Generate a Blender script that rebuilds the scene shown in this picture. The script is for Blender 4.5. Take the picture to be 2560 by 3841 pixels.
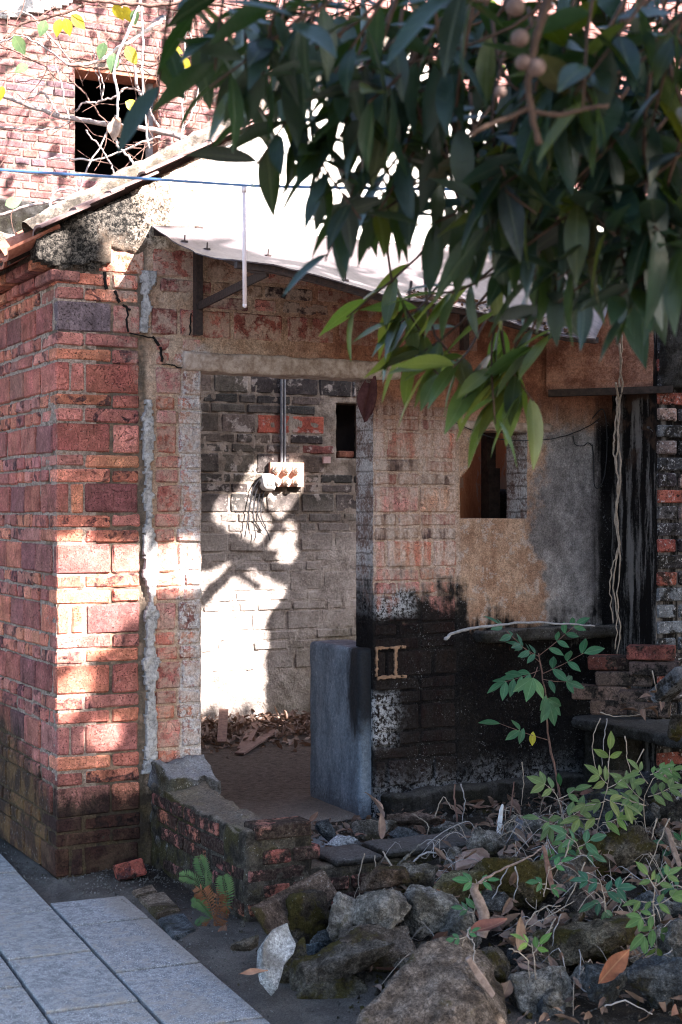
import bpy, bmesh, math, random
import numpy as np
from mathutils import Vector, Matrix, Euler

# world axes: x runs along the front wall of the ruined house, y into the house, z up (metres)
for o in list(bpy.data.objects):
    bpy.data.objects.remove(o)
S = bpy.context.scene
COL = S.collection
R = math.radians

# ---------------------------------------------------------------- camera
cd = bpy.data.cameras.new('camera')
cam = bpy.data.objects.new('camera', cd)
COL.objects.link(cam)
cam.location = (-1.9195, -6.5389, 1.6)
cam.rotation_euler = (R(90), 0, R(-26.891))
cd.sensor_fit = 'HORIZONTAL'
cd.sensor_width = 15.6
cd.lens = 35.0
cd.shift_y = -0.0015
cd.clip_start = 0.05
cd.clip_end = 300
cd.dof.use_dof = True
cd.dof.focus_distance = 6.9
cd.dof.aperture_fstop = 3.4
S.camera = cam

# ---------------------------------------------------------------- sky, sun, exposure
SA, SC = -0.75, 0.90            # sun travel per metre of y: sideways, and down
w = bpy.data.worlds.new('World')
S.world = w
w.use_nodes = True
bg = w.node_tree.nodes['Background']
sky = w.node_tree.nodes.new('ShaderNodeTexSky')
sky.sky_type = 'NISHITA'
sky.sun_disc = False
sky.sun_elevation = math.atan(SC / math.hypot(SA, 1))
sky.sun_rotation = math.atan2(-SA, -1)
sky.air_density = 1.0
sky.dust_density = 1.6
sky.ozone_density = 1.0
w.node_tree.links.new(sky.outputs[0], bg.inputs[0])
bg.inputs[1].default_value = 0.066
sd = bpy.data.lights.new('sun', 'SUN')
sun = bpy.data.objects.new('sun', sd)
COL.objects.link(sun)
sd.energy = 4.9
sd.angle = R(0.5)
sd.color = (1.0, 0.92, 0.88)
sun.rotation_euler = Vector((SA, 1, -SC)).to_track_quat('-Z', 'Y').to_euler()
sun.location = (6, -8, 9)
S.view_settings.view_transform = 'Standard'
S.view_settings.look = 'None'
S.view_settings.gamma = 1.0
S.view_settings.use_curve_mapping = False
S.view_settings.exposure = 3.2
S.render.engine = 'CYCLES'
S.cycles.max_bounces = 8
S.cycles.diffuse_bounces = 4
S.cycles.glossy_bounces = 3
S.cycles.transmission_bounces = 4
S.cycles.sample_clamp_indirect = 8.0
S.cycles.use_denoising = True
S.cycles.filter_width = 1.05

# ---------------------------------------------------------------- helpers
rnd = random.Random(11)
nrs = np.random.RandomState(5)

def h3(ix, iy, iz, s):
    n = (ix * 374761393 + iy * 668265263 + iz * 2147483647 + s * 1274126177) & 0xffffffff
    n = ((n ^ (n >> 13)) * 1274126177) & 0xffffffff
    n = ((n ^ (n >> 16)) * 2246822519) & 0xffffffff
    return ((n ^ (n >> 15)) & 0xffff) / 65535.0

def vn(x, y, z, s=0):
    x, y, z = np.broadcast_arrays(np.asarray(x, float), np.asarray(y, float), np.asarray(z, float))
    fx, fy, fz = np.floor(x), np.floor(y), np.floor(z)
    ix, iy, iz = fx.astype(np.int64), fy.astype(np.int64), fz.astype(np.int64)
    tx, ty, tz = x - fx, y - fy, z - fz
    tx = tx * tx * (3 - 2 * tx); ty = ty * ty * (3 - 2 * ty); tz = tz * tz * (3 - 2 * tz)
    r = 0
    for a in (0, 1):
        for b in (0, 1):
            for c in (0, 1):
                wgt = (tx if a else 1 - tx) * (ty if b else 1 - ty) * (tz if c else 1 - tz)
                r = r + wgt * h3(ix + a, iy + b, iz + c, s)
    return r

def fbm(x, y, z, f=1.0, o=4, s=0, g=0.55):
    r = 0; a = 1.0; t = 0
    for k in range(o):
        r = r + a * (vn(np.asarray(x) * f, np.asarray(y) * f, np.asarray(z) * f, s + k * 17) - 0.5)
        t += a; a *= g; f *= 2.03
    return r / t * 2

def sst(x, a, b):
    t = np.clip((x - a) / (b - a), 0, 1)
    return t * t * (3 - 2 * t)

def tag(o, label=None, cat=None, group=None, kind=None):
    if label: o['label'] = label
    if cat: o['category'] = cat
    if group: o['group'] = group
    if kind: o['kind'] = kind
    return o

def empty(name, loc=(0, 0, 0), rz=0.0, label=None, cat=None, group=None, parent=None):
    o = bpy.data.objects.new(name, None)
    COL.objects.link(o)
    o.location = loc
    o.rotation_euler = (0, 0, rz)
    o.empty_display_size = 0.1
    if parent: o.parent = parent
    return tag(o, label, cat, group)

def link(name, me, mat=None, parent=None, loc=None, rot=None, color=None):
    o = bpy.data.objects.new(name, me)
    COL.objects.link(o)
    if mat and not me.materials: me.materials.append(mat)
    if parent: o.parent = parent
    if loc is not None: o.location = loc
    if rot is not None: o.rotation_euler = rot
    if color is not None: o.color = color
    return o

def mesh(name, V, F, smooth=False):
    me = bpy.data.meshes.new(name)
    me.from_pydata([tuple(map(float, v)) for v in V], [], F)
    me.update()
    if smooth:
        me.polygons.foreach_set('use_smooth', [True] * len(me.polygons))
    return me

class MB:
    """collects vertices and faces of one mesh"""
    def __init__(s): s.V = []; s.F = []
    def add(s, V, F):
        k = len(s.V); s.V += [tuple(v) for v in V]; s.F += [tuple(i + k for i in f) for f in F]; return s
    def box(s, x0, x1, y0, y1, z0, z1, M=None):
        V = [(x0,y0,z0),(x1,y0,z0),(x1,y1,z0),(x0,y1,z0),(x0,y0,z1),(x1,y0,z1),(x1,y1,z1),(x0,y1,z1)]
        if M is not None: V = [tuple(M @ Vector(v)) for v in V]
        return s.add(V, [(0,3,2,1),(4,5,6,7),(0,1,5,4),(1,2,6,5),(2,3,7,6),(3,0,4,7)])
    def bar(s, p, q, wd, ht):
        p, q = Vector(p), Vector(q); d = (q - p); L = d.length
        M = Matrix.Translation(p) @ d.to_track_quat('X', 'Z').to_matrix().to_4x4()
        return s.box(0, L, -wd / 2, wd / 2, -ht / 2, ht / 2, M)
    def tube(s, pts, r0, r1=None, n=6, sm=3, wob=0.0, seed=0):
        r1 = r0 if r1 is None else r1
        P = [Vector(p) for p in pts]
        if sm > 1 and len(P) > 2:
            Q = []
            for i in range(len(P) - 1):
                a = P[max(i - 1, 0)]; b = P[i]; c = P[i + 1]; d = P[min(i + 2, len(P) - 1)]
                for k in range(sm):
                    t = k / sm
                    Q.append(0.5 * ((2 * b) + (c - a) * t + (2 * a - 5 * b + 4 * c - d) * t * t + (3 * b - a - 3 * c + d) * t ** 3))
            Q.append(P[-1]); P = Q
        rr = random.Random(seed)
        if wob:
            for i in range(1, len(P) - 1):
                P[i] = P[i] + Vector((rr.uniform(-wob, wob), rr.uniform(-wob, wob), rr.uniform(-wob, wob)))
        V = []; F = []; up = Vector((0.31, 0.2, 0.93))
        for i, p in enumerate(P):
            d = (P[min(i + 1, len(P) - 1)] - P[max(i - 1, 0)])
            if d.length < 1e-9: d = Vector((0, 0, 1))
            d.normalize()
            a = d.cross(up)
            if a.length < 1e-3: a = d.cross(Vector((1, 0, 0)))
            a.normalize(); b = d.cross(a)
            r = r0 + (r1 - r0) * i / max(1, len(P) - 1)
            if wob: r *= rr.uniform(0.85, 1.18)
            for k in range(n):
                t = 2 * math.pi * k / n
                V.append(p + a * (r * math.cos(t)) + b * (r * math.sin(t)))
        for i in range(len(P) - 1):
            for k in range(n):
                F.append((i * n + k, i * n + (k + 1) % n, (i + 1) * n + (k + 1) % n, (i + 1) * n + k))
        F.append(tuple(range(n - 1, -1, -1))); F.append(tuple((len(P) - 1) * n + k for k in range(n)))
        return s.add(V, F)
    def cyl(s, p, q, r, n=16, r1=None):
        return s.tube([p, q], r, r1, n=n, sm=1)
    def build(s, name, mat, parent=None, smooth=False, loc=None, rot=None):
        return link(name, mesh(name, s.V, s.F, smooth), mat, parent, loc, rot)

def relief(name, mat, parent, a0, a1, z0, z1, res, keep, disp, depth, tr=None, flip=False, jit=0.3, seed=0, smooth=True):
    """a wall face as a fine grid with holes; disp is its relief, the rims are drawn back to depth"""
    na = max(2, int(round((a1 - a0) / res))); nz = max(2, int(round((z1 - z0) / res)))
    A, Z = np.meshgrid(np.linspace(a0, a1, na + 1), np.linspace(z0, z1, nz + 1), indexing='ij')
    ca = (A[:-1, :-1] + A[1:, 1:]) / 2; cz = (Z[:-1, :-1] + Z[1:, 1:]) / 2
    K = keep(ca, cz) if keep is not None else np.ones_like(ca, bool)
    JA = A + fbm(A, Z, seed * 3.1, 1 / (res * 2.2), 2, seed) * res * jit
    JZ = Z + fbm(A, Z, seed * 3.1 + 9, 1 / (res * 2.2), 2, seed + 5) * res * jit
    JA[0] = a0; JA[-1] = a1; JZ[:, 0] = z0; JZ[:, -1] = z1
    D = disp(A, Z)
    used = np.zeros(A.shape, bool)
    used[:-1, :-1] |= K; used[1:, :-1] |= K; used[:-1, 1:] |= K; used[1:, 1:] |= K
    idx = -np.ones(A.shape, int); idx[used] = np.arange(used.sum())
    T = tr or (lambda a, d, z: (a, d, z))
    V = [T(a, d, z) for a, d, z in zip(JA[used], D[used], JZ[used])]
    F = []
    I, J = np.nonzero(K)
    E = {}
    for i, j in zip(I, J):
        f = (idx[i, j], idx[i + 1, j], idx[i + 1, j + 1], idx[i, j + 1])
        F.append(tuple(int(k) for k in (f[::-1] if flip else f)))
    Kp = np.pad(K, 1)
    back = {}
    ja = JA[used]; jz = JZ[used]
    def bk(k):
        k = int(k)
        if k not in back:
            back[k] = len(V); V.append(T(ja[k], depth, jz[k]))
        return back[k]
    for i, j in zip(I, J):
        q = ((i, j), (i + 1, j), (i + 1, j + 1), (i, j + 1))
        for (di, dj), (s0, s1) in (((0, -1), (0, 1)), ((1, 0), (1, 2)), ((0, 1), (2, 3)), ((-1, 0), (3, 0))):
            if not Kp[i + 1 + di, j + 1 + dj]:
                p, r = int(idx[q[s0]]), int(idx[q[s1]])
                f = (r, p, bk(p), bk(r))
                F.append(f[::-1] if flip else f)
    me = mesh(name, V, F, False)
    n = int(K.sum())
    sm = [bool(smooth)] * n + [False] * (len(F) - n)
    me.polygons.foreach_set('use_smooth', sm)
    return link(name, me, mat, parent)

def roughbox(name, mat, parent, x0, x1, y0, y1, z0, z1, res=0.03, amp=0.012, f=9.0, seed=0, top=None, loc=None, rot=None, smooth=True, rnd_edge=0.3):
    """a worn block: a finely divided box pushed about by noise, its edges knocked off"""
    bm = bmesh.new()
    nx, ny, nz = (max(1, int(round((b - a) / res))) for a, b in ((x0, x1), (y0, y1), (z0, z1)))
    vs = {}
    def v(i, j, k):
        if (i, j, k) not in vs:
            vs[(i, j, k)] = bm.verts.new((x0 + (x1 - x0) * i / nx, y0 + (y1 - y0) * j / ny, z0 + (z1 - z0) * k / nz))
        return vs[(i, j, k)]
    for i in range(nx):
        for j in range(ny):
            bm.faces.new((v(i, j, 0), v(i, j + 1, 0), v(i + 1, j + 1, 0), v(i + 1, j, 0)))
            bm.faces.new((v(i, j, nz), v(i + 1, j, nz), v(i + 1, j + 1, nz), v(i, j + 1, nz)))
    for i in range(nx):
        for k in range(nz):
            bm.faces.new((v(i, 0, k), v(i + 1, 0, k), v(i + 1, 0, k + 1), v(i, 0, k + 1)))
            bm.faces.new((v(i, ny, k), v(i, ny, k + 1), v(i + 1, ny, k + 1), v(i + 1, ny, k)))
    for j in range(ny):
        for k in range(nz):
            bm.faces.new((v(0, j, k), v(0, j, k + 1), v(0, j + 1, k + 1), v(0, j + 1, k)))
            bm.faces.new((v(nx, j, k), v(nx, j + 1, k), v(nx, j + 1, k + 1), v(nx, j, k + 1)))
    keys = list(vs); co = np.array([vs[k].co for k in keys])
    c = np.array([(x0 + x1) / 2, (y0 + y1) / 2, (z0 + z1) / 2])
    ex = np.array([[k[0] in (0, nx), k[1] in (0, ny), k[2] in (0, nz)] for k in keys]).sum(1)
    sgn = np.sign(co - c)
    onf = np.array([[k[0] in (0, nx), k[1] in (0, ny), k[2] in (0, nz)] for k in keys])
    pull = np.where(ex >= 2, res * rnd_edge * (ex - 1), 0)[:, None] * (1 + fbm(co[:, 0], co[:, 1], co[:, 2], f, 3, seed + 3)[:, None])
    n1 = np.stack([fbm(co[:, 0], co[:, 1], co[:, 2], f, 4, seed + q * 31) for q in range(3)], 1)
    co2 = co - sgn * onf * pull + n1 * amp * (0.35 + onf)
    if top is not None:
        zf = (co[:, 2] - z0) / (z1 - z0)
        co2[:, 2] += zf * top(co[:, 0], co[:, 1])
    for k, p in zip(keys, co2): vs[k].co = p
    me = bpy.data.meshes.new(name)
    bm.to_mesh(me); bm.free()
    if smooth: me.polygons.foreach_set('use_smooth', [True] * len(me.polygons))
    return link(name, me, mat, parent, loc, rot)

def inpoly(pu, pz, poly):
    r = np.zeros(np.shape(pu), bool)
    n = len(poly)
    for i in range(n):
        x0, y0 = poly[i]; x1, y1 = poly[(i + 1) % n]
        if y0 == y1: continue
        c = ((y0 > pz) != (y1 > pz)) & (pu < (x1 - x0) * (pz - y0) / (y1 - y0) + x0)
        r ^= c
    return r

# ---------------------------------------------------------------- materials
class Mt:
    """small builder for node materials"""
    def __init__(s, name, rough=0.85, spec=0.3):
        s.m = bpy.data.materials.new(name); s.m.use_nodes = True
        s.t = s.m.node_tree; s.b = s.t.nodes['Principled BSDF']
        s.b.inputs['Roughness'].default_value = rough
        s.b.inputs['Specular IOR Level'].default_value = spec
        s._g = s._tc = s._oi = None
    def nd(s, ty, **kw):
        n = s.t.nodes.new(ty)
        for k, v in kw.items(): setattr(n, k, v)
        return n
    def put(s, sock, v):
        if isinstance(v, bpy.types.NodeSocket): s.t.links.new(v, sock)
        elif isinstance(v, (tuple, list)) and len(v) == 3 and sock.type == 'RGBA': sock.default_value = (*v, 1)
        else: sock.default_value = v
    @property
    def P(s):
        if not s._g: s._g = s.nd('ShaderNodeNewGeometry')
        return s._g.outputs['Position']
    @property
    def Nrm(s):
        s.P; return s._g.outputs['Normal']
    @property
    def O(s):
        """object coordinates, moved on by the object's random number so that alike pieces differ"""
        if not s._tc:
            s._tc = s.nd('ShaderNodeTexCoord')
            mu = s.nd('ShaderNodeVectorMath', operation='MULTIPLY_ADD')
            cx = s.nd('ShaderNodeCombineXYZ')
            for i, k in enumerate((41.0, 17.0, 73.0)): s.put(cx.inputs[i], s.mul(s.rand, k))
            mu.inputs[1].default_value = (1, 1, 1)
            s.put(mu.inputs[0], s._tc.outputs['Object']); s.put(mu.inputs[2], cx.outputs[0])
            s._o = mu.outputs[0]
        return s._o
    @property
    def rand(s):
        if not s._oi: s._oi = s.nd('ShaderNodeObjectInfo')
        return s._oi.outputs['Random']
    @property
    def ocol(s):
        s.rand; return s._oi.outputs['Color']
    @property
    def oalpha(s):
        s.rand; return s._oi.outputs['Alpha']
    def sep(s, v):
        n = s.nd('ShaderNodeSeparateXYZ'); s.put(n.inputs[0], v); return n.outputs
    def scl(s, v, k):
        n = s.nd('ShaderNodeVectorMath', operation='MULTIPLY'); s.put(n.inputs[0], v); n.inputs[1].default_value = k; return n.outputs[0]
    def noise(s, sc, de=4, ro=0.55, v=None, di=0.0):
        n = s.nd('ShaderNodeTexNoise'); s.put(n.inputs['Vector'], v if v is not None else s.P)
        n.inputs['Scale'].default_value = sc; n.inputs['Detail'].default_value = de
        n.inputs['Roughness'].default_value = ro; n.inputs['Distortion'].default_value = di
        return n.outputs[0]
    def voro(s, sc, v=None, feat='F1', out=0):
        n = s.nd('ShaderNodeTexVoronoi', feature=feat); s.put(n.inputs['Vector'], v if v is not None else s.P)
        n.inputs['Scale'].default_value = sc; return n.outputs[out]
    def ma(s, op, a, b=0.0, c=0.0):
        n = s.nd('ShaderNodeMath', operation=op)
        for i, x in enumerate((a, b, c)):
            if i < len(n.inputs): s.put(n.inputs[i], x)
        return n.outputs[0]
    def mul(s, a, b): return s.ma('MULTIPLY', a, b)
    def add(s, a, b): return s.ma('ADD', a, b)
    def sub(s, a, b): return s.ma('SUBTRACT', a, b)
    def inv(s, a): return s.ma('SUBTRACT', 1.0, a)
    def mx(s, a, b): return s.ma('MAXIMUM', a, b)
    def jit(s, x, n, k): return s.ma('MULTIPLY_ADD', s.sub(n, 0.5), k, x)
    def ss(s, x, a, b):
        n = s.nd('ShaderNodeMapRange', interpolation_type='SMOOTHSTEP')
        fl = a > b
        s.put(n.inputs[0], x)
        n.inputs[1].default_value = min(a, b); n.inputs[2].default_value = max(a, b)
        n.inputs[3].default_value = 1.0 if fl else 0.0; n.inputs[4].default_value = 0.0 if fl else 1.0
        return n.outputs[0]
    def lin(s, x, a, b, c, d):
        n = s.nd('ShaderNodeMapRange'); s.put(n.inputs[0], x)
        for i, k in enumerate((a, b, c, d)): n.inputs[i + 1].default_value = k
        return n.outputs[0]
    def mix(s, f, a, b, mode='MIX'):
        n = s.nd('ShaderNodeMix', data_type='RGBA', blend_type=mode)
        n.clamp_factor = True
        s.put(n.inputs[0], f); s.put(n.inputs[6], a); s.put(n.inputs[7], b); return n.outputs[2]
    def dim(s, c, f): return s.mix(1.0, c, s.grey(f), 'MULTIPLY')
    def grey(s, f):
        n = s.nd('ShaderNodeCombineColor')
        for i in range(3): s.put(n.inputs[i], f)
        return n.outputs[0]
    def col(s, c, grit=0.0):
        if grit:
            g = s.add(s.mul(s.noise(120, 3, 0.85), .6), s.mul(s.noise(52, 4, 0.8), .4))
            c = s.dim(c, s.lin(g, 0.36, 0.64, 1 - grit, 1 + grit * 1.15))
        s.put(s.b.inputs['Base Color'], c); return s
    def rough(s, r): s.put(s.b.inputs['Roughness'], r); return s
    def bump(s, h, st=0.5, d=0.01):
        n = s.nd('ShaderNodeBump'); n.inputs['Strength'].default_value = st; n.inputs['Distance'].default_value = d
        s.put(n.inputs['Height'], h); s.put(s.b.inputs['Normal'], n.outputs[0]); return s

def brick_base(m, pit=1.0):
    """colour and relief of one fired brick from its own object colour"""
    v = m.O
    n1 = m.noise(11, 4, 0.6, v); n2 = m.noise(46, 4, 0.7, v); n3 = m.noise(150, 3, 0.7, v)
    hx = m.nd('ShaderNodeHueSaturation'); m.put(hx.inputs['Color'], m.ocol)
    m.put(hx.inputs['Hue'], m.jit(0.498, m.noise(7, 2, 0.5, v), 0.028)); hx.inputs['Saturation'].default_value = 0.97
    c = m.dim(hx.outputs[0], m.lin(n1, 0.28, 0.72, 0.52, 1.42))
    c = m.dim(c, m.lin(n2, 0.32, 0.68, 0.68, 1.28))
    bn = m.noise(13, 2, 0.5, m.scl(v, (1.0, 1.0, 1.25)), 0.6)
    burn = m.mul(m.ss(bn, 0.515, 0.57), m.oalpha)
    burn = m.mul(burn, m.ss(n2, 0.3, 0.6))
    c = m.mix(m.mul(burn, 0.9), c, (0.028, 0.022, 0.028))
    pits = m.mul(m.ss(m.add(n3, m.mul(m.noise(420, 2, .6, v), .25)), 0.665, 0.74), m.ss(n2, 0.38, 0.55))
    c = m.mix(m.mul(pits, 0.9 * pit), c, (0.02, 0.013, 0.013))
    chalk = m.ss(m.noise(75, 4, 0.75, v), 0.61, 0.72)
    c = m.mix(m.mul(chalk, 0.5), c, (0.50, 0.38, 0.33))
    crk = m.ss(m.voro(16, m.scl(v, (1, 1, 0.7)), 'DISTANCE_TO_EDGE'), 0.012, 0.0)
    crk = m.mul(crk, m.ss(n1, 0.5, 0.62))
    c = m.mix(m.mul(crk, 0.6), c, (0.03, 0.02, 0.02))
    hgt = m.sub(m.add(m.mul(n2, 0.5), m.mul(n3, 0.35)), m.add(m.mul(pits, 0.7 * pit), m.mul(crk, 0.8)))
    return c, hgt

def mould_front(m):
    """black mould that has climbed the front wall from the damp ground, and its pale lichen specks"""
    x, y, z = m.sep(m.P)[:3]
    nm = m.noise(7, 5, 0.65); st = m.noise(1.0, 4, 0.6, m.scl(m.P, (24, 24, 2.4)))
    nf = m.noise(60, 4, 0.75)
    zb = m.lin(x, 2.02, 2.12, 1.30, 1.12)
    d = m.sub(zb, z)
    d = m.jit(d, nm, 0.6); d = m.jit(d, st, 0.34)
    k = m.ss(m.jit(d, nf, .12), -0.03, 0.17)
    x2 = m.jit(m.jit(x, st, 0.16), nm, 0.08)
    k = m.mx(k, m.mul(m.ss(x2, 2.84, 2.93), m.ss(z, 2.3, 2.0)))
    k = m.mul(k, m.ss(x, 1.5, 1.56))
    k = m.mul(k, m.lin(nf, 0.35, 0.68, 1.0, 0.985))
    return k, nf, st, nm

def lichen(m, nf, nm, z=None, dens=0.0):
    sp = m.ss(m.noise(85, 4, 0.8), 0.585 - dens, 0.66 - dens)
    big = m.ss(m.noise(4.5, 5, 0.7), 0.48, 0.68)
    x, y, z = m.sep(m.P)[:3]
    k = m.mul(sp, m.lin(big, 0, 1, 0.07, 1.0))
    # limewash left standing in two places near the doorway
    p1 = m.mul(m.mul(m.ss(x, 1.56, 1.6), m.ss(m.jit(x, nm, .12), 1.84, 1.76)), m.mul(m.ss(m.jit(z, nm, .12), 1.06, 1.12), m.ss(m.jit(z, nm, .1), 1.26, 1.20)))
    p2 = m.mul(m.ss(m.jit(x, nm, .2), 1.76, 1.62), m.mul(m.ss(m.jit(z, nm, .16), .42, .50), m.ss(m.jit(z, nm, .1), .74, .68)))
    p3 = m.mul(m.ss(m.jit(z, nm, .3), .40, .12), .55)
    p = m.mx(m.mx(p1, p2), p3)
    return m.mx(k, m.mul(p, m.ss(m.noise(48, 5, .8), .44, .56)))

def M_front():
    m = Mt('front_wall_plaster', 0.92, 0.04)
    x, y, z = m.sep(m.P)[:3]
    nx = m.sep(m.Nrm)[0]
    k, nf, st, nm = mould_front(m)
    nb = m.noise(2.3, 4, 0.6); nff = m.noise(170, 3, 0.7)
    c = m.mix(m.ss(nm, 0.35, 0.65), (0.33, 0.21, 0.145), (0.45, 0.33, 0.25))
    c = m.dim(c, m.lin(nf, 0.3, 0.7, 0.75, 1.2))
    dm = m.mul(m.ss(x, 0.43, 0.40), m.ss(m.add(m.mul(nm, .6), m.mul(nf, .4)), .38, .52))
    c = m.mix(m.mul(dm, .85), c, (0.055, 0.047, 0.038))
    pw = m.mul(m.ss(x, 1.5, 1.56), m.ss(x, 2.1, 2.04))
    c = m.mix(m.mul(pw, .85), c, m.mix(m.ss(m.add(m.mul(st, .5), m.mul(nf, .5)), .36, .62), (0.39, 0.235, 0.16), (0.54, 0.42, 0.36)))
    # limewash rubbed into streaks
    ws = m.ss(m.add(m.mul(st, 0.55), m.mul(nm, 0.45)), 0.47, 0.58)
    c = m.mix(m.mul(ws, m.mul(m.ss(x, 2.0, 2.1), 0.5)), c, (0.47, 0.42, 0.41))
    # reddish raw render high on the right
    rr = m.mul(m.ss(m.jit(x, nb, 0.9), 0.9, 1.5), m.ss(m.jit(z, nm, 0.3), 1.9, 2.2))
    c = m.mix(m.mul(rr, 0.92), c, m.mix(m.ss(nm, 0.4, 0.62), (0.15, 0.052, 0.03), (0.30, 0.125, 0.07)))
    # ochre render below and beside the window
    oc = m.mul(m.ss(m.jit(x, nm, 0.12), 2.02, 2.08), m.ss(m.jit(z, nm, 0.1), 2.1, 1.9))
    peel = m.ss(m.add(m.mul(m.noise(12, 6, 0.8), .85), m.mul(st, .15)), 0.53, 0.575)
    och = m.mix(m.ss(m.add(m.mul(nm, .7), m.mul(st, .3)), .38, .62), (0.27, 0.155, 0.105), (0.43, 0.285, 0.205))
    och = m.dim(och, m.lin(nf, .32, .68, .75, 1.2))
    och = m.mix(m.mul(peel, .7), och, (0.42, 0.345, 0.31))
    c = m.mix(oc, c, och)
    # grey cement render further right
    gx = m.jit(m.jit(x, nm, 0.35), nb, 0.5)
    gm = m.mul(m.ss(gx, 2.50, 2.58), m.ss(m.jit(z, nm, 0.25), 2.06, 1.98))
    brush = m.noise(1.0, 5, 0.75, m.scl(m.P, (14, 14, 9)))
    gr = m.mix(m.ss(brush, 0.35, 0.65), (0.18, 0.168, 0.17), (0.33, 0.305, 0.30))
    gr = m.mix(m.mul(m.ss(nb, 0.45, 0.62), .7), gr, (0.115, 0.105, 0.108))
    gr = m.dim(gr, m.lin(nf, .32, .68, .78, 1.18))
    c = m.mix(m.mul(gm, 0.95), c, gr)
    # gable: dirty pebbled cement at the eave, white limewash further up
    gz = m.ss(m.jit(m.jit(z, nm, 0.16), nb, 0.25), 2.76, 2.84)
    gz = m.mx(gz, m.mul(m.ss(m.jit(z, nm, 0.1), 2.62, 2.68), m.ss(m.jit(x, nm, 0.12), 0.24, 0.16)))
    dark = m.mix(m.ss(nf, 0.40, 0.66), (0.012, 0.0115, 0.011), (0.10, 0.088, 0.076))
    pale = m.mix(m.ss(nf, 0.35, 0.55), (0.30, 0.22, 0.16), (0.52, 0.42, 0.33))
    gx2 = m.jit(m.jit(x, nm, 0.5), nf, 0.35)
    g = m.mix(m.ss(gx2, 0.33, 0.58), dark, pale)
    whc = m.mix(m.ss(m.noise(30, 4, 0.7), 0.66, 0.74), (0.80, 0.76, 0.71), (0.40, 0.28, 0.20))
    g = m.mix(m.ss(gx2, 0.60, 0.78), g, whc)
    c = m.mix(gz, c, g)
    # whitewashed reveals and door jamb edge
    je = m.mul(m.ss(m.jit(x, nm, 0.12), 0.555, 0.6), m.mul(m.ss(x, 0.75, 0.70), m.ss(m.jit(z, nm, 0.3), 2.38, 2.3)))
    c = m.mix(m.mul(je, m.lin(m.add(nf, m.mul(nm, .5)), 0.6, 0.82, 0.1, 0.85)), c, (0.46, 0.43, 0.43))
    c = m.mix(m.mul(m.ss(nx, -0.55, -0.8), m.mul(m.ss(x, 1.3, 1.4), 0.85)), c,
              m.dim(m.mix(m.ss(m.add(m.mul(nm, .6), m.mul(nf, .4)), 0.42, 0.58), (0.15, 0.10, 0.09), (0.46, 0.44, 0.44)), m.lin(m.ss(m.ma('ABSOLUTE', m.sub(m.ma('FRACT', m.mul(m.jit(z, nm, .03), 15.04)), .5)), .40, .47), 0, 1, 1.0, .45)))
    # foot of the corner pier, damp and mossy
    ft = m.mul(m.ss(m.jit(m.jit(z, nm, 0.35), nf, 0.2), 0.46, 0.28), m.ss(x, 1.0, 0.9))
    c = m.mix(m.mul(ft, 0.9), c, m.mix(m.ss(nm, 0.4, 0.65), (0.025, 0.022, 0.018), (0.085, 0.06, 0.03)))
    li = lichen(m, nf, nm)
    blk = m.mix(li, m.mix(m.ss(nb, 0.4, 0.7), (0.004, 0.004, 0.005), (0.015, 0.0135, 0.013)), (0.33, 0.33, 0.35))
    c = m.mix(k, c, blk)
    m.col(c, .42).bump(m.add(m.mul(nf, 0.7), m.mul(nff, 0.4)), 0.9, 0.012)
    return m.m

def M_brick_front():
    """bricks of the front: bare at the corner, limewashed by the door, mouldy low on the right"""
    m = Mt('front_brick', 0.88, 0.04)
    c, h = brick_base(m)
    x, y, z = m.sep(m.P)[:3]
    k, nf, st, nm = mould_front(m)
    wm = m.mul(m.ss(m.jit(m.jit(x, nm, 0.10), nf, 0.06), 0.555, 0.585), m.mul(m.ss(x, 0.75, 0.7), m.ss(m.jit(z, nm, 0.3), 2.4, 2.3)))
    wm = m.mul(wm, m.ss(m.add(m.add(nf, m.mul(nm, 0.9)), m.mul(m.ss(x, .62, .66), .16)), 0.86, 1.0))
    c = m.mix(m.mul(wm, 0.88), c, m.mix(m.ss(nf, .35, .65), (0.30, 0.285, 0.29), (0.56, 0.53, 0.52)))
    # thin sandy render over the second pier brick and over the crown of the wall
    sa = m.mul(m.ss(m.jit(x, nm, 0.12), 0.43, 0.47), m.ss(x, 0.75, 0.7))
    sa = m.mx(m.mul(sa, 0.75), m.mul(m.ss(m.jit(m.add(x, m.mul(z, 0.35)), nm, 0.3), 1.08, 1.2), m.ss(z, 2.16, 2.2)))
    sa = m.mul(sa, m.ss(m.noise(17, 5, 0.7), 0.42, 0.56))
    c = m.mix(m.mul(sa, 0.8), c, m.mix(nm, (0.36, 0.24, 0.18), (0.50, 0.37, 0.30)))
    lw = m.mul(m.ss(x, 1.5, 1.56), m.ss(m.add(m.mul(st, 0.5), m.mul(nm, 0.6)), 0.43, 0.60))
    c = m.mix(m.mul(lw, 0.86), c, m.mix(m.ss(m.add(m.mul(st, .5), m.mul(nf, .5)), .36, .62), (0.43, 0.255, 0.175), (0.58, 0.46, 0.40)))
    rr = m.mul(m.ss(x, 1.1, 1.6), m.ss(m.jit(z, nm, 0.25), 1.9, 2.2))
    c = m.mix(m.mul(rr, 0.7), c, (0.17, 0.06, 0.035))
    ft = m.mul(m.ss(m.jit(m.jit(z, nm, 0.4), nf, 0.2), 0.47, 0.30), m.ss(x, 1.0, 0.9))
    c = m.mix(m.mul(ft, 0.93), c, m.mix(m.ss(nm, 0.45, 0.65), (0.012, 0.011, 0.010), (0.06, 0.043, 0.028)))
    li = lichen(m, nf, nm)
    c = m.mix(m.mul(k, 0.985), c, m.mix(li, (0.007, 0.0065, 0.007), (0.36, 0.36, 0.38)))
    m.col(c, .34).bump(h, 0.85, 0.008)
    return m.m

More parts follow.
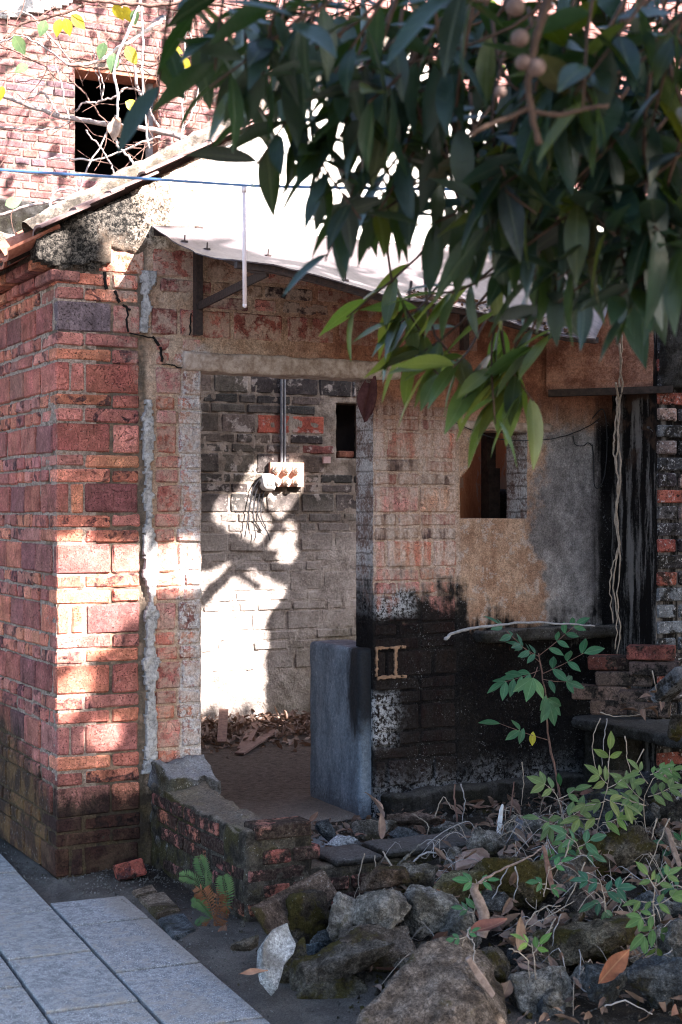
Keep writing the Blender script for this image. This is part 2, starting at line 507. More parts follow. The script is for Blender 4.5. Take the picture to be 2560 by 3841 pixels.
def M_brick_plain(name, moss=True):
    m = Mt(name, 0.9, 0.05)
    c, h = brick_base(m)
    if moss:
        x, y, z = m.sep(m.P)[:3]
        nm = m.noise(6, 5, 0.65); st = m.noise(1.0, 4, 0.6, m.scl(m.P, (20, 20, 2.5))); nf = m.noise(60, 4, 0.75)
        zz = m.sub(m.jit(m.jit(z, nm, 0.35), st, 0.3), m.mul(y, 0.32))
        ft = m.ss(zz, 0.46, 0.20)
        c = m.mix(m.mul(ft, 0.92), c, m.mix(m.ss(nm, 0.42, 0.62), (0.03, 0.023, 0.016), (0.11, 0.065, 0.028)))
        c = m.mix(m.mul(m.mul(ft, m.ss(nf, 0.6, 0.68)), 0.5), c, (0.28, 0.26, 0.25))
    m.col(c, .34).bump(h, 0.85, 0.008)
    return m.m

def M_mortar(name, c0, c1, moss=True):
    m = Mt(name, 0.95, 0.03)
    nm = m.noise(8, 5, 0.65); nf = m.noise(70, 4, 0.75)
    c = m.mix(m.ss(nf, 0.35, 0.65), c0, c1)
    c = m.dim(c, m.lin(nm, 0.3, 0.7, 0.7, 1.2))
    if moss:
        x, y, z = m.sep(m.P)[:3]
        zz = m.sub(m.jit(z, nm, 0.4), m.mul(y, 0.32))
        c = m.mix(m.mul(m.ss(zz, 0.5, 0.22), 0.92), c, m.mix(nf, (0.02, 0.016, 0.012), (0.09, 0.06, 0.03)))
    m.col(c, .4).bump(nf, 0.9, 0.012)
    return m.m

def M_back():
    m = Mt('back_wall_plaster', 0.93, 0.04)
    x, y, z = m.sep(m.P)[:3]
    nb = m.noise(2.4, 4, 0.6); nm = m.noise(9, 5, 0.65); nf = m.noise(55, 4, 0.75)
    c = m.mix(m.ss(nm, 0.35, 0.65), (0.13, 0.105, 0.085), (0.27, 0.225, 0.19))
    c = m.mix(m.mul(m.ss(m.jit(z, nb, 0.7), 1.7, 1.2), 0.9), c, m.mix(m.ss(m.add(m.mul(nm, .6), m.mul(nf, .4)), .34, .60), (0.18, 0.152, 0.135), (0.42, 0.37, 0.34)))
    gm = m.mul(m.ss(m.jit(z, nb, 0.9), 0.9, 0.5), m.ss(m.jit(x, nb, 0.9), 2.3, 2.7))
    c = m.mix(m.mul(gm, 0.55), c, (0.10, 0.09, 0.05))
    c = m.mix(m.ss(nf, 0.64, 0.72), c, (0.07, 0.05, 0.04))
    m.col(c, .3).bump(m.add(nf, m.mul(nm, 0.6)), 0.9, 0.014)
    return m.m

def M_brick_back():
    m = Mt('back_wall_brick', 0.9, 0.04)
    c, h = brick_base(m, 0.6)
    x, y, z = m.sep(m.P)[:3]
    nb = m.noise(2.4, 4, 0.6); nm = m.noise(9, 5, 0.65); nf = m.noise(55, 4, 0.75)
    pl = m.ss(m.jit(m.jit(z, nm, 0.5), nb, 0.7), 1.75, 1.25)
    pl = m.mx(pl, m.mul(m.ss(nm, 0.56, 0.62), 0.7))
    c = m.mix(m.mul(pl, 0.9), c, m.mix(m.ss(m.add(m.mul(nm, .6), m.mul(nf, .4)), .34, .60), (0.18, 0.152, 0.135), (0.42, 0.37, 0.34)))
    gm = m.mul(m.ss(m.jit(z, nb, 0.9), 0.9, 0.5), m.ss(m.jit(x, nb, 0.9), 2.3, 2.7))
    c = m.mix(m.mul(gm, 0.55), c, (0.10, 0.09, 0.05))
    m.col(c, .3).bump(m.add(h, m.mul(nf, 0.5)), 0.9, 0.012)
    return m.m

def M_side():
    """side wall of the recess, near black with grey vertical streaks"""
    m = Mt('streaked_black_wall', 0.9, 0.04)
    z = m.sep(m.P)[2]
    st = m.noise(1.0, 5, 0.7, m.scl(m.P, (16, 16, 1.3))); nf = m.noise(70, 4, 0.75); nm = m.noise(8, 4, 0.6)
    c = m.mix(m.ss(m.jit(st, nf, 0.2), 0.46, 0.62), (0.008, 0.007, 0.007), (0.15, 0.135, 0.13))
    c = m.mix(m.mul(m.ss(m.jit(z, st, 0.5), 1.6, 2.0), m.ss(nm, 0.5, 0.65)), c, (0.05, 0.03, 0.022))
    m.col(c).bump(m.add(nf, st), 0.8, 0.008)
    return m.m

def M_mouldbrick(name, li=0.0, red=0.35):
    """old bricks gone black, with limey edges and some red still showing"""
    m = Mt(name, 0.92, 0.04)
    c, h = brick_base(m, 0.8)
    nm = m.noise(9, 5, 0.65, m.O); nf = m.noise(60, 4, 0.75, m.O)
    k = m.ss(m.add(nm, m.mul(nf, 0.3)), 0.90 - 0.5 * red, 0.80 - 0.5 * red)
    c = m.mix(m.mul(k, 0.93), c, m.mix(m.ss(nf, 0.4, 0.65), (0.012, 0.011, 0.011), (0.06, 0.05, 0.04)))
    c = m.mix(m.ss(nf, 0.665 - li, 0.75 - li), c, (0.36, 0.35, 0.36))
    m.col(c, .4).bump(m.add(h, nf), 0.9, 0.01)
    return m.m

def M_moss(name, base=(0.10, 0.085, 0.07), moss=(0.06, 0.05, 0.02), li=0.03, blk=0.5):
    m = Mt(name, 0.93, 0.04)
    nb = m.noise(4, 4, 0.6); nm = m.noise(14, 5, 0.65); nf = m.noise(90, 4, 0.8)
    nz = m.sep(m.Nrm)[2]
    c = m.mix(m.ss(nm, 0.35, 0.65), (0.03 * blk * 2, 0.026 * blk * 2, 0.022 * blk * 2), base)
    c = m.mix(m.mul(m.ss(m.jit(nb, nm, 0.5), 0.47, 0.6), 0.8), c, moss)
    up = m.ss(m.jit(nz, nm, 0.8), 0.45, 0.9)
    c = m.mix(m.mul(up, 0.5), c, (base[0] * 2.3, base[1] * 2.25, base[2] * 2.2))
    c = m.mix(m.mul(m.ss(nf, 0.63 - li, 0.72 - li), m.ss(nm, 0.42, 0.58)), c, (0.38, 0.37, 0.36))
    m.col(c, .5).bump(m.add(m.mul(nm, 0.8), nf), 1.0, 0.018)
    return m.m

def M_stone(name, c0, c1, moss=0.3, li=0.0, scale=1.0):
    """weathered stone: grains, stains, lichen and moss in the hollows, tinted per stone"""
    m = Mt(name, 0.92, 0.06)
    v = m.O
    nb = m.noise(5 * scale, 4, 0.6, v); nm = m.noise(18 * scale, 5, 0.7, v); nf = m.noise(95, 4, 0.8, v)
    nz = m.sep(m.Nrm)[2]
    c = m.mix(m.ss(nm, 0.32, 0.68), c0, c1)
    c = m.mix(1.0, c, m.ocol, 'MULTIPLY')
    c = m.dim(c, m.lin(nf, 0.32, 0.68, 0.38, 1.6))
    c = m.dim(c, m.lin(m.noise(260, 2, .8, v), 0.3, 0.7, 0.6, 1.4))
    c = m.mix(m.mul(m.ss(m.jit(nb, nf, 0.2), 0.50, 0.63), 0.7), c, (c0[0] * 0.45, c0[1] * 0.38, c0[2] * 0.3))
    mo = m.mul(m.ss(m.jit(nb, nm, 0.6), 0.62 - 0.25 * moss, 0.72 - 0.25 * moss), min(1.0, 0.4 + moss))
    c = m.mix(mo, c, m.mix(nf, (0.03, 0.027, 0.008), (0.10, 0.078, 0.025)))
    c = m.mix(m.mul(m.ss(nf, 0.61 - li, 0.68 - li), m.ss(nm, 0.50, 0.62)), c, (0.30, 0.29, 0.28))
    m.col(c, .45).bump(m.add(m.mul(nm, 0.9), nf), 1.0, 0.026)
    return m.m

def M_simple(name, c0, c1, sc=30, rough=0.8, bump=0.4, spec=0.3, obj=True, metal=0.0):
    m = Mt(name, rough, spec)
    n = m.noise(sc, 5, 0.7, m.O if obj else None)
    m.col(m.mix(m.ss(n, 0.3, 0.7), c0, c1)).bump(n, bump, 0.006)
    m.b.inputs['Metallic'].default_value = metal
    return m.m

def M_leaf(name, top, back, gloss=0.35, trans=(0.10, 0.16, 0.01), tw=0.35, spots=0.0):
    m = Mt(name, gloss, 0.32)
    v = m.O
    n = m.noise(9, 3, 0.6, v); nf = m.noise(60, 3, 0.7, v)
    c = m.mix(m.ss(n, 0.3, 0.7), top, back)
    c = m.mix(1.0, c, m.ocol, 'MULTIPLY')
    c = m.dim(c, m.lin(nf, 0.3, 0.7, 0.8, 1.2))
    if spots:
        c = m.mix(m.mul(m.ss(m.noise(26, 4, 0.7, v), 0.66, 0.7), spots), c, (0.16, 0.09, 0.04))
    lx, ly, lz = m.sep(m._tc.outputs['Object'])[:3]
    ay = m.ma('ABSOLUTE', ly)
    rib = m.ss(ay, 0.0021, 0.0008)
    side = m.ss(m.ma('ABSOLUTE', m.sub(m.ma('FRACT', m.mul(m.sub(lx, m.mul(ay, .75)), 95.0)), .5)), .44, .5)
    c = m.mix(m.add(m.mul(rib, .55), m.mul(side, .16)), c, m.mix(.5, m.mix(1.0, c, (2.6, 2.4, 2.2), 'MULTIPLY'), (0.14, 0.15, 0.09)))
    m.col(c).bump(m.sub(nf, m.add(m.mul(side, .5), rib)), 0.35, 0.003)
    if tw:
        t = m.nd('ShaderNodeBsdfTranslucent'); m.put(t.inputs[0], m.mix(1.0, trans, m.ocol, 'MULTIPLY'))
        mixs = m.nd('ShaderNodeMixShader'); mixs.inputs[0].default_value = tw
        out = m.t.nodes['Material Output']
        m.t.links.new(m.b.outputs[0], mixs.inputs[1]); m.t.links.new(t.outputs[0], mixs.inputs[2])
        m.t.links.new(mixs.outputs[0], out.inputs[0])
    return m.m

def M_pave():
    m = Mt('granite_paving', 0.8, 0.2)
    v = m.P
    n1 = m.noise(3, 4, 0.6, v); n2 = m.noise(28, 4, 0.7, v); n3 = m.noise(260, 2, 0.8, v); n4 = m.noise(110, 3, 0.8, v)
    c = m.mix(m.ss(n2, 0.38, 0.62), (0.13, 0.133, 0.139), (0.26, 0.262, 0.262))
    c = m.dim(c, m.lin(n1, 0.3, 0.7, 0.72, 1.2))
    c = m.mix(1.0, c, m.ocol, 'MULTIPLY')
    c = m.mix(m.ss(n3, 0.54, 0.66), c, (0.56, 0.56, 0.57))
    c = m.mix(m.ss(n4, 0.53, 0.68), c, (0.10, 0.10, 0.105))
    x, y, z = m.sep(v)[:3]
    dirt = m.mul(m.ss(m.jit(n1, n2, 0.9), 0.50, 0.66), 0.6)
    spot = m.ss(m.noise(9, 5, .75, v), .63, .67)
    c = m.mix(m.mul(spot, .45), c, (0.09, 0.085, 0.08))
    edge = m.mul(m.ss(m.jit(m.jit(x, n2, .2), n1, .15), -.02, .10), .7)
    dirt = m.mx(dirt, edge)
    c = m.mix(dirt, c, (0.20, 0.17, 0.14))
    m.col(c, .22).bump(m.add(n3, n4), 0.35, 0.004)
    return m.m

def M_earth(name, c0, c1, c2):
    m = Mt(name, 0.96, 0.15)
    n1 = m.noise(5, 4, 0.65); n2 = m.noise(60, 4, 0.8); n3 = m.voro(95, None, 'F1', 1)
    c = m.mix(m.ss(n1, 0.3, 0.7), c0, c1)
    c = m.mix(m.ss(n2, 0.55, 0.7), c, c2)
    c = m.dim(c, m.lin(m.noise(170, 3, 0.8), 0.3, 0.7, 0.5, 1.5))
    m.col(c).bump(m.add(n2, m.mul(m.voro(85), 0.8)), 1.0, 0.015)
    return m.m

def M_cement_blue():
    """smooth blue-grey cement, blackened on the end by the doorway"""
    m = Mt('blue_grey_cement', 0.8, 0.12)
    x, y, z = m.sep(m.P)[:3]
    st = m.noise(1.0, 5, 0.7, m.scl(m.P, (11, 11, 4))); nf = m.noise(45, 5, 0.8); nb = m.noise(4, 5, 0.65)
    c = m.mix(m.ss(m.add(m.mul(st, .6), m.mul(nf, .4)), 0.40, 0.60), (0.090, 0.110, 0.140), (0.175, 0.205, 0.25))
    c = m.mix(m.ss(m.jit(nb, nf, 0.3), 0.55, 0.7), c, (0.20, 0.23, 0.27))
    c = m.mix(m.ss(m.add(nf, m.mul(st, 0.3)), 0.78, 0.86), c, (0.36, 0.38, 0.40))
    kb = m.mul(m.ss(m.jit(y, st, 0.12), 0.17, 0.10), m.ss(m.jit(z, st, 0.5), 0.42, 0.62))
    c = m.mix(m.mul(kb, 0.95), c, (0.010, 0.010, 0.012))
    c = m.mix(m.mul(m.ss(m.jit(z, nf, 0.15), 0.22, 0.13), 0.6), c, (0.05, 0.05, 0.055))
    m.col(c, .25).bump(m.add(nf, m.mul(st, 0.5)), 0.6, 0.008)
    return m.m

def M_floor():
    m = Mt('dirty_floor', 0.95, 0.03)
    x, y, z = m.sep(m.P)[:3]
    n1 = m.noise(3, 4, 0.6); n2 = m.noise(22, 5, 0.75, m.scl(m.P, (1, 3, 1))); n3 = m.noise(140, 3, 0.8)
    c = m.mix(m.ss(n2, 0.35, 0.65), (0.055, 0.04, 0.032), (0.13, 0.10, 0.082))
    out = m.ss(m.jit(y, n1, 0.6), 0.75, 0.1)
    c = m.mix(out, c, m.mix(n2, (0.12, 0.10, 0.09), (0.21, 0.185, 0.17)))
    blue = m.ss(m.jit(y, n1, 0.3), -0.15, -0.3)
    c = m.mix(m.mul(blue, 0.7), c, (0.16, 0.19, 0.215))
    c = m.mix(m.ss(n3, 0.62, 0.7), c, (0.03, 0.025, 0.02))
    m.col(c, .35).bump(m.add(n2, n3), 0.8, 0.014)
    return m.m

def M_strip():
    m = Mt('grey_mortar_strip', 0.95, 0.04)
    n = m.noise(55, 5, 0.8); nm = m.noise(10, 4, 0.6)
    c = m.mix(m.ss(n, 0.35, 0.6), (0.22, 0.205, 0.20), (0.50, 0.47, 0.46))
    m.col(m.dim(c, m.lin(nm, 0.3, 0.7, 0.8, 1.15))).bump(n, 1.0, 0.012)
    return m.m

MT = {}
MT['front'] = M_front(); MT['bfront'] = M_brick_front()
MT['bleft'] = M_brick_plain('side_brick'); MT['bup'] = M_brick_plain('upper_brick', False)
MT['mortar'] = M_mortar('sandy_mortar', (0.17, 0.128, 0.104), (0.38, 0.29, 0.24))
MT['mortar_up'] = M_mortar('dark_mortar', (0.13, 0.10, 0.085), (0.25, 0.19, 0.16), False)
MT['back'] = M_back(); MT['bback'] = M_brick_back()
MT['side'] = M_side()
MT['bmould'] = M_mouldbrick('mouldy_brick', 0.0, 0.3)
MT['bstack'] = M_mouldbrick('old_stack_brick', -0.02, 0.45)
MT['bmossy'] = M_mouldbrick('mossy_low_brick', 0.0, 0.25)
MT['moss'] = M_moss('mossy_masonry')
MT['sooty'] = M_moss('blackened_cement', (0.05, 0.047, 0.045), (0.02, 0.018, 0.012), 0.0, 0.3)
MT['ledge'] = M_moss('grey_ledge', (0.068, 0.064, 0.064), (0.03, 0.027, 0.02), 0.02, 0.4)
MT['coping'] = M_moss('pebbled_coping', (0.25, 0.205, 0.17), (0.12, 0.10, 0.075), 0.05, 1.2)
MT['whitestub'] = M_moss('limed_stub', (0.17, 0.17, 0.18), (0.06, 0.05, 0.025), 0.06, 0.7)
MT['lintel'] = M_simple('pale_lintel', (0.24, 0.165, 0.125), (0.50, 0.40, 0.34), 26, 0.95, 1.0, 0.2, False)
MT['cem'] = M_cement_blue(); MT['floor'] = M_floor(); MT['strip'] = M_strip()
MT['pave'] = M_pave()
MT['earth'] = M_earth('gravelly_earth', (0.075, 0.062, 0.053), (0.13, 0.11, 0.098), (0.20, 0.175, 0.16))
MT['soil'] = M_earth('dark_soil', (0.022, 0.018, 0.014), (0.06, 0.048, 0.038), (0.12, 0.10, 0.085))
MT['tile'] = M_simple('old_roof_tile', (0.14, 0.085, 0.08), (0.27, 0.17, 0.15), 40, 0.85, 0.5)
MT['tile_red'] = M_simple('red_roof_tile', (0.27, 0.085, 0.05), (0.42, 0.17, 0.11), 40, 0.85, 0.5)
def M_sheet():
    m = Mt('pale_pink_sheet', 0.6, 0.2)
    x, y, z = m.sep(m.P)[:3]
    n = m.noise(4, 5, 0.7); st = m.noise(1.0, 5, 0.7, m.scl(m.P, (14, 2.5, 2.5))); nf = m.noise(60, 4, 0.8)
    c = m.mix(m.ss(m.add(m.mul(n, .5), m.mul(st, .5)), .36, .64), (0.070, 0.056, 0.060), (0.135, 0.112, 0.118))
    rust = m.mul(m.ss(m.jit(m.jit(y, st, .25), nf, .15), -0.72, -0.84), m.ss(nf, .42, .58))
    c = m.mix(m.mul(rust, .7), c, (0.06, 0.03, 0.022))
    c = m.mix(m.ss(nf, .66, .72), c, (0.04, 0.032, 0.03))
    m.col(c, .15).bump(m.add(n, nf), 0.3, 0.006); return m.m
MT['sheet'] = M_sheet()
MT['iron'] = M_simple('rusty_iron', (0.018, 0.014, 0.014), (0.06, 0.035, 0.03), 60, 0.7, 0.5)
MT['wood_dark'] = M_simple('dark_wood', (0.015, 0.010, 0.008), (0.05, 0.032, 0.025), 30, 0.85, 0.5)
MT['wood_grey'] = M_simple('grey_wood', (0.20, 0.17, 0.16), (0.36, 0.31, 0.30), 30, 0.85, 0.5)
MT['board'] = M_simple('painted_board', (0.30, 0.13, 0.09), (0.44, 0.22, 0.16), 40, 0.8, 0.3)
MT['porcelain'] = M_simple('porcelain', (0.42, 0.32, 0.26), (0.60, 0.50, 0.43), 40, 0.4, 0.1, 0.5)
MT['white'] = M_simple('white_plastic', (0.66, 0.63, 0.60), (0.76, 0.74, 0.71), 20, 0.55, 0.1)
MT['conduit'] = M_simple('grey_conduit', (0.10, 0.10, 0.11), (0.18, 0.18, 0.19), 30, 0.5, 0.1, 0.5)
MT['cable'] = M_simple('black_cable', (0.012, 0.012, 0.014), (0.025, 0.025, 0.03), 30, 0.6, 0.1)
MT['wire_blue'] = M_simple('blue_line', (0.05, 0.12, 0.26), (0.08, 0.16, 0.32), 30, 0.55, 0.1)
MT['rod'] = M_simple('white_rod', (0.62, 0.52, 0.54), (0.70, 0.60, 0.62), 30, 0.5, 0.1)
MT['closet'] = None
MT['bark'] = M_simple('grey_bark', (0.25, 0.19, 0.175), (0.46, 0.37, 0.35), 45, 0.9, 0.8)
MT['bark_dark'] = M_simple('brown_bark', (0.10, 0.055, 0.045), (0.20, 0.115, 0.09), 45, 0.9, 0.8)
MT['bark_pale'] = M_simple('pale_bark', (0.50, 0.42, 0.38), (0.68, 0.60, 0.56), 45, 0.9, 0.6)
MT['trunk'] = M_simple('tree_bark', (0.045, 0.034, 0.026), (0.11, 0.085, 0.065), 18, 0.95, 1.0)
MT['twig'] = M_simple('twig_bark', (0.035, 0.020, 0.014), (0.075, 0.043, 0.03), 40, 0.9, 0.6)
MT['dry'] = M_simple('dry_stem', (0.21, 0.165, 0.13), (0.38, 0.31, 0.25), 50, 0.9, 0.6)
MT['dry_grey'] = M_simple('grey_dry_stem', (0.19, 0.175, 0.17), (0.36, 0.33, 0.32), 50, 0.9, 0.6)
MT['strap'] = M_simple('pink_dry_strap', (0.12, 0.082, 0.066), (0.25, 0.185, 0.16), 50, 0.85, 0.4)
MT['bleached'] = M_simple('bleached_wood', (0.46, 0.44, 0.45), (0.66, 0.64, 0.65), 50, 0.85, 0.6)
MT['leaf'] = M_leaf('dark_glossy_leaf', (0.005, 0.016, 0.015), (0.014, 0.031, 0.023), 0.36, (0.10, 0.17, 0.008), 0.14)
MT['leaf_sunlit'] = M_leaf('sunlit_leaf', (0.022, 0.052, 0.026), (0.05, 0.085, 0.03), 0.36, (0.24, 0.30, 0.03), 0.32)  # lighter yellow green copy of the tree leaf, sunlight put into its colour
MT['leaf_yellow'] = M_leaf('yellow_leaf', (0.42, 0.34, 0.02), (0.50, 0.44, 0.06), 0.5, (0.6, 0.5, 0.02), 0.35)
MT['leaf_sap'] = M_leaf('sapling_leaf', (0.026, 0.090, 0.045), (0.055, 0.135, 0.065), 0.5, (0.09, 0.22, 0.05), 0.2, 0.4)
MT['leaf_weed'] = M_leaf('weed_leaf', (0.06, 0.115, 0.05), (0.125, 0.185, 0.075), 0.6, (0.16, 0.26, 0.05), 0.25, 0.5)
MT['leaf_dead'] = M_leaf('dead_leaf', (0.115, 0.068, 0.050), (0.22, 0.15, 0.118), 0.8, (0.2, 0.09, 0.04), 0.08, 0.3)
MT['fern_dead'] = M_leaf('dead_fern', (0.16, 0.055, 0.02), (0.25, 0.10, 0.04), 0.8, (0.2, 0.07, 0.02), 0.1)
MT['fruit'] = M_simple('longan_skin', (0.075, 0.045, 0.037), (0.125, 0.08, 0.068), 60, 0.7, 0.4)
MT['black'] = M_simple('dark_room', (0.010, 0.009, 0.009), (0.02, 0.018, 0.017), 8, 0.95, 0.2, 0.1, False)  # near black colour standing in for unlit depth
MT['cloth'] = M_simple('maroon_cloth', (0.06, 0.02, 0.022), (0.11, 0.045, 0.045), 40, 0.95, 0.5)
MT['paper'] = M_simple('pink_paper', (0.36, 0.22, 0.21), (0.46, 0.33, 0.31), 40, 0.9, 0.2)
MT['stone_brown'] = M_stone('brown_stone', (0.075, 0.062, 0.053), (0.235, 0.20, 0.175), 0.25, 0.02, 1.0)
MT['stone_grey'] = M_stone('grey_stone', (0.075, 0.070, 0.065), (0.26, 0.245, 0.228), 0.15, 0.03, 1.2)
MT['stone_moss'] = M_stone('mossy_stone', (0.045, 0.038, 0.031), (0.175, 0.153, 0.13), 0.5, 0.0, 1.0)
MT['stone_pale'] = M_stone('pale_stone', (0.26, 0.26, 0.265), (0.40, 0.40, 0.405), 0.0, 0.0, 0.8)
MT['stone_blue'] = M_stone('bluish_stone', (0.045, 0.049, 0.054), (0.11, 0.118, 0.126), 0.12, 0.03, 1.2)
MT['terra'] = M_simple('terracotta', (0.20, 0.135, 0.11), (0.30, 0.215, 0.18), 30, 0.9, 0.4)

def M_closet():
    m = Mt('orange_room_plaster', 0.93, 0.04)
    st = m.noise(1.0, 5, 0.7, m.scl(m.P, (9, 9, 2.2))); nf = m.noise(60, 4, 0.7)
    c = m.mix(m.ss(st, 0.3, 0.6), (0.30, 0.10, 0.05), (0.50, 0.21, 0.11))
    c = m.mix(m.ss(m.jit(st, nf, 0.15), 0.58, 0.61), c, (0.46, 0.30, 0.22))
    m.col(c).bump(nf, 0.6, 0.006); return m.m
MT['closet'] = M_closet()

# ---------------------------------------------------------------- bricks
_bm = {}
def brick_mesh(L, D, H, mat, var, name='brick'):
    """a worn brick: chamfered, its corners knocked about"""
    key = (round(L, 3), round(D, 3), round(H, 3), mat.name, var, name)
    if key in _bm: return _bm[key]
    r = random.Random(hash(key[:3]) % 9999 + var * 77)
    bm = bmesh.new()
    bmesh.ops.create_cube(bm, size=1.0)
    for v in bm.verts:
        v.co = Vector((v.co.x * L + r.uniform(-.0035, .0035), v.co.y * D + r.uniform(-.002, .002), v.co.z * H + r.uniform(-.003, .003)))
    bmesh.ops.bevel(bm, geom=list(bm.edges), offset=min(0.0065, H * 0.16), segments=1, affect='EDGES', profile=0.6)
    for v in bm.verts: v.co += Vector((r.uniform(-1, 1), r.uniform(-1, 1), r.uniform(-1, 1))) * 0.0013
    me = bpy.data.meshes.new(name); bm.to_mesh(me); bm.free()
    me.materials.append(mat); _bm[key] = me
    return me

REDS = [(0.28, 0.092, 0.068), (0.35, 0.118, 0.075), (0.235, 0.08, 0.066), (0.40, 0.145, 0.09), (0.31, 0.115, 0.09), (0.26, 0.10, 0.085)]
MAROON = [(0.19, 0.062, 0.052), (0.23, 0.072, 0.055), (0.155, 0.058, 0.054), (0.26, 0.085, 0.06), (0.20, 0.078, 0.066)]
PINKS = [(0.33, 0.14, 0.12), (0.36, 0.13, 0.10), (0.29, 0.115, 0.10)]
GREYS = [(0.075, 0.062, 0.058), (0.10, 0.082, 0.074), (0.055, 0.048, 0.046), (0.12, 0.095, 0.082), (0.09, 0.075, 0.065)]
BRI = 1.42
def pick(ps, k=0.12):
    c = rnd.choice(ps); f = rnd.uniform(1 - k, 1 + k)
    g = BRI
    return tuple(min(1, q * f * g * h_ * rnd.uniform(0.96, 1.04)) for q, h_ in zip(c, (1, 1.03, 1.0)))

def brick(parent, mat, x0, x1, y0, y1, z0, z1, col, burn=0.0, tilt=0.006, name='brick', nv=4):
    L, D, H = x1 - x0, y1 - y0, z1 - z0
    L2, D2, H2 = (round(q / 0.004) * 0.004 for q in (L, D, H))
    me = brick_mesh(L2, D2, H2, mat, rnd.randrange(nv), name)
    return link(name, me, None, parent, ((x0 + x1) / 2, (y0 + y1) / 2, (z0 + z1) / 2),
                (rnd.uniform(-tilt, tilt), rnd.uniform(-tilt, tilt), rnd.uniform(-tilt, tilt)), (*col, burn))

# courses: one course of bricks on edge, then two laid flat, over and over
ZT = [0.115 + 0.267 * k for k in range(12)]
def courses(k0, k1):
    for k in range(k0, k1 + 1):
        yield k, 'edge', ZT[k] - 0.122, ZT[k]
        yield k, 'flat1', ZT[k] + 0.012, ZT[k] + 0.0665
        yield k, 'flat2', ZT[k] + 0.0785, ZT[k] + 0.133

# ---------------------------------------------------------------- the ruined brick house
house = empty('brick_house', (0, 0, 0), 0,
              'half ruined red brick cottage with an open doorway, blackened lower wall and a tiled eave', 'house')

def zroof(x): return 2.815 + 0.587 * (x + 0.02) if not isinstance(x, np.ndarray) else np.where(x < 1.75, 2.827 + 0.587 * x, 3.854 - 0.587 * (x - 1.75))
DOOR = (0.678, 1.576, 0.13, 2.245)
WIN = (2.056, 2.452, 1.559, 2.0)
def keep_front(a, z):
    k = z < zroof(a)
    k &= ~((a > DOOR[0]) & (a < DOOR[1]) & (z < DOOR[3]))
    notch = (a - 2.02) ** 2 / 0.15 ** 2 + (z - 2.06) ** 2 / 0.30 ** 2 < 1
    k &= ~((a > WIN[0]) & (a < WIN[1]) & (z > WIN[2]) & (z < WIN[3]) & ~notch)
    # the step crack in the corner pier
    return k
def disp_front(a, z):
    brickz = sst(a, 2.02, 2.06)                       # plastered right of here
    pl = 0.0035 * (1 - brickz) - 0.008 * brickz
    hi = (z > 2.25) & (a > 0.5)
    pl = np.where(hi & (a < 2.0), -0.004, pl)
    d = pl + (0.0035 + 0.006 * (1 - brickz)) * fbm(a, z, 0, 26, 4, 3) + 0.003 * fbm(a, z, 3, 3, 3, 8)
    g = sst(z + 0.06 * fbm(a, z, 1, 6, 3, 2), 2.76, 2.80)
    g = np.maximum(g, sst(z + 0.06 * fbm(a, z, 1, 9, 3, 2), 2.63, 2.68) * (1 - sst(a + 0.05 * fbm(a, z, 2, 9, 3, 4), 0.15, 0.22)))
    rough = 0.010 * fbm(a, z, 5, 26, 4, 6) * (1 - sst(a, 0.5, 0.9) * 0.75)
    d = d * (1 - g) + g * (-0.022 + rough)
    low = sst(0.35 - z, 0.0, 0.2)
    d += low * 0.008 * fbm(a, z, 7, 14, 4, 9)
    return d
fw = relief('front_wall', MT['front'], house, 0.004, 3.32, -0.05, 3.86, 0.009, keep_front, disp_front, 0.18, seed=1)

# corner pier: the long bricks by the corner, each one laid on its own
A_FLAT = [(0.0, 0.245), (0.257, 0.378)]; B_FLAT = [(0.0, 0.118), (0.130, 0.378)]
B_EDGE = [(0.0, 0.055), (0.067, 0.120), (0.132, 0.378)]
EDGE_A = {0: 0, 1: 1, 2: 0, 3: 1, 4: 0, 5: 1, 6: 0, 7: 1, 8: 0, 9: 1, 10: 1}
left_start = {}
for k, ty, z0, z1 in courses(0, 10):
    if z0 > 2.64 and ty != 'edge': continue
    if ty == 'edge':
        a = EDGE_A[k]; lay = A_FLAT if a else B_EDGE
    else:
        a = (k % 2 == 1) if ty == 'flat2' else (k % 2 == 0)
        lay = A_FLAT if a else B_FLAT
    left_start[(k, ty)] = (0.067 if ty == 'edge' else 0.130) if a else 0.257
    for n, (x0, x1) in enumerate(lay):
        if k == 10 and x0 < 0.1: x0, x1 = 0.19, 0.40
        elif k == 10: continue
        half = (x1 - x0) < 0.13
        dep = (0.058 if ty == 'edge' else 0.118) if not half else 0.245
        if ty == 'edge': c = pick(MAROON) if not half else pick(REDS)
        else: c = pick(REDS)
        if k == 10: c = (0.42, 0.13, 0.075)
        if k == 9 and ty == 'edge' and n == 0: c = (0.17, 0.125, 0.135)
        burn = rnd.choice([0, 0.3, 1, 1, 0.9]) if ty != 'edge' else 0.0
        pr = rnd.uniform(-0.009, -0.004)
        brick(house and fw, MT['bfront'], x0 + rnd.uniform(-.004, .001), x1 + rnd.uniform(-.004, .005), pr, pr + dep, z0 + rnd.uniform(-.004, .001), z1 + rnd.uniform(-.001, .003), c, burn, 0.011)
    # second stack of the pier, between the mortar strip and the door
    if k < 9 or (k == 9 and ty == 'edge'):
        q = rnd.uniform(0.085, 0.125) if ty != 'edge' else rnd.choice([0.10, 0.115])
        s = 0.455 + rnd.uniform(0, .012)
        for x0, x1 in ((s, s + q), (s + q + 0.014, 0.676)):
            c = pick(MAROON + PINKS) if ty == 'edge' else pick(REDS + PINKS)
            brick(fw, MT['bfront'], x0, x1, rnd.uniform(-0.008, -0.003), 0.10, z0, z1, c, rnd.choice([0, 0, 0.8]))
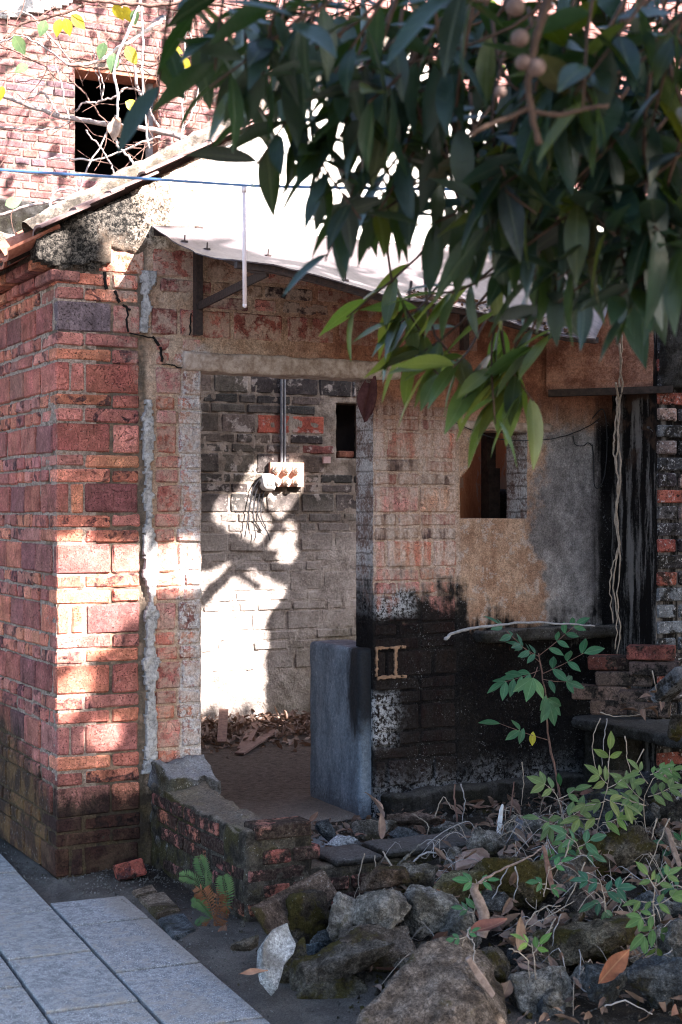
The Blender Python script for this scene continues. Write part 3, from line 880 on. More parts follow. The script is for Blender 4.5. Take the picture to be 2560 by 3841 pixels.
# bricks over the door and up to the awning
for k, ty, z0, z1 in courses(8, 10):
    if z0 < 2.36 or z0 > 2.80: continue
    x = 0.40 + rnd.uniform(0, .1)
    while x < 3.0:
        L = rnd.choice([0.245, 0.245, 0.118])
        if ty == 'edge' or rnd.random() < 0.8:
            c = pick(MAROON + PINKS + [(0.25, 0.14, 0.10)])
            if ty != 'edge' and rnd.random() < 0.4: c = (0.06, 0.04, 0.04)
            y = rnd.uniform(-0.012, -0.007)
            if x > 2.0: y = -0.004
            brick(fw, MT['bfront'], x, x + L, y, y + 0.1, z0, z1, c, 0.6 if ty != 'edge' else 0)
        x += L + rnd.uniform(0.012, 0.03)
# pale bricks of the wall between the door and the window
for k, ty, z0, z1 in courses(1, 8):
    if z1 > 2.24: continue
    row = [(1.580, 1.70), (1.712, 1.832), (1.845, 2.035)] if (k + (ty == 'flat1')) % 2 else [(1.580, 1.825), (1.838, 2.04)]
    if ty == 'edge' and k % 2: row = [(1.580, 1.638), (1.652, 1.90), (1.914, 2.04)]
    for x0, x1 in row:
        c = pick(PINKS + REDS[:2] + [(0.36, 0.19, 0.13)])
        if ty != 'edge' and k in (5, 6, 7): c = pick([(0.10, 0.06, 0.055), (0.22, 0.075, 0.06), (0.16, 0.07, 0.06)])
        y = rnd.uniform(-0.004, -0.001)
        brick(fw, MT['bfront'], x0, x1, y, y + 0.1, z0, z1, c, rnd.choice([0, 0.9]) if ty != 'edge' else 0)
# two fresh orange joints and a brick uncovered in the blackened part
jm = M_simple('orange_joint', (0.17, 0.095, 0.058), (0.30, 0.18, 0.115), 40, 0.95, 0.4)
JR = ((1.583, 1.745, 0.928, 0.941), (1.684, 1.700, 0.79, 0.935), (1.590, 1.752, 0.784, 0.799), (1.583, 1.592, 0.80, 0.93))
def joint_keep(a, z):
    k = np.zeros(a.shape, bool); n = 0.006 * fbm(a, z, 0, 60, 3, 33); g = fbm(a, z, 4, 28, 3, 35) > 0.34
    for x0, x1, z0, z1 in JR: k |= (a > x0 - n) & (a < x1 + n) & (z > z0 - n) & (z < z1 + n)
    return k & ~g
relief('fresh_joint', jm, fw, 1.57, 1.77, 0.77, 0.96, 0.0035, joint_keep, lambda a, z: -0.0105 + 0.003 * fbm(a, z, 2, 60, 3, 36), 0.0, jit=.9, seed=22)

# the ragged strip of mortar squeezed out down the pier
def strip_keep(a, z):
    wv = 0.026 + 0.018 * fbm(z * 0, z, 0, 9, 3, 4) + 0.012 * fbm(a, z, 1, 40, 2, 9)
    cx = 0.418 + 0.028 * (z < 0.9) * 0 + 0.016 * fbm(z * 0 + 3, z, 0, 2.5, 2, 5) + (2.1 - z) * 0.006
    gap = fbm(z * 0, z, 7, 5, 2, 12) > 0.62
    return (np.abs(a - cx) < wv) & ~gap
relief('mortar_strip', MT['strip'], fw, 0.34, 0.50, 0.42, 2.10, 0.008, strip_keep, lambda a, z: -0.020 + 0.010 * fbm(a, z, 2, 45, 3, 6), 0.01, jit=0.9, seed=4)
relief('mortar_patch', MT['strip'], fw, 0.34, 0.50, 2.40, 2.68, 0.008,
       lambda a, z: np.abs(a - 0.39 - 0.10 * (z - 2.35)) < 0.006 + 0.03 * fbm(a, z, 3, 14, 3, 8) + 0.12 * np.maximum(0, z - 2.45), lambda a, z: -0.015 + 0.006 * fbm(a, z, 2, 40, 3, 6), 0.01, jit=0.9, seed=6)
# stepped crack
mb = MB()
for p, q, wd in (((0.215, 2.66), (0.225, 2.585), .016), ((0.30, 2.52), (0.335, 2.50), .012), ((0.262, 2.58), (0.285, 2.53), .018), ((0.318, 2.50), (0.325, 2.40), .010), ((0.33, 2.395), (0.44, 2.38), .006), ((0.44, 2.385), (0.47, 2.345), .014), ((0.476, 2.34), (0.482, 2.275), .012), ((0.485, 2.262), (0.58, 2.25), .007), ((0.625, 2.50), (0.615, 2.40), .007)):
    n_ = 5; pp = [(p[0] + (q[0] - p[0]) * i / n_ + (rnd.uniform(-.006, .006) if 0 < i < n_ else 0), -0.0118, p[1] + (q[1] - p[1]) * i / n_ + (rnd.uniform(-.006, .006) if 0 < i < n_ else 0)) for i in range(n_ + 1)]
    for i in range(n_): mb.bar(pp[i], pp[i + 1], 0.012, wd * rnd.uniform(.35, .8))
mb.build('crack', MT['black'], fw)

roughbox('lintel', MT['lintel'], house, 0.585, 1.72, -0.022, 0.16, 2.238, 2.325, 0.016, 0.007, 12, 3, rnd_edge=0.2)
roughbox('lintel', MT['lintel'], house, 1.98, 2.62, -0.020, 0.16, 2.004, 2.055, 0.02, 0.006, 9, 6)

# left wall: same courses seen along the lane
lw = relief('side_wall', MT['mortar'], house, 0.0, 3.1, -0.1, 2.80, 0.011, lambda a, z: (a < 1.6) | (a > -1),
            lambda a, z: 0.003 + 0.008 * fbm(a, z, 0, 26, 4, 31), 0.18, tr=lambda a, d, z: (d, a, z), flip=True, seed=3)
for k, ty, z0, z1 in courses(0, 9):
    y = left_start.get((k, ty), 0.13)
    while y < 1.42:
        if ty == 'edge': L = 0.245
        else: L = rnd.choice([0.118, 0.118, 0.245])
        c = pick(MAROON + REDS[:3]) if ty == 'edge' else pick(REDS)
        if ty == 'edge' and rnd.random() < 0.08: c = (0.13, 0.06, 0.06)
        pr = rnd.uniform(-0.009, -0.003)
        if z0 < 2.62:
            brick(lw, MT['bleft'], pr, pr + 0.1, y, y + L, z0 + rnd.uniform(-.002, .002), z1, c, rnd.choice([0, .8, 1, 1]) if ty != 'edge' else 0.1)
        y += L + rnd.uniform(0.010, 0.015)
# corbelled courses under the eave
for r_, (z0, z1, out) in enumerate(((2.605, 2.655, 0.035), (2.665, 2.715, 0.085))):
    y = -0.02 + 0.06 * r_
    while y < 1.42:
        L = rnd.choice([0.118, 0.118, 0.245])
        brick(lw, MT['bleft'], -out + rnd.uniform(-.004, .004), 0.1, y, y + L, z0, z1, pick(REDS), 0.6)
        y += L + 0.012
ec = relief('eave_corner', MT['front'], house, -0.10, 0.24, 2.60, 2.92, 0.010,
       lambda a, z: (z < zroof(a) + 0.02) & (z > 2.665 - 0.10 * np.maximum(0, a - 0.02) * 0 + 0.03 * fbm(a, z, 0, 9, 3, 27) + 0.25 * np.maximum(0, a - 0.10) + 0.35 * np.maximum(0, -0.02 - a)),
       lambda a, z: -0.030 + 0.014 * fbm(a, z, 0, 20, 4, 28) + 0.05 * np.maximum(0, -0.05 - a), 0.06, seed=8)

BRI = 1.0
# back wall of the room
bw = relief('back_wall', MT['back'], house, 0.2, 3.3, 0.0, 2.75, 0.016,
            lambda a, z: ~((a > 2.852) & (a < 3.09) & (z > 1.971) & (z < 2.352)),
            lambda a, z: 2.95 - 0.001 + 0.013 * fbm(a, z, 0, 16, 4, 41) + 0.005 * fbm(a, z, 0, 2.5, 3, 44) - 0.001 * (1 - sst(z + 0.3 * fbm(a, z, 2, 2.5, 3, 46), 1.2, 1.7)), 3.13, seed=9)
for k, ty, z0, z1 in courses(2, 9):
    x = 1.66 + rnd.uniform(0, .14)
    while x < 3.12:
        L = 0.245 if (ty == 'edge' or rnd.random() < .6) else 0.118
        inwin = x + L > 2.84 and z1 > 1.96 and z0 < 2.36
        if not inwin:
            c = pick(GREYS)
            if z0 > 1.9 and rnd.random() < 0.14: c = pick(MAROON)
            if k == 8 and ty == 'edge' and (2.05 < x < 2.35 or 2.42 < x < 2.6): c = (0.33, 0.085, 0.055)
            y = 2.95 - rnd.uniform(0.003, 0.010)
            brick(bw, MT['bback'], x, x + L, y, y + 0.1, z0, z1, c, 0.3, tilt=0.01)
        x += L + rnd.uniform(0.012, 0.02)
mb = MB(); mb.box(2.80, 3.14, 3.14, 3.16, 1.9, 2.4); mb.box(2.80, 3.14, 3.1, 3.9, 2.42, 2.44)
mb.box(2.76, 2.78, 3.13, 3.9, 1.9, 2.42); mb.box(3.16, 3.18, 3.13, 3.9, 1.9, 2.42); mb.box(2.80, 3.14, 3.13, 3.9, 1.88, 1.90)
mb.build('dark_recess', MT['black'], house)  # coloured black to give the opening its shade
brick(bw, MT['bback'], 2.90, 3.02, 3.0, 3.1, 1.972, 2.02, (0.22, 0.09, 0.06))
# left inner wall of the room and the room behind the small window
mb = MB(); mb.box(0.185, 0.20, 0.19, 2.94, 0.0, 2.8); mb.build('inner_wall', MT['back'], house)
cl = MB()
cl.box(1.99, 2.03, 0.185, 0.74, 0.9, 2.4); cl.box(1.99, 3.3, 0.742, 0.79, 0.9, 2.4); cl.box(3.25, 3.3, 0.185, 0.74, 0.9, 2.4)
cl.box(1.99, 3.3, 0.185, 0.79, 0.86, 0.895)
cb = cl.build('closet_wall', MT['closet'], house)
mb = MB(); mb.box(2.50, 2.555, 0.44, 0.50, 0.9, 2.4); mb.box(2.50, 2.57, 0.42, 0.438, 1.2, 1.83); mb.build('window_post', MT['wood_dark'], house)
roughbox('dark_stub', MT['sooty'], house, 2.66, 2.82, 0.55, 0.72, 0.9, 1.72, 0.04, 0.01, 9, 31)

# the recess at the right: streaked wall running forward, beam over it
sw = relief('streaked_wall', MT['side'], house, -0.372, 0.0, -0.05, 2.76, 0.016, None,
            lambda a, z: 2.99 + 0.006 * fbm(a, z, 0, 10, 4, 51), 3.3, tr=lambda a, d, z: (d, a, z), flip=True, seed=12)
V = [(2.56, -0.03, 2.205), (3.06, -0.40, 2.215), (3.06, -0.03, 2.205), (2.56, -0.03, 2.70), (3.06, -0.40, 2.70), (3.06, -0.03, 2.70)]
bmx = mesh('beam', V, [(0, 2, 1), (3, 4, 5), (0, 1, 4, 3), (1, 2, 5, 4), (2, 0, 3, 5)])
link('beam', bmx, MT['front'], house)
mb = MB(); mb.bar((2.555, -0.055, 2.20), (3.055, -0.425, 2.212), 0.05, 0.035); mb.build('lintel', MT['wood_dark'], house)
roughbox('ledge', MT['ledge'], house, 2.13, 2.96, -0.135, 0.02, 0.945, 1.005, 0.02, 0.010, 9, 14)
roughbox('wall_footing', MT['sooty'], house, 1.60, 2.99, -0.10, 0.02, -0.05, 0.24, 0.03, 0.03, 7, 17)

# low cement wall standing in the doorway
roughbox('cement_block', MT['cem'], house, 1.508, 1.74, 0.022, 0.585, 0.09, 0.932, 0.022, 0.006, 8, 21, rnd_edge=0.2)

# roof: tiled verge with a pebbled coping, tiled slope behind it
roof = empty('roof', parent=house)
def slope(x): return 2.842 + 0.587 * x
th = math.atan(0.587)
def tile_mesh(name, L, wd, rise, thick, mat, up=True, n=6):
    V = []; F = []
    for e in (0, 1):
        for s_ in (0, 1):
            for i in range(n + 1):
                t = -1 + 2 * i / n
                zz = rise * (1 - t * t) * (1 if up else -1) + (thick if s_ else 0) + (0.004 if e else 0)
                V.append((e * L, t * wd / 2, zz))
    m = n + 1
    for s_ in (0, 1):
        for i in range(n):
            a = s_ * m + i; b = 2 * m + s_ * m + i
            F.append((a, a + 1, b + 1, b) if s_ else (a, b, b + 1, a + 1))
    for e in (0, 1):
        for i in range(n):
            a = e * 2 * m + i; b = a + m
            F.append((a, a + 1, b + 1, b) if e == 0 else (a, b, b + 1, a + 1))
    for i in (0, n):
        F.append((i, 2 * m + i, 3 * m + i, m + i))
    me = mesh(name, V, F, False); me.materials.append(mat); return me
vt = [tile_mesh('verge_tile', 0.245, 0.17, 0.022, 0.011, MT['tile'], True) for _ in range(1)]
x = -0.095
for i in range(13):
    o = link('verge_tile', vt[0], None, roof, (x, -0.035 + rnd.uniform(-.012, .008), slope(x) + 0.008 + rnd.uniform(-.004, .006)),
             (R(-9) + rnd.uniform(-.05, .05), -th + 0.075 + rnd.uniform(-.02, .02), rnd.uniform(-.02, .02)))
    x += 0.158
mb = MB(); Vv = []; Ff = []
N = 150; m_ = 9
for i in range(N + 1):
    xx = -0.09 + 1.85 * i / N
    for j in range(m_ + 1):
        t = math.pi * j / m_
        rr = 0.060 + 0.010 * float(fbm(xx, j * 0.3, 0, 9, 3, 61)) + 0.010 * float(fbm(xx, j * .35, 3, 30, 3, 62))
        px_, pz_ = -math.cos(t) * 0.062 * rr / .05, math.sin(t) * rr * 1.35
        Vv.append((xx - math.sin(th) * pz_, 0.075 + px_, slope(xx) + 0.012 + math.cos(th) * pz_))
for i in range(N):
    for j in range(m_):
        a = i * (m_ + 1) + j; Ff.append((a, a + 1, a + m_ + 2, a + m_ + 1))
link('coping', mesh('coping', Vv, Ff, True), MT['coping'], roof)
# boards under the tiles and the tiles themselves, lowest courses by the eave
mb = MB(); Mx = Matrix.Translation((-0.16, 0, slope(-0.16) - 0.055)) @ Matrix.Rotation(-th, 4, 'Y')
mb.box(0, 2.15, 0.16, 2.1, 0, 0.025, Mx); mb.build('roof_boards', MT['wood_dark'], roof)
cap = tile_mesh('roof_tile', 0.26, 0.13, 0.052, 0.011, MT['tile_red'], True, 8)
pan = tile_mesh('roof_tile', 0.26, 0.20, 0.034, 0.011, MT['tile_red'], False, 8)
capd = tile_mesh('roof_tile', 0.26, 0.13, 0.052, 0.011, MT['tile'], True, 8)
pand = tile_mesh('roof_tile', 0.26, 0.20, 0.034, 0.011, MT['tile'], False, 8)
y = -0.005
cidx = 0
while y < 1.95:
    for r_ in range(11):
        xx = -0.205 + r_ * 0.17
        if r_ > 8 and rnd.random() < .4: continue
        red = r_ < 2 or rnd.random() < .4
        zo = slope(xx) - 0.012
        for me_, dy, dz in ((pan if red else pand, 0.0, 0.0), (cap if red else capd, 0.105, 0.004)):
            if dy == 0 and y < 0.02 and r_ > 0: continue
            jx = rnd.uniform(-.02, .02)
            link('roof_tile', me_, None, roof, (xx + jx, y + dy + 0.06, zo + dz + rnd.uniform(0, .008)),
                 (rnd.uniform(-.06, .06), -th + 0.06 + rnd.uniform(-.03, .03), rnd.uniform(-.05, .05)))
    y += 0.212; cidx += 1
roughbox('fallen_ridge', MT['coping'], roof, -0.2, 0.1, 0.75, 0.85, 2.86, 2.95, 0.03, 0.02, 6, 64)

# right pier, with an added unseen wall whose holes shape the room's sun patches
HU, HZ = -SA * 3.322, SC * 3.322
gaps = [  # outlines of the wanted sun patches on the back wall
    [(1.70, 1.00), (1.86, .93), (2.10, 1.185), (2.135, 1.205), (2.30, 1.14), (2.465, 1.065), (2.43, .99), (2.31, .82), (2.33, .70), (2.31, .55), (2.318, .34), (2.315, .02), (1.70, .02)],
    [(1.915, 1.56), (1.95, 1.68), (2.00, 1.70), (2.36, 1.53), (2.30, 1.40), (2.235, 1.37), (2.05, 1.47)],
    [(2.09, 1.74), (2.14, 1.80), (2.22, 1.93), (2.36, 1.945), (2.60, 1.92), (2.60, 1.72), (2.51, 1.61), (2.45, 1.55), (2.32, 1.61), (2.29, 1.66)],
    [(2.315, 1.345), (2.40, 1.47), (2.44, 1.51), (2.52, 1.53), (2.55, 1.49), (2.54, 1.35), (2.42, 1.36)],
    [(2.37, 1.33), (2.46, 1.335), (2.545, 1.34), (2.54, 1.25), (2.42, 1.24)],
    [(1.80, 1.06), (1.86, 1.07), (2.03, 1.20), (2.02, 1.24), (1.88, 1.19), (1.80, 1.20)],
]
shadow_bars = [((2.05, 1.13), (2.23, 1.02), 0.026), ((2.30, 1.40), (2.56, 1.60), 0.03), ((2.20, 1.62), (2.42, 1.39), 0.02)]  # added bars that cast the dark bands across those patches
def keep_screen(a, z):
    k = z < 2.72 + 20 * (a - 3.35)
    h = np.zeros(a.shape, bool)
    for e in (0.0, 0.04, 0.08, 0.12):
        pa = a - HU + 0.75 * e + 0.012 * fbm(a, z, 0, 14, 2, 71); pz = z - HZ + 0.9 * e + 0.012 * fbm(a, z, 0, 14, 2, 72)
        for g in gaps: h |= inpoly(pa, pz, g)
    return k & ~h
pier_screen = empty('pier_light_screen', (0, 0, 0), 0, 'black and white patched old brick pier at the right edge beside the dark recess', 'wall')
rw = relief('wall_core', M_moss('limed_joint', (0.26, 0.25, 0.245), (0.05, 0.045, 0.04), 0.1, 0.7), pier_screen, 2.992, 5.9, -0.1, 6.1, 0.024, keep_screen,
            lambda a, z: -0.372 + 0.006 * fbm(a, z, 0, 12, 4, 73), -0.25, seed=15)
mb = MB()
for p, q, wd in shadow_bars: mb.bar((p[0] + HU, -0.31, p[1] + HZ), (q[0] + HU, -0.31, q[1] + HZ), 0.04, wd)
mb.build('shadow_bar', MT['wood_dark'], rw)
z = -0.02; i = 0
rowcol = [(0.05, 0.05, 0.055), (0.30, 0.09, 0.06), (0.10, 0.09, 0.09), (0.20, 0.15, 0.14), (0.04, 0.035, 0.035), (0.33, 0.10, 0.065), (0.12, 0.125, 0.135), (0.28, 0.075, 0.055), (0.05, 0.04, 0.045), (0.36, 0.24, 0.20), (0.06, 0.055, 0.06)]
mw = M_mouldbrick('limed_pier_brick', 0.10, 0.50)
while z < 2.62:
    x = 2.994 if i % 2 else 2.996
    while x < 3.55:
        L = 0.118 if (i % 2 and x < 3.0) else 0.235
        c = rowcol[(i * 3 + (x > 3.1)) % len(rowcol)]
        if 0.85 < z < 1.16: c = (0.17, 0.18, 0.20)
        brick(rw, mw, x, x + L, -0.388 + rnd.uniform(-.006, .006), -0.29, z, z + 0.066, c, 0.3, tilt=0.012)
        x += L + 0.018
    z += 0.083; i += 1
mb = MB()
roughbox('rough_cap', MT['sooty'], rw, 2.992, 3.36, -0.415, -0.25, 2.22, 2.80, 0.025, 0.02, 8, 75)

# ---------------------------------------------------------------- upper brick building behind
up = empty('upper_building', (1.1, 5.5, 0), 0, 'sunlit tall red brick building behind with a square black window hole', 'building')
WX0, WX1, WZ0, WZ1 = 1.768, 2.486, 4.352, 5.225
def iM(o): return o
uw = relief('wall', MT['mortar_up'], None, 0.2, 9.5, 0.0, 7.4, 0.06,
            None, lambda a, z: 5.512 + 0.004 * fbm(a, z, 0, 8, 3, 81), 5.9, seed=18) if False else None
mb = MB()
for (x0, x1, z0, z1) in ((0.0, WX0, 0, 7.4), (WX1, 9.5, 0, 7.4), (WX0, WX1, 0, WZ0), (WX0, WX1, WZ1, 7.4)):
    mb.box(x0, x1, 5.508, 5.80, z0, z1)
uw = mb.build('wall', MT['mortar_up'])
uw.parent = up; uw.matrix_parent_inverse = Matrix.Translation((-1.1, -5.5, 0))
cand = []
z = 3.98; i = 0
while z < 7.3:
    x = 0.0 + (0.06 if i % 2 else 0.0)
    while x < 9.4:
        L = 0.118 if rnd.random() < 0.55 else 0.245
        spans = [(x, x + L)]
        if z + .05 > WZ0 and z < WZ1:
            spans = []
            if x < WX0: spans.append((x, min(x + L, WX0 - 0.001)))
            if x + L > WX1: spans.append((max(x, WX1 + 0.001), x + L))
        for a, b in spans:
            if b - a > 0.03:
                dd = abs((a + b) / 2 - 2.2) * 0.9 + abs(z - 4.8) * 1.2 + (3 if a < 1.0 else 0)
                cand.append((dd, a, b, z))
        x += L + 0.010
    z += 0.0645; i += 1
cand.sort()
BRI = 1.0
UPC = [(0.25, 0.112, 0.102), (0.29, 0.13, 0.114), (0.22, 0.094, 0.090), (0.28, 0.145, 0.13), (0.19, 0.09, 0.09)]
for n, (dd, a, b, z) in enumerate(cand[:300]):
    c = pick(UPC)
    if rnd.random() < 0.08: c = (0.17, 0.10, 0.11)
    y = 5.5 + rnd.uniform(-.003, .003)
    brick(uw, MT['bup'], a, b, y, y + 0.09, z, z + 0.054, c, rnd.choice([0, 0, .5]), tilt=0.008, nv=2)
mb = MB()
for dd, a, b, z in cand[300:]:
    y = 5.5 + rnd.uniform(-.004, .004)
    mb.box(a, b, y, y + 0.07, z, z + 0.054)
mbm = Mt('upper_brick_mass', 0.9, 0.2)
cell = mbm.voro(1.0, mbm.scl(mbm.P, (5.5, 0.001, 15.5)), 'F1', 1)
gnn = mbm.noise(3, 3, 0.6); fnn = mbm.noise(40, 4, 0.7)
cc = mbm.mix(mbm.sep(cell)[0], (0.20, 0.092, 0.085), (0.29, 0.14, 0.125))
mbm.col(mbm.dim(cc, mbm.lin(fnn, .3, .7, .75, 1.2))).bump(fnn, 0.5, 0.006)
o = mb.build('brick_courses', mbm.m, uw); tag(o, kind='stuff')
win = empty('window', parent=uw)
mb = MB()
for i in range(14):     # reveal bricks at the right of the opening
    z = WZ0 + 0.0645 * i
    if z + .054 < WZ1: mb.box(WX1 - 0.004, WX1 + 0.08, 5.512, 5.63, z, z + 0.054)
mb.build('reveal', MT['tile_red'], win)
mb = MB(); mb.box(WX1 - 0.045, WX1 - 0.004, 5.63, 5.70, WZ0, WZ1 - 0.04); mb.box(WX0, WX0 + 0.03, 5.63, 5.70, WZ0, WZ1 - .04)
mb.build('frame', MT['wood_grey'], win)
mb = MB(); mb.box(WX0 - 0.1, WX1 + 0.1, 5.52, 5.78, WZ1 - 0.035, WZ1 + 0.02); mb.build('window_lintel', MT['tile_red'], win)
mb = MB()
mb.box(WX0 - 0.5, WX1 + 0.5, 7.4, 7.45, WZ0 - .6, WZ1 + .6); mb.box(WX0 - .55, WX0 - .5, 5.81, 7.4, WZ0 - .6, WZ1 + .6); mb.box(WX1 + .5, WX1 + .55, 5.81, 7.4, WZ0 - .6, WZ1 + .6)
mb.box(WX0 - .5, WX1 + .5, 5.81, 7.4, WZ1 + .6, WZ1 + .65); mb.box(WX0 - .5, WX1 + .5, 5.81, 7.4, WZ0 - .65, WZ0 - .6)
mb.build('dark_room', MT['black'], uw)  # room walls coloured black for the unlit inside
roughbox('cement_skirt', MT['sooty'], uw, 0.0, 3.6, 5.40, 5.52, 2.8, 4.07, 0.06, 0.02, 6, 83, rnd_edge=0.2)
relief('plaster_patch', MT['strip'], uw, 0.0, 1.95, 5.35, 6.6, 0.03, lambda a, z: z > 5.47 + 0.42 * (a - 1.15) + 0.04 * fbm(a, z, 0, 6, 3, 85), lambda a, z: 5.475 + 0.004 * fbm(a, z, 0, 10, 3, 86), 5.5, seed=20)

# ---------------------------------------------------------------- ground, paving, rubble heap
def hmound(x, y):
    edge = sst(x - (0.12 + 0.42 * sst(y, -2.0, -1.15)), 0, 0.6)
    h = edge * (0.03 + 0.17 * sst(y, -2.7, -1.5) * sst(x, 0.5, 1.6) + 0.09 * sst(x, 1.7, 2.7))
    porch = sst(x, 0.5, 0.62) * sst(y, -1.14, -1.0)
    h = h * (1 - porch) + porch * (0.105 + 0.06 * sst(x, 1.3, 2.2) * sst(y, -0.1, -0.5))
    h = h * (1 - sst(y, -0.02, 0.02)) 
    h = np.where((y > -0.02) & (x > 0.0), -0.02, h)
    return h
def ground_z(x, y):
    n = 0.012 * fbm(x, y, 0, 7, 4, 91) + 0.006 * fbm(x, y, 4, 30, 3, 92)
    hm = hmound(x, y)
    pav = 1 - sst(x, 0.04, 0.14)
    return hm + n * (0.25 + 1.0 * sst(hm, 0, .06)) + 0.012 * sst(x, 0.1, 0.2) - 0.045 * pav * sst(-(x + 0.02 * 0), -0.02, 0.12) * (1 - sst(y, -0.1, 0.3) * sst(x, -0.12, 0.0))
xs = np.concatenate([[-60, -20, -6], np.arange(-2.6, 4.6, 0.024), [6, 20, 60]])
ys = np.concatenate([[-60, -20, -7], np.arange(-4.6, 0.35, 0.024), [1, 3, 6, 20, 60]])
X, Y = np.meshgrid(xs, ys, indexing='ij')
Z = ground_z(X, Y)
Z = np.where((np.abs(X) > 5) | (Y < -5) | (Y > 0.5), -0.02, Z)
n1, n2 = X.shape
F = [(i * n2 + j, (i + 1) * n2 + j, (i + 1) * n2 + j + 1, i * n2 + j + 1) for i in range(n1 - 1) for j in range(n2 - 1)]
gm_ = mesh('ground', np.stack([X.ravel(), Y.ravel(), Z.ravel()], 1), F, True)
gm = Mt('earth_ground', 0.96, 0.15)
x, y, z = gm.sep(gm.P)[:3]
a1 = gm.noise(5, 4, 0.65); a2 = gm.noise(60, 4, 0.8); a3 = gm.noise(170, 3, 0.85)
ea = gm.mix(gm.ss(a1, 0.3, 0.7), (0.085, 0.072, 0.064), (0.165, 0.145, 0.13))
so = gm.mix(gm.ss(a1, 0.3, 0.7), (0.018, 0.015, 0.012), (0.06, 0.048, 0.038))
gx = gm.jit(gm.add(x, gm.mul(y, 0.26)), a1, 0.35)
c = gm.mix(gm.ss(gx, 0.02, 0.25), ea, so)
c = gm.mix(gm.mul(gm.ss(a2, 0.56, 0.68), 0.7), c, (0.22, 0.20, 0.185))
c = gm.dim(c, gm.lin(a3, 0.3, 0.7, 0.4, 1.6))
gm.col(c).bump(gm.add(a2, a3), 1.0, 0.02)
ground = link('ground', gm_, gm.m); tag(ground, kind='structure')

pave = empty('pavement', (0, 0, 0)); tag(pave, kind='structure')
pr_ = R(-3.4)
def PV_(a, b): return Matrix.Rotation(pr_, 4, 'Z') @ Vector((a, b, 0))
cols = [(0.150, -0.165, [-0.456, -0.84, -1.48, -2.12, -2.76, -3.4, -4.04]),
        (-0.170, -0.480, [1.39, 0.77, 0.15, -0.55, -1.17, -1.79, -2.41, -3.03, -3.65]),
        (-0.485, -0.790, [2.3, 1.66, 1.03, 0.43, -0.2, -0.83, -1.465, -2.1, -2.74, -3.38]),
        (-0.795, -1.10, [2.6, 1.97, 1.35, 0.72, 0.1, -0.52, -1.15, -1.78, -2.4, -3.0]),
        (-1.105, -1.41, [2.3, 1.66, 1.03, 0.43, -0.2, -0.83, -1.465, -2.1, -2.74, -3.38]),
        (-1.415, -1.72, [2.6, 1.97, 1.35, 0.72, 0.1, -0.52, -1.15, -1.78, -2.4, -3.0]),
        (-1.725, -2.03, [2.3, 1.66, 1.03, 0.43, -0.2, -0.83, -1.465, -2.1, -2.74, -3.38]),
        (-2.035, -2.34, [2.6, 1.97, 1.35, 0.72, 0.1, -0.52, -1.15, -1.78, -2.4, -3.0])]
# frame of the paving turns a little from the house
for ci, (xr, xl, js) in enumerate(cols):
    for a, b in zip(js[:-1], js[1:]):
        if ci > 3 and rnd.random() < 0: continue
        w_, l_ = xr - xl - 0.009, a - b - 0.022
        cxx, cyy = (xr + xl) / 2, (a + b) / 2
        off = 0.0035 + rnd.uniform(-.001, .001)
        bm = bmesh.new(); bmesh.ops.create_cube(bm, size=1)
        for v in bm.verts: v.co = Vector((v.co.x * w_, v.co.y * l_, v.co.z * 0.035))
        bmesh.ops.bevel(bm, geom=list(bm.edges), offset=0.003, segments=1, affect='EDGES')
        me = bpy.data.meshes.new('paving_slab'); bm.to_mesh(me); bm.free()
        p = Vector((cxx + 0.062 * cyy + 0.03, cyy, off - 0.014))
        g = rnd.uniform(0.9, 1.1)
        link('paving_slab', me, MT['pave'], pave, p, (rnd.uniform(-.002, .002), rnd.uniform(-.002, .002), -0.058), (g, g * rnd.uniform(.99, 1.01), g * rnd.uniform(.99, 1.02), 1))

# worn kerb pieces between paving and wall
def kerbstone(pts, z, mat, label, col=(1, 1, 1)):
    V = [(p[0], p[1], z) for p in pts] + [(p[0], p[1], -0.03) for p in pts]
    n = len(pts)
    bm = bmesh.new(); vs = [bm.verts.new(v) for v in V]
    bm.faces.new(vs[:n]); bm.faces.new(vs[n:][::-1])
    for i in range(n): bm.faces.new((vs[i], vs[n + i], vs[n + (i + 1) % n], vs[(i + 1) % n]))
    bmesh.ops.recalc_face_normals(bm, faces=bm.faces)
    bmesh.ops.bevel(bm, geom=list(bm.edges), offset=0.006, segments=2, affect='EDGES')
    me = bpy.data.meshes.new('kerb_stone'); bm.to_mesh(me); bm.free()
    return tag(link('kerb_stone', me, mat, None, None, None, (*col, 1)), label, 'kerb stone')
kerbstone([(0.181,-0.469,0.01),(0.299,-0.396,0.01),(0.278,-0.518,0.01),(0.169,-0.559,0.01)], 0.022, MT['stone_brown'], 'small tan kerb stone nearest the red brick corner', (1.5, 1.35, 1.15))
kerbstone([(0.17,-0.575,0.01),(0.294,-0.558,0.01),(0.256,-0.847,0.01),(0.139,-0.889,0.01)], 0.026, MT['stone_brown'], 'larger tan kerb stone with a worn flat top beside the paving', (1.5, 1.36, 1.18))
kerbstone([(0.136,-0.916,0.01),(0.254,-0.89,0.01),(0.21,-1.133,0.01),(0.093,-1.192,0.01)], 0.02, MT['stone_blue'], 'grey kerb stone near the ferns beside the paving', (1.35, 1.35, 1.35))

lb = empty('loose_brick', [(0.257,-0.226,0.03)][0], R(-8), 'broken red half brick lying at the foot of the corner pier', 'brick')
b_ = brick(lb, MT['bstack'], -0.062, 0.062, -0.05, 0.05, -0.02, 0.055, (0.33, 0.09, 0.06), 1.0); b_.name = 'brick_half'
b_.rotation_euler = (R(-16), R(-10), 0)

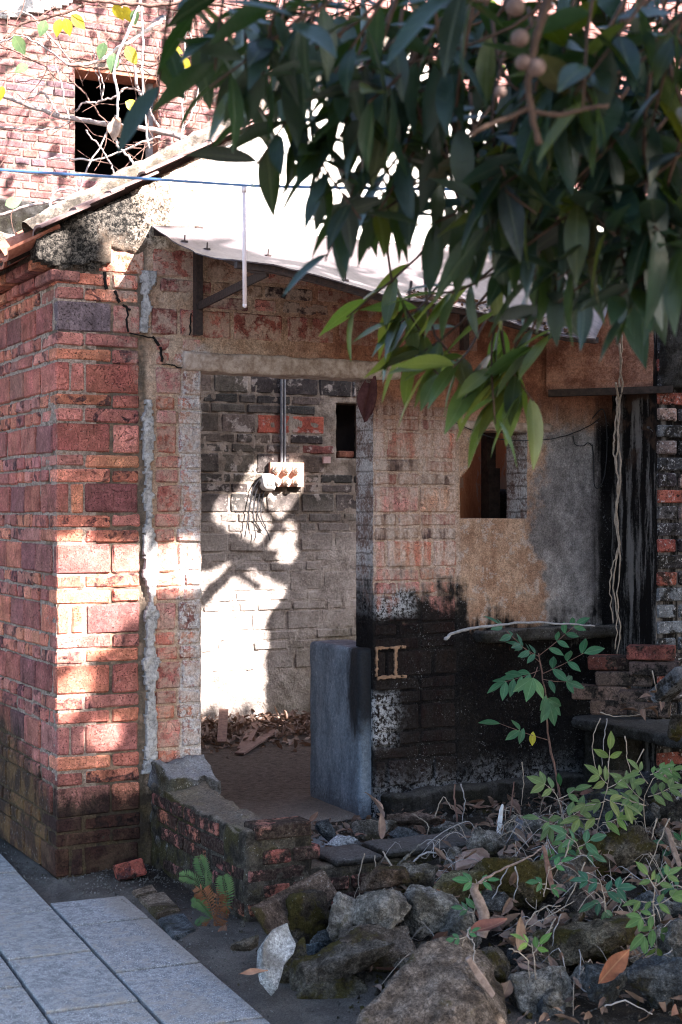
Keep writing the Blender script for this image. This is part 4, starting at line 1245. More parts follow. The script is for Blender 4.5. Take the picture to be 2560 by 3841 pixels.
floor = roughbox('floor', MT['floor'], None, 0.2, 3.25, 0.012, 2.95, 0.0, 0.128, 0.06, 0.006, 5, 93); tag(floor, kind='structure')
porch = roughbox('porch_floor', MT['floor'], None, 0.64, 1.50, -1.0, 0.008, 0.0, 0.118, 0.05, 0.008, 5, 94); tag(porch, kind='structure')

# ---------------------------------------------------------------- low broken wall round the porch
low = empty('low_wall', (0.42, -1.1, 0), 0, 'low broken mossy brick wall wrapping the porch in front of the doorway', 'low wall')
inv = Matrix.Translation((-0.42, 1.1, 0))
def lowpart(o): o.matrix_parent_inverse = inv; return o
lc = lowpart(roughbox('wall_core', MT['moss'], low, 0.418, 0.60, -1.10, -0.04, -0.05, 0.355, 0.016, 0.011, 13, 101, top=lambda x, y: 0.03 * fbm(x, y, 0, 5, 3, 102) + 0.03 * sst(y, -0.8, -0.2)))
lowpart(roughbox('wall_core', MT['moss'], low, 0.422, 0.70, -1.118, -0.92, -0.05, 0.362, 0.016, 0.010, 13, 103))
lowpart(roughbox('wall_core', MT['moss'], low, 0.66, 1.72, -1.115, -0.90, -0.05, 0.19, 0.02, 0.016, 9, 105, top=lambda x, y: 0.012 * fbm(x, y, 0, 6, 3, 106)))
lowpart(roughbox('end_stub', MT['whitestub'], low, 0.425, 0.665, -0.26, -0.02, 0.0, 0.43, 0.013, 0.022, 15, 107, top=lambda x, y: 0.05 * sst(y, -0.26, -0.05) + 0.02 * fbm(x, y, 0, 12, 3, 108)))
# bricks showing in its two faces
for r_ in range(5):
    z0 = 0.03 + r_ * 0.066
    y = -1.10 + (0.06 if r_ % 2 else 0.0)
    while y < -0.28:
        L = rnd.choice([0.245, 0.118])
        if rnd.random() < 0.8:
            pr = rnd.uniform(-.010, 0.006)
            o = brick(lc, MT['bmossy'], 0.412 + pr, 0.49, y, y + L, z0, z0 + 0.054, pick(REDS + PINKS), 0.4, 0.015)
        y += L + 0.013
    x = 0.43 + (0.06 if r_ % 2 else 0)
    top = 0.36
    while x < 1.66:
        L = rnd.choice([0.245, 0.118])
        if z0 + 0.054 < (0.37 if x + L < 0.74 else 0.16) and rnd.random() < 0.8:
            pr = rnd.uniform(-.010, 0.008)
            brick(lc, MT['bmossy'], x, x + L, -1.122 + pr, -1.04, z0, z0 + 0.054, pick(REDS + PINKS), 0.4, 0.015)
        x += L + 0.013
brick(lc, MT['bmossy'], 0.452, 0.697, -1.128, -1.02, 0.325, 0.385, (0.26, 0.12, 0.09), 0.4, 0.02)
for x0, x1, dz in ((0.79, 1.02, 0.0), (1.03, 1.52, 0.006)):
    roughbox('cap_slab', MT['ledge'], lc, x0, x1, -1.135, -0.90, 0.188 + dz, 0.222 + dz, 0.02, 0.007, 11, int(x0 * 100))

# ---------------------------------------------------------------- stones
def rock_mesh(name, w_, d_, h_, seed, sub=3, ang=0.5, rough=0.10, hull=None):
    ang = min(1.0, ang + .15)
    r = random.Random(seed)
    bm = bmesh.new()
    for k in range(13):
        v = Vector((r.gauss(0, 1), r.gauss(0, 1), r.gauss(0, 1))).normalized()
        m = max(abs(v.x), abs(v.y), abs(v.z))
        v = v * ((1 - ang) + ang / m) * r.uniform(0.74, 1.08)
        bm.verts.new((v.x * 0.5 / (0.6 + 0.4 * ang), v.y * 0.5 / (0.6 + 0.4 * ang), v.z * 0.5 / (0.6 + 0.4 * ang)))
    if hull:
        bm.clear()
        for p in hull: bm.verts.new(p)
    bmesh.ops.convex_hull(bm, input=bm.verts)
    bmesh.ops.delete(bm, geom=[v for v in bm.verts if not v.link_faces], context='VERTS')
    mx = max(abs(v.co.x) for v in bm.verts) * 2; my = max(abs(v.co.y) for v in bm.verts) * 2; mz = max(abs(v.co.z) for v in bm.verts) * 2
    if not hull:
        for v in bm.verts: v.co = Vector((v.co.x * w_ / mx, v.co.y * d_ / my, v.co.z * h_ / mz))
    s_ = min(w_, d_, h_)
    bmesh.ops.bevel(bm, geom=list(bm.edges), offset=s_ * 0.035, segments=1, affect='EDGES')
    bmesh.ops.triangulate(bm, faces=bm.faces)
    tgt = max(w_, h_, d_) / (20 if sub >= 3 else 6)
    for _ in range(sub + 1):
        es = [e for e in bm.edges if e.calc_length() > tgt]
        if not es: break
        bmesh.ops.subdivide_edges(bm, edges=es, cuts=1)
        bmesh.ops.triangulate(bm, faces=bm.faces)
    co = np.array([v.co for v in bm.verts]); nr = np.array([v.normal for v in bm.verts])
    sz = (w_ * d_ * h_) ** (1 / 3)
    n = fbm(co[:, 0], co[:, 1], co[:, 2], 2.2 / sz, 3, seed) * sz * rough * .8 + fbm(co[:, 0], co[:, 1], co[:, 2], 7 / sz, 4, seed + 7, .7) * sz * rough * 0.7
    for v, p, q, k in zip(bm.verts, co, nr, n): v.co = p + q * k
    me = bpy.data.meshes.new(name); bm.to_mesh(me); bm.free()
    try: me.set_sharp_from_angle(angle=R(38))
    except Exception: pass
    me.polygons.foreach_set('use_smooth', [True] * len(me.polygons))
    return me
YAW = R(-26.9)
def stone(p, w_, d_, h_, mat, label, seed, rot=(0, 0, 0), ang=0.5, col=(1, 1, 1), name='stone', cat='stone', rough=0.10, group=None):
    me = rock_mesh(name, w_, d_, h_, seed, 3, ang, rough)
    o = link(name, me, MT[mat], None, p, (R(rot[0]), R(rot[1]), YAW + R(rot[2])), (*col, 1))
    return tag(o, label, cat, group)
def pxs(p, wpx, hpx, Y, d=None):
    k = Y / 3518.0
    return wpx * k, (d or 0.8 * min(wpx, hpx) * k + 0.25 * max(wpx, hpx) * k), hpx * k
ST = [
 # centre, width px, height px, distance, material, label, seed, rot, squareness, colour
 ([(0.321,-2.013,-0.001)][0], 185, 150, 4.9, 'stone_moss', 'rounded mossy boulder beside the paving edge', 8, (0, 0, 20), .5, (1, 1, .9)),
 ([(0.395,-1.994,0.094)][0], 270, 95, 5.1, 'stone_moss', 'long low stone lying across below the speckled stones', 11, (0, -14, 5), .8, (1, 1, 1)),
 ([(0.277,-1.8,0.039)][0], 100, 160, 5.2, 'stone_moss', 'dark stone wedged behind the white plaster slab', 15, (0, 20, 0), .6, (.9, .85, .75)),
 ([(0.446,-1.628,0.136)][0], 120, 140, 5.45, 'stone_moss', 'dark block in the hollow below the low wall corner', 17, (0, 10, 0), .8, (.55, .52, .5)),
 ([(0.508,-1.772,0.16)][0], 95, 140, 5.3, 'stone_grey', 'upright rounded stone speckled pale grey', 19, (0, 12, 0), .25, (1.5, 1.42, 1.35)),
 ([(0.607,-1.877,0.211)][0], 150, 120, 5.3, 'stone_grey', 'knobbly grey brown stone beside the speckled upright stone', 23, (0, -8, 0), .4, (1.15, 1.08, 1.0)),
 ([(0.546,-1.959,0.119)][0], 190, 110, 5.2, 'stone_brown', 'brown stone with a dark hollow beneath the knobbly stone', 25, (0, 6, 0), .6, (.8, .75, .7)),
 ([(0.798,-1.862,0.2)][0], 150, 120, 5.4, 'stone_grey', 'square grey stone with dry straw caught on top', 29, (16, 6, 14), .9, (1.25, 1.22, 1.15)),
 ([(0.898,-1.577,0.237)][0], 130, 80, 5.7, 'stone_grey', 'flat topped stone under the arching stem against the low wall', 31, (0, 0, 0), .5, (1.0, .97, .9)),
 ([(1.038,-1.704,0.216)][0], 150, 110, 5.65, 'stone_moss', 'yellow green mossy stone right of the square grey stone', 37, (0, -25, 0), .6, (1.3, 1.3, .95)),
 ([(0.855,-2.003,0.166)][0], 110, 100, 5.3, 'stone_grey', 'grey stone tucked below the mossy yellow stone', 41, (0, 0, 0), .5, (.9, .9, .88)),
 ([(1.216,-1.738,0.228)][0], 210, 170, 5.7, 'stone_moss', 'broad mossy boulder beneath the drooping dry roots', 43, (0, 20, 0), .6, (1.05, 1, .8)),
 ([(1.686,-1.64,0.258)][0], 260, 150, 6.0, 'stone_moss', 'big slanting dark block below the creeping plants', 47, (0, -22, 0), .8, (.95, .92, .85)),
 ([(1.448,-1.743,0.204)][0], 180, 110, 5.8, 'stone_grey', 'grey stone in the middle of the heap behind the mossy block', 53, (0, -30, 0), .6, (.85, .82, .78)),
 ([(1.136,-2.314,0.17)][0], 230, 170, 5.15, 'stone_moss', 'large mossy block in the heap above the pale grey stone', 59, (0, 14, -10), .75, (1.25, 1.15, .95)),
 ([(0.825,-2.549,0.079)][0], 150, 110, 4.8, 'stone_grey', 'pale grey squared stone at the bottom of the heap', 61, (6, -8, 12), .8, (1.55, 1.5, 1.42)),
 ([(0.965,-2.676,0.126)][0], 120, 90, 4.75, 'stone_blue', 'bluish stone right of the pale grey squared stone', 67, (0, 10, 0), .6, (1, 1, 1)),
 ([(1.019,-2.872,0.176)][0], 170, 120, 4.6, 'stone_blue', 'larger bluish stone in the bottom right corner', 71, (0, -12, 0), .7, (.9, .92, .95)),
 ([(1.23,-2.642,0.239)][0], 110, 130, 4.9, 'stone_grey', 'grey stone at the right edge above the bluish stones', 73, (0, 0, 0), .5, (.7, .7, .7)),
 ([(1.946,-1.435,0.352)][0], 190, 120, 6.3, 'stone_blue', 'dark blocky stone behind the creeping plants', 79, (0, 4, 0), .8, (.75, .75, .78)),
 ([(2.161,-1.545,0.298)][0], 110, 150, 6.3, 'stone_moss', 'stone at the right edge under the slab bench', 83, (0, 0, 0), .6, (.7, .68, .66)),
 ([(1.714,-1.094,0.201)][0], 46, 96, 6.5, 'stone_pale', 'thin pale grey stone slab leaning among the dead stems', 89, (10, -16, 0), .8, (.62, .62, .68)),
 ([(1.715,-0.982,0.232)][0], 62, 60, 6.6, 'stone_grey', 'small squared stone left of the leaning pale slab', 97, (0, 0, 15), .8, (1.1, 1.05, .95)),
 ([(1.809,-1.085,0.219)][0], 90, 90, 6.6, 'stone_moss', 'brown mossy stone behind the leaning pale slab', 101, (0, 0, 0), .6, (1, .95, .8)),
 ([(1.5,-0.537,0.204)][0], 140, 42, 6.9, 'stone_brown', 'flat reddish stone on the porch by the cement block', 103, (0, 0, 0), .7, (1.1, .95, .92)),
 ([(1.277,-0.592,0.196)][0], 120, 44, 6.75, 'stone_grey', 'flat grey stone on the porch next to the pointed one', 107, (0, 0, 0), .6, (1.2, 1.15, 1.1)),
 ([(1.327,-0.785,0.199)][0], 110, 52, 6.6, 'stone_blue', 'squared bluish stone on the porch beside dead leaves', 109, (0, 0, 10), .9, (1.2, 1.2, 1.2)),
 ([(1.511,-0.823,0.197)][0], 100, 56, 6.65, 'stone_grey', 'grey stone on the porch right of the dead leaves', 113, (0, 0, 0), .6, (.9, .9, .9)),
 ([(0.991,-0.783,0.208)][0], 96, 34, 6.45, 'stone_pale', 'pale bluish flat stone on top of the low wall', 127, (0, 8, 8), .5, (1.15, 1.2, 1.28)),
 ([(1.009,-0.602,0.223)][0], 60, 52, 6.62, 'stone_blue', 'small pointed slate standing on the porch edge', 131, (0, 20, 0), .4, (1, 1.02, 1.05)),
 ([(0.137,-1.751,0.134)][0], 70, 44, 5.5, 'stone_moss', 'small dark stone at the outer foot of the low wall', 137, (0, 0, 0), .5, (.9, .85, .8)),
 ([(0.407,-1.72,0.061)][0], 70, 34, 5.3, 'stone_blue', 'small blue green stone deep in the dark hollow', 139, (0, -15, 0), .8, (1.2, 1.35, 1.4)),
 ([(0.726,-1.658,0.267)][0], 120, 60, 5.6, 'stone_brown', 'rusty brown stone under the low wall cap', 149, (0, -12, 0), .5, (.75, .62, .55)),
 ([(1.994,-1.572,0.495)][0], 120, 60, 6.4, 'stone_blue', 'dark stone between the slab bench and the creeping plants', 151, (0, 0, 0), .7, (.45, .45, .47)),
]
for (p, wpx, hpx, Y_, mat, lab, seed, rot, ang, col) in ST:
    w_, d_, h_ = pxs(p, wpx, hpx, Y_)
    stone(p, w_, d_, h_, mat, lab, seed, rot, ang, col)
bo = [(0.033,-2.595,0.028),(0.125,-2.553,0.099),(0.472,-2.437,0.27),(0.519,-2.416,0.278),(0.598,-2.411,0.272),(0.651,-2.46,0.215),(0.679,-2.531,0.13),(0.623,-2.67,0.074),(0.529,-2.791,0.023),(0.453,-2.697,0.158),(0.176,-2.724,0.046)]
bc = sum((Vector(p) for p in bo), Vector()) / len(bo)
bo2 = [Vector(p) - bc for p in bo] + [(Vector(p) - bc) * .8 + Vector((.1, .22, -.13)) for p in bo[:9]]
tag(link('stone', rock_mesh('stone', .5, .4, .35, 3, 3, .5, .075, bo2), MT['stone_brown'], None, bc, None, (1.12, 1.04, .98, 1)), 'largest brown boulder with a sloping face at the bottom of the heap', 'stone')
# white plaster slab standing on edge, and the flat terracotta tile
def slab(pts, thick, mat, label, name, cat, col=(1, 1, 1)):
    P = [Vector(p) for p in pts]
    n = (P[1] - P[0]).cross(P[2] - P[0]).normalized()
    if n.y > 0: n = -n
    bm = bmesh.new()
    fr = [bm.verts.new(p) for p in P]; bk = [bm.verts.new(p - n * thick) for p in P]
    bm.faces.new(fr); bm.faces.new(bk[::-1])
    for i in range(len(P)): bm.faces.new((fr[i], bk[i], bk[(i + 1) % len(P)], fr[(i + 1) % len(P)]))
    bmesh.ops.recalc_face_normals(bm, faces=bm.faces)
    bmesh.ops.bevel(bm, geom=list(bm.edges), offset=0.003, segments=1, affect='EDGES')
    me = bpy.data.meshes.new(name); bm.to_mesh(me); bm.free()
    return tag(link(name, me, MT[mat], None, None, None, (*col, 1)), label, cat)
slab([(0.096,-2.011,0.204),(0.152,-1.961,0.229),(0.221,-1.928,0.235),(0.22,-1.951,0.209),(0.225,-1.987,0.177),(0.205,-2.01,0.155),(0.166,-2.024,0.132),(0.149,-2.038,0.099),(0.124,-2.059,0.063),(0.091,-2.042,0.108),(0.085,-2.028,0.154)],
     0.045, 'stone_pale', 'broken white plaster slab standing on edge beside the paving', 'plaster_slab', 'slab', (1.5, 1.5, 1.5))
slab([(1.22,-1.348,0.243),(1.381,-1.261,0.245),(1.419,-1.28,0.234),(1.371,-1.368,0.235),(1.263,-1.482,0.242),(1.147,-1.479,0.226)], 0.022, 'terra', 'flat pinkish terracotta tile lying on the low wall end', 'terracotta_tile', 'tile')
slab([(0.241,-1.692,0.14),(0.437,-1.567,0.154),(0.605,-1.518,0.199),(0.608,-1.542,0.194),(0.434,-1.588,0.144),(0.238,-1.735,0.136)], 0.10, 'stone_brown', 'long thin dark slab roofing the hollow below the low wall', 'thin_slab', 'slab', (.7, .6, .55))
# middling chunks piled between the larger stones
rk = random.Random(64)
mid = [rock_mesh('stone', .17 * a, .13 * b, .11 * c, 500 + i, 3, .75, .12) for i, (a, b, c) in enumerate(((1, 1, 1), (1.2, .8, .8), (.8, 1, 1.2), (1, 1.3, .7), (1.3, .9, .6), (.9, 1, 1.1), (1.1, 1.1, .8), (.8, .8, .9)))]
for me, k in zip(mid, ('stone_grey', 'stone_moss', 'stone_brown', 'stone_grey', 'stone_brown', 'stone_blue', 'stone_moss', 'stone_grey')): me.materials.append(MT[k])
MIDS = []
while len(MIDS) < 62:
    x = rk.uniform(0.28, 2.6); y = rk.uniform(-2.75, -1.2)
    if x < 0.30 + 0.30 * float(sst(y, -2, -1.15)) + .06: continue
    if any((x - a) ** 2 + (y - b) ** 2 < .15 ** 2 for a, b in MIDS): continue
    MIDS.append((x, y))
# small broken pieces filling the heap
pool = [[rock_mesh('stone', 0.10 * a, 0.08 * b, 0.06 * c, 300 + i, 1, .5, .06) for i, (a, b, c) in enumerate(((1, 1, 1), (1.2, .8, .8), (.8, 1, 1.2), (1, 1.3, .7), (.9, .9, 1)))] for _ in range(1)][0]
for me, k in zip(pool, ('stone_grey', 'stone_moss', 'stone_brown', 'stone_blue', 'stone_grey')): me.materials.append(MT[k])
LAND = [(([(0.405,-2.538,0.14)][0]), 'the brown boulder'), (([(0.139,-2.032,0.162)][0]), 'the white plaster slab'), (([(0.798,-1.862,0.2)][0]), 'the straw topped grey stone'),
        (([(1.038,-1.704,0.216)][0]), 'the yellow mossy stone'), (([(1.136,-2.314,0.17)][0]), 'the large mossy block'), (([(0.825,-2.549,0.079)][0]), 'the pale squared stone'),
        (([(1.686,-1.64,0.258)][0]), 'the slanting dark block'), (([(1.714,-1.094,0.201)][0]), 'the leaning pale slab'), (([(1.5,-0.537,0.204)][0]), 'the reddish porch stone'),
        (([(1.566,-1.13,0.277)][0]), 'the white stump'), (([(2.293,-0.546,0.133)][0]), 'the sapling'), (([(1.334,-0.452,0.233)][0]), 'the cement block'), (([(1.014,-1.86,0.166)][0]), 'the dry strap'),
        (([(1.254,-1.421,0.249)][0]), 'the terracotta tile'), (([(2.13,-1.192,0.499)][0]), 'the slab bench'), (([(1.346,-1.804,0.268)][0]), 'the splintered stick'), (([(1.036,-2.768,0.145)][0]), 'the bluish corner stones'),
        (([(0.486,-1.816,0.173)][0]), 'the speckled upright stone'), (([(0.254,-2.147,0.047)][0]), 'the mossy boulder by the paving'), (([(1.46,-0.853,0.255)][0]), 'the curled leaf on the porch'), (([(0.923,-1.365,0.255)][0]), 'the low wall cap')]
def near(p): return min(LAND, key=lambda l: (Vector(l[0]) - Vector(p)).length)[1]
SEEN = {}
def uniq(parts, p):
    lab = parts.format(near(p)); SEEN[lab] = SEEN.get(lab, 0) + 1
    return lab
for x, y in MIDS:
    s_ = rk.uniform(.55, 1.15); z = float(ground_z(np.array([x]), np.array([y]))[0]); c_ = rk.uniform(.6, 1.35)
    o = link('stone', rk.choice(mid), None, None, (x, y, z + .04 * s_ + rk.uniform(0, .05)), (rk.uniform(-.7, .7), rk.uniform(-.7, .7), rk.uniform(0, 6.3)), (c_, c_ * .97, c_ * .93, 1))
    o.scale = (s_, s_, s_)
    tag(o, uniq(('smaller' if s_ < .75 else 'medium' if s_ < .97 else 'bulky') + (' dark' if c_ < .82 else ' mid toned' if c_ < 1.08 else ' pale') + ' broken chunk piled near {}', (x, y, z)), 'stone', 'broken chunks of the rubble heap')
q = 0
while q < 60:
    x = rnd.uniform(0.15, 2.7); y = rnd.uniform(-2.8, -0.08)
    if x < 0.30 + 0.35 * float(sst(y, -2, -1.15)) : continue
    if x < 0.75 and y > -1.15: continue
    s_ = rnd.uniform(0.35, 1.25) * (0.7 if y > -1.1 else 1.0)
    if rnd.random() < .3 and x > .75 and y < -1.25: s_ = rnd.uniform(1.3, 2.2)
    z = float(ground_z(np.array([x]), np.array([y]))[0])
    if x < 1.7 and -1.14 < y < -0.88: continue
    col = rnd.uniform(.6, 1.3)
    o = link('stone', rnd.choice(pool), None, None, (x, y, z + 0.012 * s_), (rnd.uniform(-.4, .4), rnd.uniform(-.4, .4), rnd.uniform(0, 6.3)), (col, col * .97, col * .93, 1))
    o.scale = (s_, s_, s_)
    tag(o, uniq(('tiny', 'small', 'fist sized')[min(2, int(min(s_, 1.25) * 2.4))] + (' dark' if col < .82 else ' mid grey' if col < 1.06 else ' lighter') + ' loose stone beside {}', (x, y, z)), 'stone', 'small stones scattered over the rubble heap'); q += 1

# gravel and chips along the foot of the wall and over the heap
def chips(name, n, area, smin, smax, mat, label, seed, zf=None, cat='gravel'):
    r = random.Random(seed); mb = MB()
    for _ in range(n):
        x, y = area(r)
        z = float(zf(x, y)) if zf else 0
        s_ = r.uniform(smin, smax)
        M = Matrix.Translation((x, y, z + s_ * .25)) @ Euler((r.uniform(0, 6), r.uniform(0, 6), r.uniform(0, 6))).to_matrix().to_4x4() @ Matrix.Diagonal((s_, s_ * r.uniform(.5, 1), s_ * r.uniform(.3, .7), 1))
        V = [M @ Vector(v) for v in ((.5, 0, -.3), (-.3, .5, -.25), (-.4, -.45, -.3), (.1, .1, .45), (.35, .4, .1), (-.1, -.5, .2))]
        mb.add(V, [(0, 2, 1), (0, 1, 4), (1, 3, 4), (1, 2, 3), (2, 5, 3), (0, 4, 3), (0, 3, 5), (0, 5, 2)])
    o = mb.build(name, mat); return tag(o, label, cat, None, 'stuff')
gz1 = lambda x, y: ground_z(np.array([x]), np.array([y]))[0]
def ar1(r):
    y = r.uniform(-2.6, 0.02); return (max(r.uniform(-0.02, 0.42), 0.10 + 0.06 * y + .05), y) if r.random() < .6 else (r.uniform(0.0, 0.42), r.uniform(-0.4, -0.02))
chips('gravel', 900, ar1, 0.004, 0.014, MT['stone_grey'], 'fine gravel and chips along the foot of the brick pier', 5, gz1)
def ar2(r): return (-0.1 + r.uniform(-.06, .09) - 0.02, r.uniform(-0.1, 0.95))
chips('gravel', 350, ar2, 0.004, 0.012, MT['stone_grey'], 'thin line of grit between paving and the side wall', 6, lambda x, y: -0.004)
def ar3(r): return (r.uniform(0.3, 2.6), r.uniform(-2.8, -1.15))
chips('rubble', 1100, ar3, 0.006, 0.035, MT['stone_moss'], 'small rubble and grit filling the stone heap', 7, gz1, 'rubble')
def ar4(r): return (r.uniform(0.7, 2.7), r.uniform(-0.9, -0.05))
chips('rubble', 700, ar4, 0.006, 0.03, MT['stone_grey'], 'rubble and grit strewn over the porch', 8, lambda x, y: max(0.12, gz1(x, y)), 'rubble')

# ---------------------------------------------------------------- slab bench with old bricks stacked on it
bench = empty('stone_bench', (2.9, -0.5, 0), R(2), 'weathered stone slab bench carrying old bricks by the dark recess', 'bench')
roughbox('slab', MT['ledge'], bench, -0.20, 0.55, -0.62, 0.46, 0.485, 0.545, 0.025, 0.008, 9, 161)
roughbox('support', MT['sooty'], bench, -0.13, 0.06, 0.18, 0.44, 0.0, 0.485, 0.03, 0.014, 9, 163)
roughbox('support', MT['moss'], bench, -0.20, -0.06, 0.10, 0.26, 0.0, 0.30, 0.03, 0.014, 9, 165)
roughbox('support', MT['moss'], bench, 0.34, 0.52, -0.56, -0.40, 0.0, 0.485, 0.03, 0.014, 9, 166)
mb = MB(); mb.box(0.02, 0.55, 0.30, 0.44, 0.0, 0.48); mb.build('shade_box', MT['black'], bench)  # black box put in where only shade lies under the slab
SB = [  # along, across, layer, length, red, label
 ((1420,1622,7.35), 5, .245, (.14, .09, .07), 'black mouldy brick in the bottom layer of the stack, left one'),
 ((1492,1628,7.25), 5, .20, (.12, .085, .07), 'black mouldy brick in the bottom layer of the stack, right one'),
 ((1382,1590,7.4), 9, .27, (.17, .11, .085), 'long brown brick sticking out left in the second layer of the stack'),
 ((1472,1600,7.3), 6, .20, (.13, .09, .075), 'dark brick right of the long brown one in the second layer'),
 ((1435,1557,7.4), 2, .27, (.12, .085, .07), 'dark brick alone in the third layer of the stack'),
 ((1412,1522,7.45), 3, .245, (.17, .06, .045), 'broken reddish black brick on the left top of the stack'),
 ((1506,1534,7.35), 2, .24, (.13, .09, .08), 'dark brick under the topmost red brick'),
 ((1498,1497,7.35), 4, .225, (.19, .065, .05), 'topmost red brick of the stack beside the patched pier'),
 ((1545,1572,7.2), 40, .22, (.14, .14, .15), 'grey brick leaning at the right end of the stack'),
]
for (px_, rz, L, col, lab), p in zip(SB, [(2.59,-0.585,0.662),(2.661,-0.733,0.662),(2.549,-0.508,0.723),(2.655,-0.674,0.714),(2.649,-0.558,0.792),(2.636,-0.496,0.861),(2.75,-0.666,0.846),(2.735,-0.658,0.923),(2.726,-0.822,0.783)]):
    e = link('old_brick', brick_mesh(L, 0.118, 0.068, MT['bstack'], rnd.randrange(4), 'old_brick'), None, None, p,
             (rnd.uniform(-.02, .02), rnd.uniform(-.02, .02) if rz < 30 else -0.7, R(-rz - 38)), (*col, 0.3))
    tag(e, lab, 'brick', 'old bricks stacked on the bench')
stone([(2.62,-0.992,0.631)][0], 0.10, 0.12, 0.20, 'stone_moss', 'mossy stone standing on the slab bench at the right edge', 171, (0, 0, 0), .5, (.7, .65, .6))

# ---------------------------------------------------------------- awning
awn = empty('sheet_awning', (0.42, 0, 2.89), 0, 'sagging pale pink sheet awning on rusty iron brackets over the doorway', 'awning')
inva = Matrix.Translation((-0.42, 0, -2.89))
ns, nt = 60, 20
def awp(s_, t):
    x = (0.425 + 2.65 * s_) * (1 - t) + (0.50 + 1.75 * s_) * t
    y = -0.008 - 0.86 * t
    z = (2.895 + 0.045 * s_) * (1 - t) + (2.612 - 0.235 * s_) * t - 0.045 * math.sin(math.pi * t) * (1 - .4 * s_) + 0.010 * math.sin(s_ * 13) * t + 0.012 * float(fbm(x, y, 0, 3, 3, 181))
    return x, y, z
Vv = []; Ff = []
for lay in (0.0, -0.005):
    for i in range(ns + 1):
        for j in range(nt + 1):
            x, y, z = awp(i / ns, j / nt)
            if j == nt: y += 0.012 * float(fbm(x * 1.0, 0, 0, 14, 2, 183))
            if i == 0: x += 0.012 * float(fbm(0, y, 0, 12, 2, 184))
            Vv.append((x, y, z + lay))
K = (ns + 1) * (nt + 1)
for i in range(ns):
    for j in range(nt):
        a = i * (nt + 1) + j; b = a + nt + 1
        Ff.append((a, a + 1, b + 1, b)); Ff.append((K + a, K + b, K + b + 1, K + a + 1))
for i in range(ns):
    for j in (0, nt):
        a = i * (nt + 1) + j; b = a + nt + 1; Ff.append((a, b, K + b, K + a))
for j in range(nt):
    for i in (0, ns):
        a = i * (nt + 1) + j; b = a + 1; Ff.append((a, b, K + b, K + a))
def ap(o): o.parent = awn; o.matrix_parent_inverse = inva; return o
ap(link('sheet', mesh('sheet', Vv, Ff, True), MT['sheet']))
for s_ in (0.085, 0.62):
    mb = MB()
    x0 = awp(s_, 0)[0] - 0.0
    mb.box(x0 - 0.016, x0 + 0.016, -0.052, -0.012, 2.40, awp(s_, 0)[2] - 0.012)
    for i in range(5):
        a, b = awp(s_, .02 + .19 * i), awp(s_, .02 + .19 * (i + 1)); mb.bar((a[0], a[1], a[2] - .026), (b[0], b[1], b[2] - .026), .03, .026)
    mb.bar((x0, -0.03, 2.53), (awp(s_, .93)[0], awp(s_, .93)[1], awp(s_, .93)[2] - 0.035), 0.012, 0.036)
    ap(mb.build('bracket', MT['iron']))
mb = MB()
for i in range(12):
    a = awp(i / 12, 0.96); b = awp((i + 1) / 12, 0.96)
    mb.bar((a[0], a[1], a[2] - 0.022), (b[0], b[1], b[2] - 0.022), 0.03, 0.026)
ap(mb.build('front_rail', MT['iron']))
mb = MB(); mb.bar((0.44, -0.018, 2.855), (3.0, -0.018, 2.90), 0.02, 0.035); ap(mb.build('wall_rail', MT['iron']))
for s_, t in ((0.045, .42), (0.175, .40), (0.30, .80), (0.02, .30), (.33, .42)):
    p = Vector(awp(s_, t)); mb = MB(); mb.cyl(p + Vector((0, 0, -.005)), p + Vector((0, 0, .004)), 0.016, 10); mb.cyl(p, p + Vector((.002, 0, .03)), 0.0035, 6)
    ap(mb.build('bolt', MT['iron']))
litter_spots = [awp(rnd.uniform(.45, .95), rnd.uniform(.80, .98)) for _ in range(170)]
mb = MB()
for p in litter_spots:
    M = Matrix.Translation((p[0], p[1], p[2] + .005)) @ Euler((rnd.uniform(-.5, .5), rnd.uniform(-.5, .5), rnd.uniform(0, 6))).to_matrix().to_4x4()
    l = rnd.uniform(.012, .04); mb.add([M @ Vector(v) for v in ((-l, 0, 0), (0, l * .3, .004), (l, 0, .002), (0, -l * .3, 0))], [(0, 1, 2), (0, 2, 3)])
tag(mb.build('leaf_litter', MT['leaf_dead']), 'dry leaf bits gathered along the low edge of the awning', 'leaf litter', None, 'stuff')

# ---------------------------------------------------------------- electrics in the room
mbd = empty('fuse_board', (2.46, 2.94, 1.84), 0, 'old wooden fuse board with six porcelain holders on the back wall of the room', 'fuse board')
mb = MB(); mb.box(-0.125, 0.125, -0.035, -0.004, -0.075, 0.09); o = mb.build('board', MT['board'], mbd)
for i in range(3):
    for j in range(2):
        mb = MB(); cx_, cz_ = -0.085 + i * 0.075, 0.042 - j * 0.085
        mb.cyl((cx_, -0.035, cz_), (cx_, -0.055, cz_), 0.030, 16); mb.cyl((cx_, -0.055, cz_), (cx_, -0.088, cz_), 0.022, 16, 0.018)
        h_ = mb.build('fuse_holder', MT['porcelain'], mbd)
        mb = MB()
        for dx in (-.008, .008): mb.box(cx_ + dx - .003, cx_ + dx + .003, -0.0895, -0.086, cz_ - .008, cz_ + .008)
        mb.build('slot', MT['cable'], h_)
sw_ = empty('switch_box', (2.315, 2.94, 1.795), 0, 'white square switch box left of the fuse board', 'switch box')
mb = MB(); mb.box(-0.055, 0.055, -0.075, -0.004, -0.058, 0.058)
roughbox('casing', MT['white'], sw_, -0.055, 0.055, -0.075, -0.004, -0.058, 0.058, 0.03, 0.001, 5, 7)
mb = MB(); mb.box(-0.02, 0.02, -0.082, -0.0755, -0.02, 0.02); mb.build('switch_plate', MT['white'], sw_)
cdt = empty('conduit', (2.44, 2.93, 1.92), 0, 'pair of thin grey conduit pipes dropping to the fuse board', 'conduit')
